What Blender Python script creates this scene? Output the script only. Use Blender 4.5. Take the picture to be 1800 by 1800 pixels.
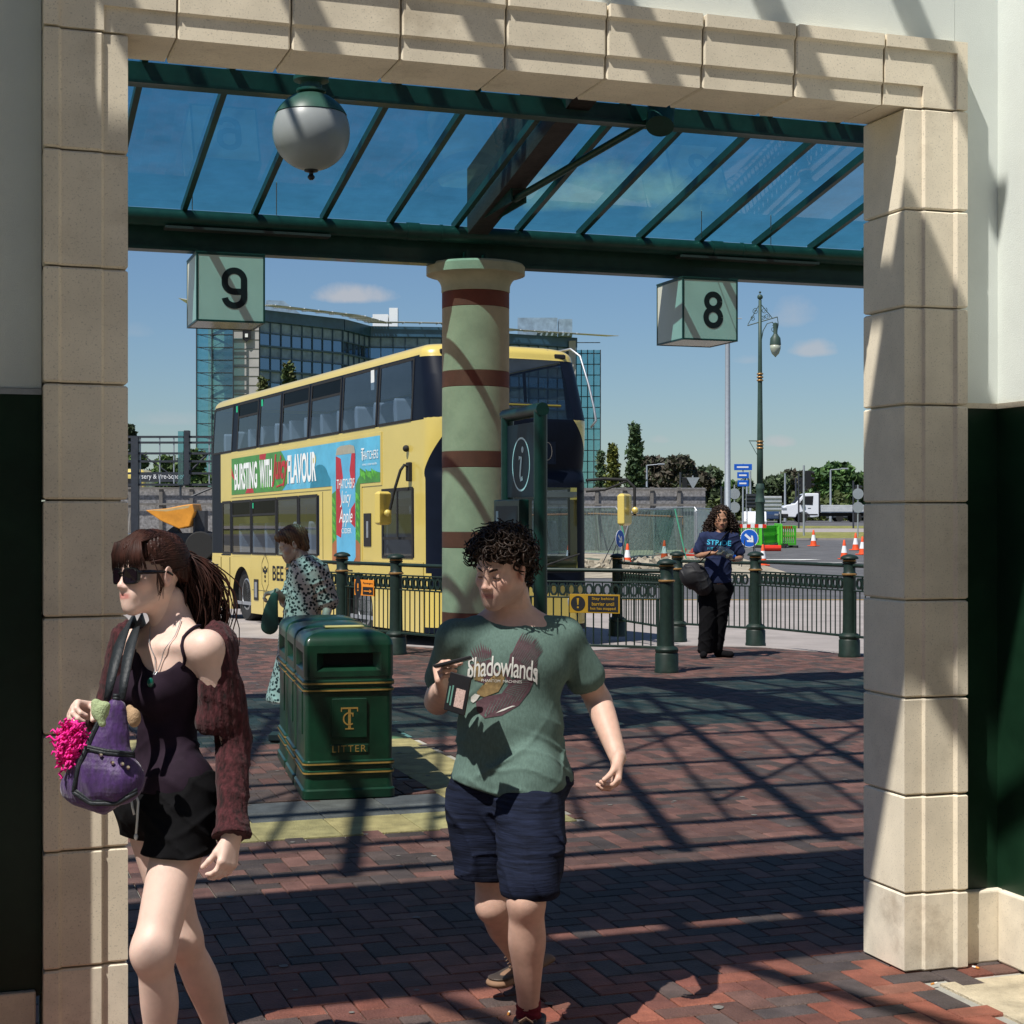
import bpy, bmesh, math, random
import numpy as np
from mathutils import Vector, Matrix, Euler
from mathutils.bvhtree import BVHTree
PI = math.pi
rad = math.radians
for o in list(bpy.data.objects):
    bpy.data.objects.remove(o)
SC = bpy.context.scene
C = SC.collection
random.seed(7)
RNG = np.random.default_rng(7)
FPX = 2857.0; HOR = 905.0; EYE = 1.72
# ---------------- camera
cam_d = bpy.data.cameras.new('camera')
cam = bpy.data.objects.new('camera', cam_d); C.objects.link(cam)
cam.location = (0, 0, EYE); cam.rotation_euler = (PI/2, 0, 0)
cam_d.sensor_width = 36; cam_d.lens = 36*FPX/1800
cam_d.shift_y = (HOR-900)/1800
cam_d.clip_start = .05; cam_d.clip_end = 5000
SC.camera = cam
# ---------------- sun and sky
SUN_EL = rad(59); SHX, SHY = .665, .747          # direction in which shadows fall on the ground
sd = Vector((SHX*math.cos(SUN_EL), SHY*math.cos(SUN_EL), -math.sin(SUN_EL))).normalized()
sl = bpy.data.lights.new('sun', 'SUN'); sl.energy = 5.0; sl.angle = rad(.53); sl.color = (1, .955, .88)
so = bpy.data.objects.new('sun', sl); C.objects.link(so); so.location = (-20, -20, 40)
so.rotation_euler = sd.to_track_quat('-Z', 'Y').to_euler()
W = bpy.data.worlds.new('World'); SC.world = W; W.use_nodes = True
wn = W.node_tree; wn.nodes.clear()
def wnode(t, **k):
    n = wn.nodes.new(t)
    for a, b in k.items(): setattr(n, a, b)
    return n
sky = wnode('ShaderNodeTexSky', sky_type='NISHITA'); sky.sun_disc = False
sky.sun_elevation = SUN_EL; sky.sun_rotation = math.atan2(-SHX, -SHY)
sky.air_density = 1.2; sky.dust_density = .15; sky.ozone_density = 3.2; sky.altitude = 50
bg = wnode('ShaderNodeBackground'); bg.inputs[1].default_value = .064
wo = wnode('ShaderNodeOutputWorld')
tc = wnode('ShaderNodeTexCoord'); sep = wnode('ShaderNodeSeparateXYZ')
wn.links.new(tc.outputs['Generated'], sep.inputs[0])
# clouds: puffs at given directions, broken up by noise
nz = wnode('ShaderNodeTexNoise'); nz.inputs['Scale'].default_value = 26; nz.inputs['Detail'].default_value = 8; nz.inputs['Roughness'].default_value = .62
wn.links.new(tc.outputs['Generated'], nz.inputs['Vector'])
prev = None
def wmath(op, a, b=None, c=None, clamp=False):
    n = wnode('ShaderNodeMath', operation=op); n.use_clamp = clamp
    for i, v in enumerate((a, b, c)):
        if v is None: continue
        if isinstance(v, (int, float)): n.inputs[i].default_value = v
        else: wn.links.new(v, n.inputs[i])
    return n.outputs[0]
for (px, py, sx, sy, amp) in [(625,522,75,26,.75),(1385,560,45,38,.34),(1428,618,48,22,.6),(1368,780,34,15,.6),(1160,775,22,12,.4),(1310,635,28,13,.28),(290,740,90,20,.25),(240,585,30,20,.15),(1070,345,190,55,.85),(640,600,180,30,.15),(1180,378,60,30,.5)]:
    d = Vector(((px-900)/FPX, 1, (HOR-py)/FPX)).normalized()
    dx = wmath('SUBTRACT', sep.outputs[0], d.x); dz = wmath('SUBTRACT', sep.outputs[2], d.z)
    dx = wmath('DIVIDE', dx, sx/FPX); dz = wmath('DIVIDE', dz, sy/FPX)
    below = wmath('MULTIPLY', wmath('MINIMUM', dz, 0), 1.5)
    dz = wmath('ADD', dz, below)
    r2 = wmath('ADD', wmath('MULTIPLY', dx, dx), wmath('MULTIPLY', dz, dz))
    r2 = wmath('ADD', r2, wmath('MULTIPLY', wmath('LESS_THAN', sep.outputs[1], 0), 100))
    v = wmath('SUBTRACT', wmath('ADD', 1.0, wmath('MULTIPLY', wmath('SUBTRACT', nz.outputs[0], .5), 4.2)), r2)
    v = wmath('MULTIPLY', wmath('MULTIPLY', v, .8, clamp=True), amp)
    prev = v if prev is None else wmath('MAXIMUM', prev, v)
# thin broad clouds elsewhere (seen in reflections)
nz2 = wnode('ShaderNodeTexNoise'); nz2.inputs['Scale'].default_value = 3.2; nz2.inputs['Detail'].default_value = 9
wn.links.new(tc.outputs['Generated'], nz2.inputs['Vector'])
hi = wmath('MULTIPLY', wmath('SUBTRACT', nz2.outputs[0], .56), 3.5, clamp=True)
hi = wmath('MULTIPLY', hi, wmath('LESS_THAN', sep.outputs[1], .2)); hi = wmath('MULTIPLY', hi, .6)
prev = wmath('MAXIMUM', prev, hi)
mx = wnode('ShaderNodeMix', data_type='RGBA')
wn.links.new(prev, mx.inputs[0]); tint = wnode('ShaderNodeMix', data_type='RGBA', blend_type='MULTIPLY'); tint.inputs[0].default_value = 1; tint.inputs[7].default_value = (.72,.86,1.06,1); wn.links.new(sky.outputs[0], tint.inputs[6]); wn.links.new(tint.outputs[2], mx.inputs[6])
mx.inputs[7].default_value = (6.6, 6.6, 6.9, 1)
wn.links.new(mx.outputs[2], bg.inputs[0]); wn.links.new(bg.outputs[0], wo.inputs[0])
SC.view_settings.view_transform = 'Standard'; SC.view_settings.look = 'None'
SC.view_settings.exposure = 0.30; SC.view_settings.gamma = 1
SC.cycles.max_bounces = 10; SC.cycles.transparent_max_bounces = 24
# ---------------- coordinates
def P(px, py, D): return Vector(((px-900)/FPX*D, D, EYE-(py-HOR)/FPX*D))
def PG(px, py, h=0.0):                       # point on the ground of height h seen at a pixel
    D = (EYE-h)*FPX/(py-HOR); return Vector(((px-900)/FPX*D, D, h))
TH = rad(18.9); UX, UY = math.cos(TH), math.sin(TH); GO = (1.473, 6.10)
def G(u, v, z=0.0): return Vector((GO[0]+u*UX-v*UY, GO[1]+u*UY+v*UX, z))
GM = Matrix.Translation((GO[0], GO[1], 0)) @ Matrix.Rotation(TH, 4, 'Z')
def GU(px, v):                               # u of the pixel column px on the wall-parallel plane v
    r = (px-900)/FPX; a = GO[0]-v*UY; b = GO[1]+v*UX
    return (r*b-a)/(UX-r*UY)
def gz(x, y):
    ks = [(-50,-.12),(20,-.12),(22.3,-.14),(34,-.32),(45,-.32),(62,-.02),(76,.3),(131,1.1),(300,2.0),(3000,4.0)]
    for (a, za), (b, zb) in zip(ks, ks[1:]):
        if y <= b: return za+(zb-za)*max(0, (y-a))/(b-a)
    return ks[-1][1]
# ---------------- materials
def _nt(name):
    m = bpy.data.materials.new(name); m.use_nodes = True
    nt = m.node_tree; b = nt.nodes['Principled BSDF']; return m, nt, b
def M(name, col, rough=.6, metal=0, var=.15, scale=6, bump=0, bscale=80, spec=.35, coat=0, speck=0, aniso=None, emit=0, sss=0, stain=0, staincol=(.12,.09,.05), sheen=0, objvar=0):
    m, nt, b = _nt(name); N = nt.nodes.new; L = nt.links.new
    t = N('ShaderNodeTexCoord'); mp = N('ShaderNodeMapping'); L(t.outputs['Object'], mp.inputs[0])
    if aniso: mp.inputs['Scale'].default_value = aniso
    nz = N('ShaderNodeTexNoise'); nz.inputs['Scale'].default_value = scale; nz.inputs['Detail'].default_value = 6; nz.inputs['Roughness'].default_value = .6
    L(mp.outputs[0], nz.inputs['Vector'])
    mr = N('ShaderNodeMapRange'); mr.inputs['From Min'].default_value = .3; mr.inputs['From Max'].default_value = .7
    mr.inputs['To Min'].default_value = 1-var; mr.inputs['To Max'].default_value = 1+var*.7
    L(nz.outputs[0], mr.inputs[0])
    vm = N('ShaderNodeVectorMath'); vm.operation = 'SCALE'; vm.inputs[0].default_value = col[:3]; L(mr.outputs[0], vm.inputs['Scale'])
    out = vm.outputs[0]
    if objvar:
        oi = N('ShaderNodeObjectInfo'); ro = N('ShaderNodeMapRange'); ro.inputs['To Min'].default_value = 1-objvar; ro.inputs['To Max'].default_value = 1+objvar; L(oi.outputs['Random'], ro.inputs[0])
        vo_ = N('ShaderNodeVectorMath'); vo_.operation = 'SCALE'; L(out, vo_.inputs[0]); L(ro.outputs[0], vo_.inputs['Scale']); out = vo_.outputs[0]
    if speck:
        n2 = N('ShaderNodeTexNoise'); n2.inputs['Scale'].default_value = 170; n2.inputs['Detail'].default_value = 3; L(t.outputs['Object'], n2.inputs['Vector'])
        r2 = N('ShaderNodeMapRange'); r2.inputs['From Min'].default_value = .28; r2.inputs['From Max'].default_value = .42; r2.inputs['To Min'].default_value = 1-speck; L(n2.outputs[0], r2.inputs[0])
        v2 = N('ShaderNodeVectorMath'); v2.operation = 'SCALE'; L(out, v2.inputs[0]); L(r2.outputs[0], v2.inputs['Scale']); out = v2.outputs[0]
    if stain:
        n3 = N('ShaderNodeTexNoise'); n3.inputs['Scale'].default_value = 2.2; n3.inputs['Detail'].default_value = 10; n3.inputs['Roughness'].default_value = .72; L(t.outputs['Object'], n3.inputs['Vector'])
        r3 = N('ShaderNodeMapRange'); r3.inputs['From Min'].default_value = .56; r3.inputs['From Max'].default_value = .8; r3.inputs['To Max'].default_value = stain; L(n3.outputs[0], r3.inputs[0])
        mm = N('ShaderNodeMix'); mm.data_type = 'RGBA'; L(r3.outputs[0], mm.inputs[0]); L(out, mm.inputs[6]); mm.inputs[7].default_value = (*staincol, 1); out = mm.outputs[2]
    L(out, b.inputs['Base Color'])
    b.inputs['Roughness'].default_value = rough; b.inputs['Metallic'].default_value = metal
    b.inputs['Specular IOR Level'].default_value = spec; b.inputs['Coat Weight'].default_value = coat; b.inputs['Coat Roughness'].default_value = .06
    if sheen: b.inputs['Sheen Weight'].default_value = sheen
    if sss:
        b.inputs['Subsurface Weight'].default_value = sss; b.inputs['Subsurface Radius'].default_value = (.012, .005, .003); b.inputs['Subsurface Scale'].default_value = 1
    if bump:
        nb = N('ShaderNodeTexNoise'); nb.inputs['Scale'].default_value = bscale; nb.inputs['Detail'].default_value = 5; L(mp.outputs[0], nb.inputs['Vector'])
        bp = N('ShaderNodeBump'); bp.inputs['Strength'].default_value = bump; bp.inputs['Distance'].default_value = .02; L(nb.outputs[0], bp.inputs['Height']); L(bp.outputs[0], b.inputs['Normal'])
    return m
def MA(name, rough=.7, var=.1, scale=20, bump=0, bscale=80, spec=.4, sss=0, speck=0, sheen=0):   # colour from the mesh attribute Col
    m = M(name, (1,1,1), rough, 0, var, scale, bump, bscale, spec, sss=sss, speck=speck, sheen=sheen)
    nt = m.node_tree; at = nt.nodes.new('ShaderNodeAttribute'); at.attribute_name = 'Col'
    for n in nt.nodes:
        if n.type == 'VECT_MATH' and not n.inputs[0].is_linked:
            nt.links.new(at.outputs['Color'], n.inputs[0])
    return m
def glass(name, tint, refl=.25, rough=.02, dens=.6, mirror=(1,1,1), dirt=.06):   # thin pane: tinted see-through plus reflection
    m = bpy.data.materials.new(name); m.use_nodes = True; nt = m.node_tree; nt.nodes.clear(); N = nt.nodes.new; L = nt.links.new
    tr = N('ShaderNodeBsdfTransparent'); tr.inputs[0].default_value = (*tint, 1)
    gl = N('ShaderNodeBsdfGlossy'); gl.inputs['Roughness'].default_value = rough; gl.inputs[0].default_value = (*mirror, 1)
    df = N('ShaderNodeBsdfDiffuse'); df.inputs[0].default_value = (.10, .12, .13, 1)
    lw = N('ShaderNodeLayerWeight'); lw.inputs[0].default_value = .5
    fr = N('ShaderNodeMath'); fr.operation = 'POWER'; L(lw.outputs['Facing'], fr.inputs[0]); fr.inputs[1].default_value = 5
    t = N('ShaderNodeTexCoord'); nd = N('ShaderNodeTexNoise'); nd.inputs['Scale'].default_value = 2.3; nd.inputs['Detail'].default_value = 9; nd.inputs['Roughness'].default_value = .68; L(t.outputs['Object'], nd.inputs['Vector'])
    rd = N('ShaderNodeMapRange'); rd.inputs['From Min'].default_value = .32; rd.inputs['From Max'].default_value = .7; rd.inputs['To Min'].default_value = 1.06; rd.inputs['To Max'].default_value = 1-dirt; L(nd.outputs[0], rd.inputs[0]); vt = N('ShaderNodeVectorMath'); vt.operation = 'SCALE'; vt.inputs[0].default_value = tint; L(rd.outputs[0], vt.inputs['Scale']); L(vt.outputs[0], tr.inputs[0])
    nz = N('ShaderNodeTexNoise'); nz.inputs['Scale'].default_value = 3; L(t.outputs['Object'], nz.inputs['Vector'])
    bp = N('ShaderNodeBump'); bp.inputs['Strength'].default_value = .02; L(nz.outputs[0], bp.inputs['Height']); L(bp.outputs[0], gl.inputs['Normal'])
    ad = N('ShaderNodeMath'); ad.operation = 'ADD'; ad.use_clamp = True; L(fr.outputs[0], ad.inputs[0]); ad.inputs[1].default_value = refl
    m1 = N('ShaderNodeMixShader'); m1.inputs[0].default_value = dens; L(tr.outputs[0], m1.inputs[2]); L(df.outputs[0], m1.inputs[1])
    m2 = N('ShaderNodeMixShader'); L(ad.outputs[0], m2.inputs[0]); L(m1.outputs[0], m2.inputs[1]); L(gl.outputs[0], m2.inputs[2])
    o = N('ShaderNodeOutputMaterial'); L(m2.outputs[0], o.inputs[0]); return m
# ---------------- mesh builder
class MB:
    def __init__(s): s.v = []; s.f = []; s.c = []
    def add(s, vs, fs, col=None):
        n = len(s.v); s.v += [tuple(v) for v in vs]; s.f += [tuple(i+n for i in f) for f in fs]
        s.c += [col]*len(fs); return s
    def box(s, x0, x1, y0, y1, z0, z1, col=None, M=None, ch=0):
        if ch:
            out = []
            for z, k in ((z0, ch), (z0+ch, 0), (z1-ch, 0), (z1, ch)):
                out += [(x0+k, y0+k, z), (x1-k, y0+k, z), (x1-k, y1-k, z), (x0+k, y1-k, z)]
            if M: out = [M @ Vector(p) for p in out]
            fs = [(q*4+i, q*4+(i+1) % 4, q*4+4+(i+1) % 4, q*4+4+i) for q in range(3) for i in range(4)]
            fs += [(3, 2, 1, 0), (12, 13, 14, 15)]
            return s.add(out, fs, col)
        vs = [(x0,y0,z0),(x1,y0,z0),(x1,y1,z0),(x0,y1,z0),(x0,y0,z1),(x1,y0,z1),(x1,y1,z1),(x0,y1,z1)]
        if M: vs = [M @ Vector(p) for p in vs]
        return s.add(vs, [(3,2,1,0),(4,5,6,7),(0,1,5,4),(1,2,6,5),(2,3,7,6),(3,0,4,7)], col)
    def quad(s, a, b, c, d, col=None): return s.add([a, b, c, d], [(0,1,2,3)], col)
    def tube(s, pts, r, seg=8, cap=True, col=None, flat=None):
        pts = [Vector(p) for p in pts]; n = len(pts)
        rs = r if isinstance(r, (list, tuple, np.ndarray)) else [r]*n
        vs = []; up = None
        for i, p in enumerate(pts):
            t = (pts[min(i+1, n-1)]-pts[max(i-1, 0)])
            if t.length < 1e-9: t = Vector((0,0,1))
            t.normalize()
            if up is None:
                up = Vector((0,0,1)) if abs(t.z) < .9 else Vector((1,0,0))
            a = t.cross(up)
            if a.length < 1e-6: a = t.cross(Vector((.3,1,.2)))
            a.normalize(); b = a.cross(t).normalized(); up = b
            for k in range(seg):
                an = 2*PI*k/seg
                vs.append(p + a*math.cos(an)*rs[i] + b*math.sin(an)*rs[i]*(flat or 1))
        fs = [(i*seg+k, i*seg+(k+1) % seg, (i+1)*seg+(k+1) % seg, (i+1)*seg+k) for i in range(n-1) for k in range(seg)]
        if cap: fs += [tuple(reversed(range(seg))), tuple((n-1)*seg+k for k in range(seg))]
        return s.add(vs, fs, col)
    def lathe(s, prof, seg=24, c=(0,0,0), col=None, M=None):
        vs = [(c[0]+r*math.cos(2*PI*k/seg), c[1]+r*math.sin(2*PI*k/seg), c[2]+z) for r, z in prof for k in range(seg)]
        if M: vs = [M @ Vector(p) for p in vs]
        n = len(prof)
        fs = [(i*seg+k, i*seg+(k+1) % seg, (i+1)*seg+(k+1) % seg, (i+1)*seg+k) for i in range(n-1) for k in range(seg)]
        fs += [tuple(reversed(range(seg))), tuple((n-1)*seg+k for k in range(seg))]
        return s.add(vs, fs, col)
    def prism(s, poly, y0, y1, M=None, col=None):      # polygon in x,z extruded along y
        n = len(poly); vs = [(x, y0, z) for x, z in poly]+[(x, y1, z) for x, z in poly]
        if M: vs = [M @ Vector(p) for p in vs]
        fs = [tuple(range(n)), tuple(reversed(range(n, 2*n)))]+[(i, n+i, n+(i+1) % n, (i+1) % n) for i in range(n)]
        return s.add(vs, fs, col)
    def sphere(s, c, r, seg=16, rings=10, col=None, sc=(1,1,1)):
        vs = [(c[0]+r*sc[0]*math.sin(PI*i/rings)*math.cos(2*PI*k/seg), c[1]+r*sc[1]*math.sin(PI*i/rings)*math.sin(2*PI*k/seg), c[2]+r*sc[2]*math.cos(PI*i/rings)) for i in range(rings+1) for k in range(seg)]
        fs = [(i*seg+k, (i+1)*seg+k, (i+1)*seg+(k+1) % seg, i*seg+(k+1) % seg) for i in range(rings) for k in range(seg)]
        return s.add(vs, fs, col)
    def build(s, name, mat, parent=None, smooth=False, bevel=0, mats=None, world=False, auto=None):
        vs = s.v
        if world and parent is not None:
            inv = pm(parent).inverted(); vs = [inv @ Vector(p) for p in vs]
        me = bpy.data.meshes.new(name); me.from_pydata([tuple(p) for p in vs], [], s.f); me.validate(); me.update()
        bm = bmesh.new(); bm.from_mesh(me)
        if any(c is not None for c in s.c) and len(bm.faces) == len(s.c):
            ly = bm.loops.layers.float_color.new('Col')
            for f, c in zip(bm.faces, s.c):
                c = c or (.5,.5,.5)
                for l in f.loops: l[ly] = (*c, 1)
        bmesh.ops.recalc_face_normals(bm, faces=bm.faces)
        bm.to_mesh(me); bm.free()
        if mat: me.materials.append(mat)
        o = bpy.data.objects.new(name, me); C.objects.link(o)
        if parent is not None: o.parent = parent
        if bevel:
            bv = o.modifiers.new('bevel', 'BEVEL'); bv.width = bevel; bv.segments = 2; bv.limit_method = 'ANGLE'; bv.angle_limit = rad(40)
        if smooth:
            for p in me.polygons: p.use_smooth = True
            if auto is not None:
                try: me.set_sharp_from_angle(angle=rad(auto))
                except Exception: pass
        return o
PMAT = {}
def pm(o):
    m = Matrix.Translation(o.location) @ o.rotation_euler.to_matrix().to_4x4()
    return (pm(o.parent) @ m) if o.parent else m
def thing(name, label, cat, loc=(0,0,0), rotz=0, group=None):
    o = bpy.data.objects.new(name, None); C.objects.link(o); o.empty_display_size = .1
    o.location = loc; o.rotation_euler = (0, 0, rotz)
    o['label'] = label; o['category'] = cat
    if group: o['group'] = group
    return o
def tag(o, label, cat, group=None):
    o['label'] = label; o['category'] = cat
    if group: o['group'] = group
    return o
def struct(o): o['kind'] = 'structure'; return o
def stuff(o): o['kind'] = 'stuff'; return o
def dup(root, loc, rotz=0, label=None, scale=None):
    r = root.copy(); C.objects.link(r); r.location = loc; r.rotation_euler = (0, 0, rotz)
    if scale: r.scale = scale
    if label: r['label'] = label
    for ch in list(root.children):
        c = ch.copy(); C.objects.link(c); c.parent = r
        for g in list(ch.children):
            d = g.copy(); C.objects.link(d); d.parent = c
    return r
def text_mesh(txt, size=1.0, xs=1.0, bold=0.0, align='CENTER', shear=0, spacing=1.0, line=1.0):
    cu = bpy.data.curves.new('t', 'FONT'); cu.body = txt; cu.size = size; cu.align_x = align; cu.align_y = 'CENTER'
    cu.offset = bold; cu.shear = shear; cu.space_character = spacing; cu.space_line = line; cu.resolution_u = 4
    o = bpy.data.objects.new('t', cu); C.objects.link(o); bpy.context.view_layer.update()
    me = bpy.data.meshes.new_from_object(o.evaluated_get(bpy.context.evaluated_depsgraph_get()))
    bpy.data.objects.remove(o); bpy.data.curves.remove(cu)
    vs = [Vector((v.co.x*xs, v.co.y)) for v in me.vertices]; fs = [tuple(p.vertices) for p in me.polygons]
    bpy.data.meshes.remove(me); return vs, fs
def add_text(mb, txt, org, ax, ay, size, col=None, fit=None, **k):   # org centre, ax right, ay up (unit vectors)
    vs, fs = text_mesh(txt, size, **k)
    if not vs: return
    if fit:                                                 # fit the lettering to a width and height
        x0 = min(v.x for v in vs); x1 = max(v.x for v in vs); y0 = min(v.y for v in vs); y1 = max(v.y for v in vs)
        vs = [Vector(((v.x-(x0+x1)/2)*fit[0]/(x1-x0), (v.y-(y0+y1)/2)*fit[1]/(y1-y0))) for v in vs]
    org = Vector(org); ax = Vector(ax); ay = Vector(ay)
    mb.add([org+ax*v.x+ay*v.y for v in vs], fs, col)
# ================= materials of the setting
m_stone = M('stone', (.75,.67,.52), .85, objvar=.06, var=.12, scale=5, bump=.07, bscale=420, speck=.35, stain=.6, staincol=(.30,.23,.14))
m_stonelow = M('stone_weathered', (.72,.65,.52), .88, objvar=.05, var=.18, scale=7, bump=.1, bscale=380, speck=.25, stain=.85, staincol=(.22,.14,.07))
m_render = M('white_render', (.66,.70,.66), .8, var=.05, scale=3, bump=.2, bscale=300, stain=.15, staincol=(.4,.4,.36))
m_gpanel = M('dark_green_panel', (.008,.030,.015), .35, var=.3, scale=5, bump=.03, bscale=200, spec=.25, stain=.25, staincol=(.05,.08,.06))
m_green = M('green_steel', (.011,.045,.034), .45, var=.25, scale=9, bump=.04, stain=.3, staincol=(.06,.09,.08), coat=.15)
m_dark = M('dark_gap', (.012,.012,.012), .9)
m_colg = M('cream_concrete', (.55,.385,.235), .8, var=.16, scale=4, bump=.18, bscale=120, stain=.4, staincol=(.20,.20,.10), speck=.12)
m_colr = M('red_brown_band', (.20,.045,.024), .7, var=.2, scale=6, bump=.1)
m_girder = M('brown_girder', (.045,.034,.033), .6, var=.35, scale=12, aniso=(1,1,6), bump=.15, bscale=40)
m_cglass = glass('blue_roof_glass', (.27,.64,.69), refl=.0, dens=.97, dirt=.22)
m_white = M('white_enamel', (.75,.76,.74), .4, var=.05)
m_black = M('black_plastic', (.015,.015,.017), .45, var=.2)
m_steel = M('galvanised_steel', (.42,.44,.46), .45, metal=.7, var=.15, scale=20)
m_gold = M('old_gold', (.42,.24,.09), .4, metal=.55, var=.2, scale=30)
m_asph = M('asphalt', (.10,.10,.105), .9, var=.25, scale=1.2, bump=.4, bscale=120, speck=.3, stain=.45, staincol=(.055,.055,.058))
m_apron = M('concrete_apron', (.30,.27,.255), .9, var=.18, scale=1.5, bump=.25, bscale=90, speck=.2, stain=.4, staincol=(.16,.15,.15))
m_grass = M('dry_grass', (.20,.20,.055), .95, var=.5, scale=2.5, bump=.8, bscale=30, stain=.5, staincol=(.28,.23,.12))
m_paint = M('road_paint_white', (.6,.6,.58), .8, var=.2, scale=9)
m_ypaint = M('road_paint_yellow', (.55,.33,.04), .8, var=.25, scale=6)
m_mortar = M('joint_sand', (.34,.33,.29), .95, var=.6, scale=1.3, speck=.3, stain=.8, staincol=(.42,.42,.38))
m_brick = MA('paver_clay', .68, var=.38, scale=7, bump=.45, bscale=90, spec=.35, speck=.3)
# ================= ground sheets
def sheet(name, xs, ys, h, mat, off=0):
    mb = MB(); n = len(xs)
    vs = [(x, y, h(x, y)+off) for y in ys for x in xs]
    fs = [(j*n+i, j*n+i+1, (j+1)*n+i+1, (j+1)*n+i) for j in range(len(ys)-1) for i in range(n-1)]
    mb.add(vs, fs); return struct(mb.build(name, mat))
sheet('ground', [-900,-300,-100,-40,0,40,100,300,900], [-60,-20,0,10,19,20,22.3,34,45,62,76,131,300,900,3000], lambda x, y: gz(x, y)-.10, m_grass)
sheet('road', [-60,-40,-20,0,20,40,60], [18,20,22.3,28,34,40,45,54,62,68,74], gz, m_asph, -.004)
sheet('concrete_apron', [-14,-7,0,7,14,21], [18.2,20,22.3,28,34,38.8], gz, m_apron)
# plaza of clay pavers; its edge follows the railings
EDGE = [(-7.0,24.4),(-2.6,22.3),(0.0,20.3),(0.9,20.6),(2.2,21.5),(3.25,21.15),(4.3,20.0),(9.5,14.6)]
def edge_y(x):
    for (a, ya), (b, yb) in zip(EDGE, EDGE[1:]):
        if x <= b: return ya+(yb-ya)*(x-a)/(b-a) if x >= a else ya
    return EDGE[-1][1]
mb = MB()
poly = [(-9,-4),(9.5,-4)]+[(x, y+.05) for x, y in reversed(EDGE)]+[(-9,24.0)]
mb.add([(x, y, -.012) for x, y in poly], [tuple(range(len(poly)))])
struct(mb.build('pavement_bed', m_mortar))
mb = MB(); ep = [(x, y) for x, y in EDGE]
for (a, ya), (b, yb) in zip(ep, ep[1:]):
    mb.add([(a, ya, -.3), (b, yb, -.3), (b, yb, -.004), (a, ya, -.004), (a, ya+.13, -.3), (b, yb+.13, -.3), (b, yb+.13, -.004), (a, ya+.13, -.004)], [(3,2,6,7),(5,4,7,6),(0,1,2,3)])
struct(mb.build('kerb', m_apron))
mb = MB()
for (a, ya), (b, yb) in zip(ep, ep[1:]):
    mb.add([(a, ya-.10, .006), (b, yb-.10, .006), (b, yb+.135, .006), (a, ya+.135, .006), (a, ya-.10, -.05), (b, yb-.10, -.05)], [(0,1,2,3),(0,4,5,1)])
struct(mb.build('kerb', m_apron))
BR = [(.30,.075,.042),(.33,.095,.055),(.24,.062,.042),(.19,.06,.045),(.13,.062,.052),(.085,.068,.066),(.06,.062,.07),(.27,.10,.065),(.36,.10,.06)]
BW = [.17,.12,.15,.12,.12,.13,.13,.05,.03]
YB = (.30,.265,.12)
def zone(u, v):       # yellow slabs round the bins, dark slabs inside
    if 3.26 <= v <= 3.76 and -2.3 <= u <= -.05: return 1
    if v > 3.76 and v < 7.4 and -.55 <= u <= -.05: return 1
    if v > 3.76 and v < 7.4 and -2.3 <= u <= -1.8: return 1
    if 3.76 < v < 4.36 and -1.8 < u < -.55: return 2
    if -1.2 < v < -.15 and .05 < u < 1.2: return 3
    return 0
mb = MB(); BL, BWd = .215, .1075; rr = random.Random(3)
def brick(u0, v0, du, dv, col, ch=.004, g=.006):
    rj = .0022*(rr.random()-.5)
    x0, x1, y0, y1 = u0+g/2, u0+du-g/2, v0+dv*0+g/2, v0+dv-g/2
    vs = [G(x0,y0,-.02),G(x1,y0,-.02),G(x1,y1,-.02),G(x0,y1,-.02),G(x0,y0,-ch+rj),G(x1,y0,-ch+rj),G(x1,y1,-ch+rj),G(x0,y1,-ch+rj)]
    vs += [G(x0+ch,y0+ch,rj),G(x1-ch,y0+ch,rj),G(x1-ch,y1-ch,rj),G(x0+ch,y1-ch,rj)]
    mb.add(vs, [(0,1,5,4),(1,2,6,5),(2,3,7,6),(3,0,4,7),(4,5,9,8),(5,6,10,9),(6,7,11,10),(7,4,8,11),(8,9,10,11)], col)
def inview(p, m=.6):
    D = p.y
    if D < 3.3: return False
    return abs(p.x) < D*.33+m and p.y < edge_y(p.x)+.06
def pick(u, v):
    n = math.sin(u*1.3+2*math.sin(v*.9))+math.sin(v*1.7+u*.6)
    k = rr.choices(range(9), BW)[0]
    if n > 1.0 and rr.random() < .5: k = rr.choice([4,5,6])
    c = BR[k]; g_ = sum(c)/3; fr_ = .52+.42*max(0, min(1, (1.3-v)/1.2)); c = tuple(fr_*x+(1-fr_)*g_ for x in c); c = tuple(.75*x+.25*y for x, y in zip(c, (.19,.105,.075))); f = (.44+.26*rr.random())*(1+.35*max(0, min(1, (1.0-v)/.8))); return (c[0]*f, c[1]*f, c[2]*f)  # pavers by the opening coloured brighter and redder, imitating the sunlit strip
w = BWd
for i in range(-70, 110):           # herringbone: one length-wise and one cross-wise paver per step
    for j in range(-60, 230):
        k = (i-j) % 4
        if k == 0: u0, v0, du, dv = i*w, j*w, 2*w, w
        elif k == 3: u0, v0, du, dv = i*w, j*w, w, 2*w
        else: continue
        uc, vc = u0+du/2, v0+dv/2
        if zone(uc, vc) or not inview(G(uc, vc)): continue
        brick(u0, v0, du, dv, pick(uc, vc))
def slabs(u0, u1, v0, v1, su, sv, cols):
    nu = max(1, round((u1-u0)/su)); nv = max(1, round((v1-v0)/sv))
    for i in range(nu):
        for j in range(nv):
            a = u0+(u1-u0)*i/nu; b = v0+(v1-v0)*j/nv; c = rr.choice(cols); f = .85+.3*rr.random()
            if inview(G(a, b), 1.2): brick(a, b, (u1-u0)/nu, (v1-v0)/nv, tuple(q*f for q in c), .003, .006)
slabs(-2.3, -.05, 3.26, 3.76, .45, .5, [YB, (.26,.24,.11)])
slabs(-.55, -.05, 3.76, 7.4, .5, .45, [YB]); slabs(-2.3, -1.8, 3.76, 7.4, .5, .45, [YB])
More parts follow.
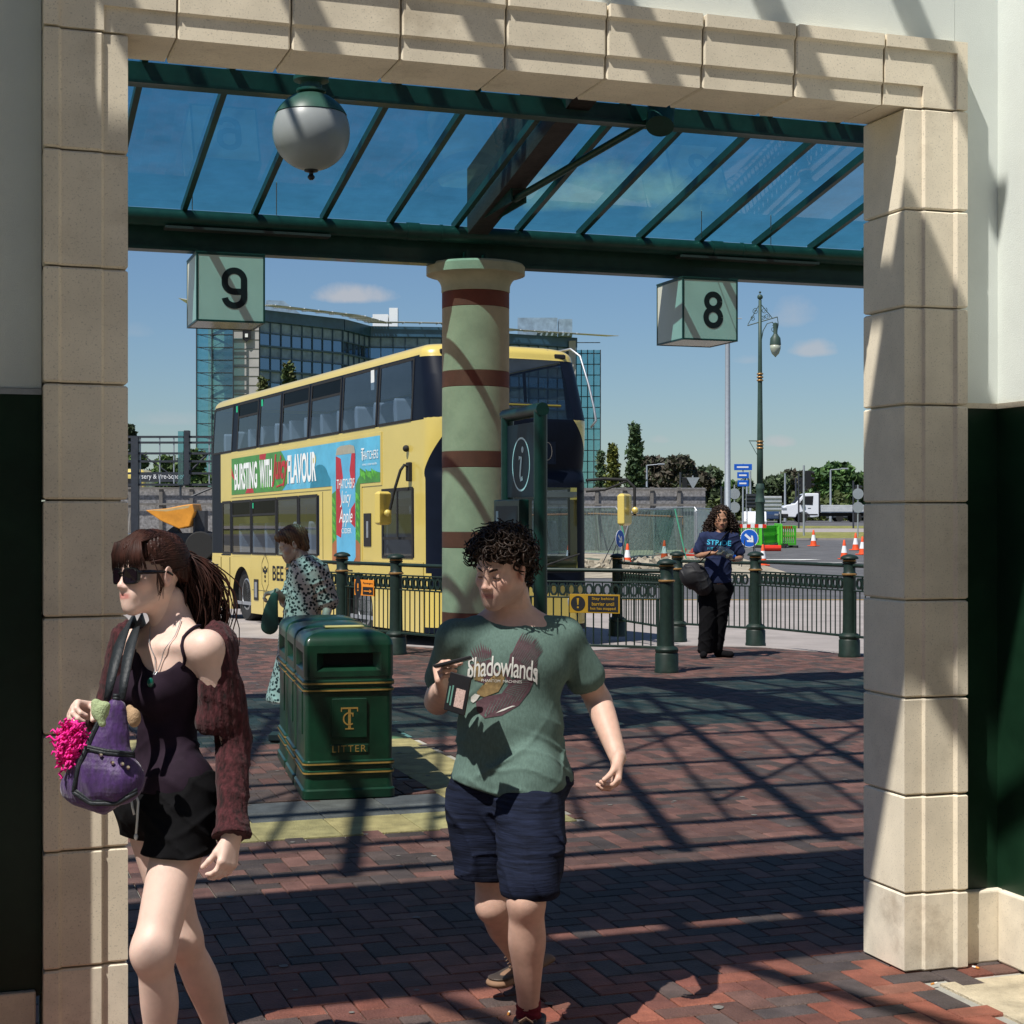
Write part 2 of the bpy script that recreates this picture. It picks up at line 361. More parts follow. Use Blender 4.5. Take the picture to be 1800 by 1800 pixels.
slabs(-1.8, -.55, 3.76, 4.36, .44, .30, [(.075,.085,.085),(.09,.10,.095),(.06,.07,.075)])
slabs(.05, 1.2, -1.2, -.15, .5, .5, [(.44,.38,.27)])
struct(mb.build('paving', m_brick))
# ================= stone surround of the opening
SW = .26                      # width of the surround
PROF = [(0, 0), (.075, 0), (.083, -.012), (.205, -.012), (.215, -.026), (SW, -.026), (SW, .29), (0, .29)]   # out from the opening, v
def block(mb, d, kind):       # one block of the moulded profile; kind 'L','R' pillars (z range d) or 'T' lintel (u range d)
    e = .003; a, b = d[0]+e, d[1]-e; c = .006
    def pt(o, v, t):
        if kind == 'R': return G(o, v, t)
        if kind == 'L': return G(-2.85-o, v, t)
        return G(t, v, 3.25+o)
    rings = []
    for t, k in ((a, c), (a+c, 0), (b-c, 0), (b, c)):
        r = []
        for o, v in PROF:
            vv = v+k if v < .1 else v-k
            oo = min(max(o, k), SW-k) if k else o
            r.append(pt(oo, vv, t))
        rings.append(r)
    n = len(PROF); vs = [p for r in rings for p in r]
    fs = [(q*n+i, q*n+(i+1) % n, (q+1)*n+(i+1) % n, (q+1)*n+i) for q in range(3) for i in range(n)]
    fs += [tuple(range(n)), tuple(3*n+i for i in range(n))]
    mb.add(vs, fs)
sur = thing('stone_surround', 'cream stone surround with stepped moulding framing the wide opening', 'doorway', G(-1.4, .14, 0), TH)
zs = [0, .296]+[.296+.3675*k for k in range(1, 8)]+[3.25]
for kind in 'LR':
    for i, (a, b) in enumerate(zip(zs, zs[1:])):
        mb = MB(); block(mb, (a, b), kind); mb.build('stone_block', m_stonelow if i < 1 else m_stone, sur, world=True)
us = [-.093-.372*k for k in range(8)]
for a, b in zip(us[1:], us): mb = MB(); block(mb, (a, b), 'T'); mb.build('lintel_block', m_stone, sur, world=True)
def corner(mirror):           # corner block: return of the outer fillet round the top and side
    mb = MB(); U = (lambda u: -2.85-u) if mirror else (lambda u: u)
    x0 = -.093 if not mirror else (-2.85-us[-1])
    e = .003
    def bx(u0, u1, v0, v1, z0, z1):
        a, b = sorted((U(u0), U(u1))); mb.box(a, b, v0, v1, z0, z1, M=GM)
    bx(x0+e, SW-.045, 0, .29, 3.25+e, 3.333)
    bx(x0+e, .06, -.0001, -.00005, 3.2531, 3.2532)
    bx(x0+e, SW-.045, -.012, .2899, 3.333, 3.465)
    bx(.075, SW-.045, -.0121, 0, 3.254, 3.3335)
    bx(x0+e, SW, -.026, .2898, 3.465, 3.51)
    bx(SW-.045, SW, -.0261, .2897, 3.254, 3.465)
    mb.build('corner_block', m_stone, sur, world=True, bevel=.003)
corner(False); corner(True)
mb = MB(); mb.box(.02, SW-.02, .02, .27, 0, 3.4, M=GM); mb.box(-2.85-SW+.02, -2.87, .02, .27, 0, 3.4, M=GM); mb.box(-2.95, .1, .02, .27, 3.27, 3.49, M=GM)
mb.build('backing', m_stonelow, sur, world=True)
# ---- walls either side and above
wl = thing('side_wall', 'rendered wall with black-green dado left of the opening, in shade', 'wall', G(-4.4, .2, 0), TH)
def wall_part(par, name, mat, a, bevel=0):
    mb = MB(); mb.box(*a, M=GM); return mb.build(name, mat, par, world=True, bevel=bevel)
zl = 2.10
wall_part(wl, 'rendered_wall', m_render, (-6.4, -2.85-SW-.002, .06, .3, zl+.02, 6.0))
wall_part(wl, 'green_panel', m_gpanel, (-6.4, -2.85-SW-.002, .055, .3, .20, zl))
wall_part(wl, 'capping', m_steel, (-6.4, -2.85-SW-.002, .050, .3, zl, zl+.018))
wall_part(wl, 'stone_plinth', m_stonelow, (-6.4, -2.85-SW-.02, .03, .3, 0, .22), .006)
wr = thing('side_wall', 'white rendered wall with dark green dado right of the opening, in sun', 'wall', G(.7, .2, 0), TH)
wall_part(wr, 'rendered_wall', m_render, (SW+.002, 2.5, .06, .3, 2.15, 6.0))
wall_part(wr, 'green_panel', m_gpanel, (SW+.002, 2.5, .055, .3, .26, 2.13))
wall_part(wr, 'capping', m_stone, (SW+.002, .47, .045, .3, 2.13, 2.15))
wall_part(wr, 'stone_plinth', m_stonelow, (SW+.02, 2.5, .02, .3, 0, .277), .008)
wall_part(wr, 'return_wall', m_render, (.455, .9, -.9, .0599, 2.15, 6.0))
wall_part(wr, 'return_panel', m_gpanel, (.45, .9, -.9, .0549, .26, 2.13))
wall_part(wr, 'return_capping', m_stone, (.44, .9, -.9, .0449, 2.13, 2.15))
wall_part(wr, 'return_plinth', m_stonelow, (.425, .9, -.9, .0199, 0, .277), .008)
wall_part(wr, 'wall_above_opening', m_render, (-2.85-SW, SW, .0601, .29, 3.512, 6.0))
# ================= striped column
cc = G(1.17, 9.0)
col = thing('striped_column', 'thick round green concrete column with red-brown bands under the canopy', 'column', (cc.x, cc.y, 0))
bz = [.02, .755, 1.49, 2.225, 2.96, 3.69]; R_ = .31
prev_ = 0
for b in bz:
    if b-.0725 > prev_:
        mb = MB(); mb.lathe([(R_-.004, prev_), (R_, prev_+.004), (R_, b-.0765), (R_-.004, b-.0725)], 64); mb.build('shaft_drum', m_colg, col, smooth=True, auto=30)
    mb = MB(); mb.lathe([(R_-.004, max(0, b-.0725)), (R_+.001, max(.004, b-.0685)), (R_+.001, b+.0685), (R_-.004, b+.0725)], 64); mb.build('red_band', m_colr, col, smooth=True, auto=30)
    prev_ = b+.0725
mb = MB(); mb.lathe([(R_, 3.7625), (R_+.006, 3.77), (R_+.006, 3.80)]+[(R_+.006+.125*(1-math.cos(t*PI/2/8)), 3.80+.12*math.sin(t*PI/2/8)) for t in range(1, 9)]+[(R_+.145, 3.925), (R_+.145, 4.0), (R_+.13, 4.02)], 64)
mb.build('capital', M('capital_concrete', (.50,.42,.28), .8, var=.15, scale=5, stain=.5, staincol=(.2,.2,.12), bump=.15), col, smooth=True, auto=30) if 1 else mb.build('capital', m_colg, col, smooth=True, auto=30)
# ================= glazed canopy beyond the opening
can = thing('glass_canopy', 'sloping blue glass canopy on dark green steel beams above the column', 'canopy', G(1.17, 9.0, 4.02), TH)
def cpart(name, mat, fn, bevel=0, smooth=False, auto=None):
    mb = MB(); fn(mb); return mb.build(name, mat, can, world=True, bevel=bevel, smooth=smooth, auto=auto)
SL = .217
def gzc(v): return 4.36+SL*(8.8-v)          # underside of the glass
cpart('main_beam', m_green, lambda mb: (mb.box(-9, 9, 8.93, 8.95, 4.02, 4.25, M=GM), mb.box(-9, 9, 8.86, 9.02, 3.995, 4.02, M=GM), mb.box(-9, 9, 8.86, 9.02, 4.25, 4.27, M=GM)))
for k in range(5):
    u0 = -5.5+k*3.0
    cpart('gutter_pipe', m_green, lambda mb: (mb.tube([G(u0, 8.74, 4.25), G(u0+2.96, 8.74, 4.25)], .075, 20), mb.tube([G(u0-.06, 8.74, 4.25), G(u0+.05, 8.74, 4.25)], .082, 20), mb.tube([G(u0+.25, 8.74, 4.25), G(u0+.27, 8.74, 4.25)], .08, 20)), smooth=True, auto=40)
for px0, px1 in ((290, 580), (1195, 1437)):
    a, b = GU(px0, 8.7), GU(px1, 8.7)
    cpart('strip_light', M('cream_enamel', (.05,.047,.042), .5), lambda mb: mb.box(a, b, 8.66, 8.80, 4.15, 4.172, M=GM))
cpart('upper_beam', m_green, lambda mb: (mb.box(-9, 9, 6.19, 6.205, 4.72, 4.86, M=GM), mb.box(-9, 9, 6.13, 6.26, 4.70, 4.72, M=GM)))
u_first = GU(322, 8.8)
for k in range(-5, 15):
    u = u_first+.605*k
    def raf(mb):
        vs = []
        for v in (8.8, 5.3):
            z = gzc(v); vs += [G(u-.022, v, z-.07), G(u+.022, v, z-.07), G(u+.022, v, z-.004), G(u-.022, v, z-.004)]
        mb.add(vs, [(0,1,2,3),(7,6,5,4),(0,4,5,1),(1,5,6,2),(2,6,7,3),(3,7,4,0)])
        vs = [p+Vector((0,0,0)) for p in vs]
    cpart('rafter', m_green, raf)
    def pane(mb):
        a, b = u+.004, u+.601
        mb.add([G(a, 8.85, gzc(8.85)+.0), G(b, 8.85, gzc(8.85)), G(b, 5.3, gzc(5.3)), G(a, 5.3, gzc(5.3)), G(a, 8.85, gzc(8.85)+.012), G(b, 8.85, gzc(8.85)+.012), G(b, 5.3, gzc(5.3)+.012), G(a, 5.3, gzc(5.3)+.012)], [(0,1,2,3)])
    cpart('glass_pane', m_cglass, pane)
def girder(mb):
    vs = []
    ug = GU(870, 8.5)-.07
    for v in (8.7, 5.2):
        z = gzc(v)+.36; vs += [G(ug-.13, v, z-.50), G(ug+.06, v, z-.50), G(ug+.06, v, z+.1), G(ug-.13, v, z+.1)]
    mb.add(vs, [(0,1,2,3),(7,6,5,4),(0,4,5,1),(1,5,6,2),(2,6,7,3),(3,7,4,0)])
cpart('girder', m_girder, girder, bevel=.006)
def bracket(mb):
    A, B = P(845, 385, 14.55), P(912, 345, 13.7); d = (B-A).normalized()
    X = d.cross(Vector((0,0,1))).normalized(); Zz = X.cross(d)
    Mx = Matrix.Translation(A) @ Matrix((X, d, Zz)).transposed().to_4x4()
    L = (B-A).length
    mb.box(-.07, -.055, 0, L, -.05, .08, M=Mx); mb.box(.055, .07, 0, L, -.05, .08, M=Mx); mb.box(-.055, .055, 0, L, .06, .0799, M=Mx)
    for q in range(3):
        for s in (0, 1): mb.sphere(Mx @ Vector((-.072, .05+.05*q, .0+.05*s)), .011, 8, 6)
cpart('bracket', m_green, bracket)
cpart('tie_rod', m_green, lambda mb: mb.tube([P(905, 350, 13.75), P(1150, 208, 12.4)], .03, 12), smooth=True, auto=40)
cpart('spotlight_drum', m_green, lambda mb: mb.tube([P(1160, 222, 12.2), P(1163, 178, 12.35)], .105, 20), smooth=True, auto=40)
cpart('seat_plate', m_green, lambda mb: (mb.box(1.02, 1.05, 8.8, 9.0, 4.0201, 4.12, M=GM), mb.box(1.2, 1.22, 8.8, 9.0, 4.0201, 4.10, M=GM), mb.box(.95, 1.35, 8.85, 9.2, 3.98, 3.9949, M=GM)))
for px in (338, 486, 1233, 1355):
    u = GU(px, 8.1); cpart('hanging_wire', m_steel, lambda mb: mb.tube([G(u, 8.1, gzc(8.1)-.03), G(GU(px, 8.74), 8.74, 4.33)], .004, 6))
# ================= globe lamp
gl = thing('globe_lamp', 'large hanging globe lamp with green cap and frosted bowl', 'lamp', P(547, 232, 11.0))
m_frost = M('frosted_bowl', (.28,.30,.30), .35, var=.06, scale=5, stain=.2, staincol=(.3,.3,.28))
R0 = .262
mb = MB(); mb.lathe([(R0*math.sin(t), -R0*math.cos(t)*1.0) for t in [PI*(i/28) for i in range(0, 19)]], 48); mb.build('glass_bowl', m_frost, gl, smooth=True, auto=40)
a0 = PI*18/28
mb = MB(); mb.lathe([((R0+.006)*math.sin(t), -(R0+.006)*math.cos(t)) for t in [a0+(PI*.93-a0)*i/12 for i in range(13)]]+[(.085, .262), (.10, .27), (.10, .285), (.075, .295), (.07, .33), (.12, .345), (.12, .37), (.05, .38), (.045, 1.0)], 48); mb.build('cap', M('lamp_cap_green', (.03,.08,.06), .4, var=.2, coat=.1), gl, smooth=True, auto=35)
mb = MB(); mb.lathe([(.05, -.252), (.045, -.268), (.016, -.275), (.014, -.288), (.024, -.30), (.024, -.312), (.012, -.325)], 20); mb.build('finial', m_black, gl, smooth=True, auto=35)
# ================= hanging bay number signs
m_signf = M('pale_green_panel', (.60,.60,.50), .35, var=.05, scale=4, stain=.12, staincol=(.2,.25,.2))
m_num = M('black_numeral', (.012,.012,.012), .5)
m_mirror = M('sign_underside', (.16,.16,.15), .12, metal=.6, var=.1)
def number_sign(txt, u0, u1, v0, label):
    t = thing('bay_sign', label, 'sign', G((u0+u1)/2, v0+.3, 3.37), TH, 'hanging bay number signs')
    w = u1-u0; h = .585; e = .016; x0, x1, y0, y1 = -w/2, w/2, -.3, .3
    mb = MB()
    for x in (x0, x1-e):
        for y in (y0, y1-e): mb.box(x, x+e, y, y+e, 0, h)
    for z in (0, h-e):
        for y in (y0, y1-e): mb.box(x0+e, x1-e, y, y+e, z, z+e)
        for x in (x0, x1-e): mb.box(x, x+e, y0+e, y1-e, z, z+e)
    mb.box(x0-.003, x1+.003, y0-.003, y1+.003, h, h+.012)
    mb.build('frame', m_green, t)
    for a in ((x0+e, x1-e, y0+.004, y0+.009, e, h-e), (x0+e, x1-e, y1-.009, y1-.004, e, h-e), (x0+.004, x0+.009, y0+e, y1-e, e, h-e), (x1-.009, x1-.004, y0+e, y1-e, e, h-e)):
        mb = MB(); mb.box(*a); mb.build('panel', m_signf, t)
    mb = MB(); mb.box(x0+e, x1-e, y0+e, y1-e, .004, .008); mb.build('underside', m_mirror, t)
    mb = MB(); numeral(mb, txt, (.03, y0+.002, h*.50)); mb.build('numeral', m_num, t)
    mb = MB(); mb.tube([(0, 0, h+.01), (.0, .0, h+.06), (.03, .0, h+.10)], .006, 6); mb.build('hanger', m_green, t)
def stroke(mb, pts, wd, org):
    n = len(pts); L = []; R = []
    for i, (x, z) in enumerate(pts):
        a = Vector(pts[max(i-1, 0)]); b = Vector(pts[min(i+1, n-1)]); t = (b-a).normalized(); nn = Vector((-t.y, t.x))*wd/2
        L.append((org[0]+x+nn.x, org[1], org[2]+z+nn.y)); R.append((org[0]+x-nn.x, org[1], org[2]+z-nn.y))
    mb.add(L+R, [(i, i+1, n+i+1, n+i) for i in range(n-1)])
def numeral(mb, ch, org):
    w = .055
    def arc(cx, cz, rx, rz, a0, a1, n=20): return [(cx+rx*math.cos(rad(a0+(a1-a0)*i/n)), cz+rz*math.sin(rad(a0+(a1-a0)*i/n))) for i in range(n+1)]
    if ch == '9':
        stroke(mb, arc(0, .065, .082, .082, 90, 180)+[(-.082, .045)]+arc(0, .045, .082, .075, 180, 270)+[(.082, -.03)], w, org) if 0 else None
        stroke(mb, [(.082, -.03)]+[(.082, .07)]+arc(0, .07, .082, .08, 0, 180)+arc(-.0, .045, .082, .075, 180, 268)+[(.06, -.03)], w, org)
        stroke(mb, [(.0822, -.02), (.0822, -.075)]+arc(0, -.075, .082, .075, 0, -172), w, (org[0], org[1]-.001, org[2]))
    else:
        stroke(mb, arc(0, .078, .068, .068, 0, 360, 32), w, org); stroke(mb, arc(0, -.072, .076, .078, 0, 360, 32), w, (org[0], org[1]-.001, org[2]))
number_sign('9', GU(345, 8.65), GU(466, 8.65), 8.65, 'hanging pale green box sign with black numeral 9')
number_sign('8', GU(1200, 8.65), GU(1297, 8.65), 8.65, 'hanging pale green box sign with black numeral 8')
# ================= roof lattice above the concourse and in front of the wall (out of view, throws the shadows)
lat = thing('glazed_roof', 'steel lattice roof high over the concourse, above the picture', 'roof', G(-1, 3, 5.9), TH)
def lpart(name, segs, w, h):
    mb = MB()
    for a, b in segs:
        a = Vector(a); b = Vector(b); d = (b-a).normalized(); X = d.cross(Vector((0,0,1))).normalized(); Zz = X.cross(d)
        Mx = Matrix.Translation(a) @ Matrix((X, d, Zz)).transposed().to_4x4()
        mb.box(-w/2, w/2, 0, (b-a).length, -h/2, h/2, M=Mx)
    return mb.build(name, m_green, lat, world=True)
KR = .77
for k in range(13):
    u = -6.5+k*.88
    lpart('roof_rafter', [(G(u, .5, 6.0), G(u, 6.3, 6.0+5.8*KR*.8))], .07, .10)
for v in (.6, 1.1, 1.9, 2.8, 3.9, 4.9, 6.2):
    lpart('purlin', [(G(-7.5, v, 6.0+(v-.5)*KR*.8), G(4.5, v, 6.0+(v-.5)*KR*.8))], .08, .10)
for k in range(12):
    u = -6.1+k*.88
    lpart('thin_rafter', [(G(u, 1.1, 6.4), G(u+.25, 6.3, 6.0+5.8*KR*.8))], .03, .05)
for k in range(5):
    u = -6+k*1.76
    lpart('arched_brace', [(G(u+1.7*math.sin(t*.35), 6.25, 7.4+1.6*math.cos(t*.35)), G(u+1.7*math.sin((t+1)*.35), 6.25, 7.4+1.6*math.cos((t+1)*.35))) for t in range(-4, 4)], .09, .09)
    lpart('brace', [(G(u, 1.6, 6.6), G(u+2.4, 4.4, 8.2))], .05, .05)
lat2 = thing('entrance_roof', 'steel framed entrance roof with a solid gutter strip, above and behind the picture', 'roof', G(-1, -1, 6.0), TH)
mb = MB(); mb.box(-6.5, -1.62, -1.46, -.92, 6.0, 6.10, M=GM); mb.build('gutter_strip', m_green, lat2, world=True)
for k in range(14):
    mb = MB(); u = -5.6+k*.62; mb.box(u, u+.10, -.91, .05, 6.02+.02, 6.10, M=GM); mb.build('roof_rafter', m_green, lat2, world=True)
for k in range(7):
    mb = MB(); u = -5.05+k*1.24
    a, b = G(u, -1.3, 6.1), G(u+.3, -4.5, 7.6)
    mb.tube([a, b], .06, 6); mb.build('roof_rafter', m_green, lat2, world=True)
for v, z in ((-2.75, 6.8), (-3.7, 7.2)):
    mb = MB(); mb.tube([G(-6.5, v, z), G(3, v, z)], .05, 6); mb.build('purlin', m_green, lat2, world=True)
lp_ = thing('side_wall', 'shaded wall pier standing just left of the picture', 'wall', G(-4.5, -.1, 0), TH)
wall_part(lp_, 'rendered_wall', m_render, (-6.4, -3.30, -.21, .0499, 2.12, 6.0)); wall_part(lp_, 'green_panel', m_gpanel, (-6.4, -3.305, -.205, .0498, .2, 2.119))
m_cream = M('bounce_cream', (.50,.45,.37), .85, var=.1, scale=1)  # pale cream so the added unseen walls bounce warm light
rw = thing('bounce_wall', 'unseen cream wall added on the right behind the camera to block and bounce light', 'wall', G(4, -4, 0), TH); mb = MB(); mb.box(3.4, 3.8, -9, -1.0, 0, 6.5, M=GM); mb.build('wall', m_cream, rw, world=True)  # unseen wall added to cut sky light and return warm bounce
rw = thing('bounce_wall', 'unseen cream wall added on the left behind the camera to block and bounce light', 'wall', G(-9, -4, 0), TH); mb = MB(); mb.box(-9.4, -9, -9, -.5, 0, 5.0, M=GM); mb.build('wall', m_cream, rw, world=True)  # its left counterpart, likewise added out of view for the light
# unseen building front added behind the camera: reflections, less sky light, warm bounce
mb = MB(); mb.box(-14, 12, -9.4, -9.0, 0, 9, M=GM)
bb = thing('bounce_building', 'long unseen cream building front added behind the camera to shade and bounce light', 'building', G(-1, -9.2, 0), TH)
mb.build('wall', m_cream, bb, world=True)
# ================= railings
m_rail = M('railing_paint', (.009,.022,.016), .5, var=.35, scale=14, stain=.4, staincol=(.07,.09,.07))
def make_post(label, loc, rot=0, group='cast iron railing posts'):
    t = thing('railing_post', label, 'railing post', loc, rot, group)
    mb = MB(); mb.lathe([(.135,0),(.135,.03),(.128,.045),(.128,.20),(.118,.215)], 28); mb.build('base', m_rail, t, smooth=True, auto=35)
    mb = MB(); mb.lathe([(.118,.216),(.128,.235),(.128,.255),(.112,.275),(.085,.29),(.082,.31),(.078,.60),(.076,.985)], 24); mb.build('shaft', m_rail, t, smooth=True, auto=35)
    mb = MB(); mb.lathe([(.077,.986),(.092,.992),(.094,1.004),(.083,1.012)], 24); mb.build('gold_ring', m_gold, t, smooth=True, auto=50)
    mb = MB(); mb.lathe([(.083,1.013),(.072,1.03),(.072,1.13),(.088,1.145),(.074,1.155)], 24); mb.build('collar', m_rail, t, smooth=True, auto=40)
    mb = MB(); mb.lathe([(.074,1.156),(.082,1.16),(.084,1.17),(.07,1.178)], 24); mb.build('gold_ring', m_gold, t, smooth=True, auto=50)
    mb = MB(); mb.lathe([(.07,1.179),(.108,1.185),(.11,1.197),(.10,1.212),(.075,1.228),(.04,1.238),(.01,1.243)], 24); mb.build('cap', m_rail, t, smooth=True, auto=50)
    return t
def rail_panel(p0, p1, label, group='railing panels', bottom=.25, skip=0):
    p0 = Vector(p0); p1 = Vector(p1); L = (p1-p0).length; ang = math.atan2(p1.y-p0.y, p1.x-p0.x)
    t = thing('railing', label, 'railing', p0, ang, group)
    a, b = .085, L-.085
    mb = MB(); mb.tube([(a-.01,0,1.105),(b+.01,0,1.105)], .024, 10); mb.build('handrail', m_rail, t, smooth=True, auto=50)
    mb = MB()
    for z in (.975, .80): mb.box(a, b, -.018, .018, z-.009, z+.009, ch=.003)
    n = max(2, round((b-a-.06)/.105)); st = (b-a-.06)/n
    for i in range(n):
        cx = a+.03+st*(i+.5); pts = [(cx+.044*math.cos(k*PI/4+PI/8), 0, .8875+.066*math.sin(k*PI/4+PI/8)) for k in range(8)]
        vs = []
        for k in range(8):
            x, _, z = pts[k]; dx, dz = x-cx, z-.8875
            for (s, y) in ((1, -.015), (1, .015), (.68, .015), (.68, -.015)): vs.append((cx+dx*s*1.08, y, .8875+dz*s*1.12))
        fs = [(k*4+q, k*4+(q+1) % 4, ((k+1) % 8)*4+(q+1) % 4, ((k+1) % 8)*4+q) for k in range(8) for q in range(4)]
        mb.add(vs, fs)
        if i: mb.box(cx-st/2-.005, cx-st/2+.005, -.01, .01, .809, .966)
    mb.build('ring_frieze', m_rail, t)
    mb = MB(); mb.box(a, b, -.02, .02, bottom-.014, bottom+.014, ch=.004)
    mb.build('bottom_rail', m_rail, t)
    for x in (a+.012, b-.012):
        mb = MB(); mb.box(x-.012, x+.012, -.012, .012, bottom+.0145, .79); mb.build('stile', m_rail, t)
    nb = max(2, round((b-a)/.092)); bar = None
    for i in range(1, nb):
        x = a+(b-a)*i/nb
        if bar is None:
            mb = MB(); mb.tube([(0,0,bottom+.0145),(0,0,.79)], .0085, 6); bar = mb.build('bar', m_rail, t); bar.location = (x, 0, 0)
        else:
            c = bar.copy(); C.objects.link(c); c.location = (x, 0, 0)
    return t
FA = [Vector((-2.95, 21.75, 0)), Vector((-2.19, 20.95, 0)), Vector((-1.43, 20.05, 0)), Vector((-.62, 19.15, 0)), Vector((.12, 18.35, 0)), Vector((1.69, 17.75, 0))]
LP = ['railing post behind the older woman in the spotted blouse', 'first railing post right of the older woman in the spotted blouse', 'railing post midway between the litter bins and the striped column', 'railing post hidden behind the striped column', 'railing post behind the man with the phone', 'dark green railing post with scratched white base at the end of the warning barrier']
for p, l in zip(FA, LP): make_post(l, p)
LB = ['railing panel just behind the older woman', 'railing panel carrying the small orange passengers sign', 'railing panel in front of the bus, left of the striped column', 'railing panel passing behind the striped column', 'dark barrier panel carrying the stay behind barrier sign']
for a, b, l in zip(FA, FA[1:], LB): rail_panel(a, b, l, bottom=.27)
FC = [Vector((1.58, 24.4, -.1)), Vector((2.27, 22.3, -.02)), Vector((3.20, 21.35, 0)), Vector((4.09, 19.7, 0)), Vector((5.6, 17.3, 0))]
LC = ['black railing post at the kerb in front of the blue arrow sign', 'railing post just behind the man in the navy shirt', 'railing post with chipped white base right of the man in the navy shirt', 'railing post nearest the right stone pillar', 'railing post outside the picture on the right']
for p, l in zip(FC[:4], LC): make_post(l, p)
LD = ['railing panel in shade between the black post and the long-haired man', 'railing panel directly behind the long-haired man', 'railing panel with a row of rings between the two rightmost posts', 'short bit of railing panel running behind the right stone pillar']
for a, b, l in zip(FC, FC[1:], LD): rail_panel(a, b, l, bottom=.25)
# white chipped paint on two posts
m_chip = M('bare_chips', (.55,.57,.55), .8, var=.3, scale=60)
# signs on the railings
m_orange = M('sign_orange', (.75,.25,.02), .5, var=.05); m_yel = M('sign_yellow', (.34,.20,.012), .5, var=.08); m_ink = M('sign_black', (.012,.012,.014), .5)
def flat_sign(name, label, A, B, y0, y1, z, base, inks, group=None):
    pass
A, B = FA[2], FA[3]; dr = (B-A).normalized(); nr = Vector((dr.y, -dr.x, 0)); nr = -nr if nr.y > 0 else nr
def onrail(px, A, B):          # point of the rail line A-B seen in pixel column px
    r = (px-900)/FPX; d = B-A; t = (A.x-r*A.y)/(r*d.y-d.x); return A+d*t
def rail_sign(A, B, px0, px1, z0, z1, base, label):
    dr = (B-A).normalized(); nr = Vector((dr.y, -dr.x, 0)); nr = -nr if nr.y > 0 else nr
    p0, p1 = onrail(px0, A, B), onrail(px1, A, B); ctr = (p0+p1)/2+nr*.035; ang = math.atan2(dr.y, dr.x); w = (p1-p0).length
    t = thing('warning_sign', label, 'sign', (ctr.x, ctr.y, z0), ang)
    mb = MB(); mb.box(-w/2, w/2, 0, .008, 0, z1-z0, ch=.002); mb.build('plate', base, t); return t, w, z1-z0
t, w, h = rail_sign(FA[1], FA[2], 627, 661, .70, .90, m_orange, 'small orange sign with an arrow reading Passengers on the railing')
mb = MB(); mb.lathe([(w*.17, 0), (w*.17, .002)], 24, M=Matrix.Translation((-w*.30, -.001, h*.5)) @ Matrix.Rotation(PI/2, 4, 'X') @ Matrix.Scale(1.9, 4, (0,1,0))); mb.box(-w*.06, w*.47, -.003, -.001, h*.08, h*.56); mb.build('black_field', m_ink, t)
mb = MB(); mb.box(-.012-w*.30, .012-w*.30, -.006, -.004, h*.45, h*.75); mb.box(-.012-w*.30, .012-w*.30, -.006, -.004, h*.28, h*.36)
mb.box(w*.0, w*.34, -.006, -.004, h*.27, h*.33); mb.add([(w*.30,-.006,h*.18),(w*.42,-.006,h*.30),(w*.30,-.006,h*.42)], [(0,1,2)]); mb.build('symbol', m_orange, t)
mb = MB(); add_text(mb, 'Passengers', (w*.2, -.002, h*.78), (1,0,0), (0,0,1), .05, fit=(w*.5, h*.16), bold=.0006); mb.build('lettering', m_ink, t)
t, w, h = rail_sign(FA[4], FA[5], 1003, 1091, .63, .84, m_yel, 'yellow and black barrier sign with exclamation mark and warning words')
mb = MB(); mb.lathe([(h*.40, 0), (h*.40, .002)], 28, M=Matrix.Translation((-w*.33, -.001, h*.5)) @ Matrix.Rotation(PI/2, 4, 'X')); mb.box(-w*.13, w*.47, -.003, -.001, h*.08, h*.92); mb.build('black_field', m_ink, t)
mb = MB(); mb.add([(-.014-w*.33,-.006,h*.78),(.014-w*.33,-.006,h*.78),(.006-w*.33,-.006,h*.42),(-.006-w*.33,-.006,h*.42)], [(0,1,2,3)]); mb.box(-.010-w*.33, .010-w*.33, -.006, -.004, h*.25, h*.34)
for i, s in enumerate(('Stay behind', 'barrier until', 'bus has stopped')): add_text(mb, s, (w*.17, -.005, h*(.76-.26*i)), (1,0,0), (0,0,1), .05, fit=(w*(.50 if i == 2 else .44), h*.19), bold=.0006)
mb.build('lettering', m_yel, t)
# ================= litter bins
m_bin = M('bin_green', (.003,.030,.014), .38, var=.4, scale=6, coat=.15, stain=.35, staincol=(.03,.07,.05))
m_bingold = M('bin_gold_line', (.26,.16,.04), .45, var=.2, scale=40)
def rr_ring(w, d, r, z, n=5):
    out = []
    for cx, cy, a0 in ((w/2-r, d/2-r, 0), (-w/2+r, d/2-r, 90), (-w/2+r, -d/2+r, 180), (w/2-r, -d/2+r, 270)):
        for i in range(n+1):
            a = rad(a0+90*i/n); out.append((cx+r*math.cos(a), cy+r*math.sin(a), z))
    return out
def rr_loft(mb, w, d, r, prof, cap=True, col=None):
    n = 24; vs = []
    for z, ins in prof: vs += rr_ring(w-2*ins, d-2*ins, max(.004, r-ins*.6), z)
    fs = [(q*n+i, q*n+(i+1) % n, (q+1)*n+(i+1) % n, (q+1)*n+i) for q in range(len(prof)-1) for i in range(n)]
    if cap: fs += [tuple(reversed(range(n))), tuple((len(prof)-1)*n+i for i in range(n))]
    mb.add(vs, fs, col)
BW_, BD_ = .565, .60
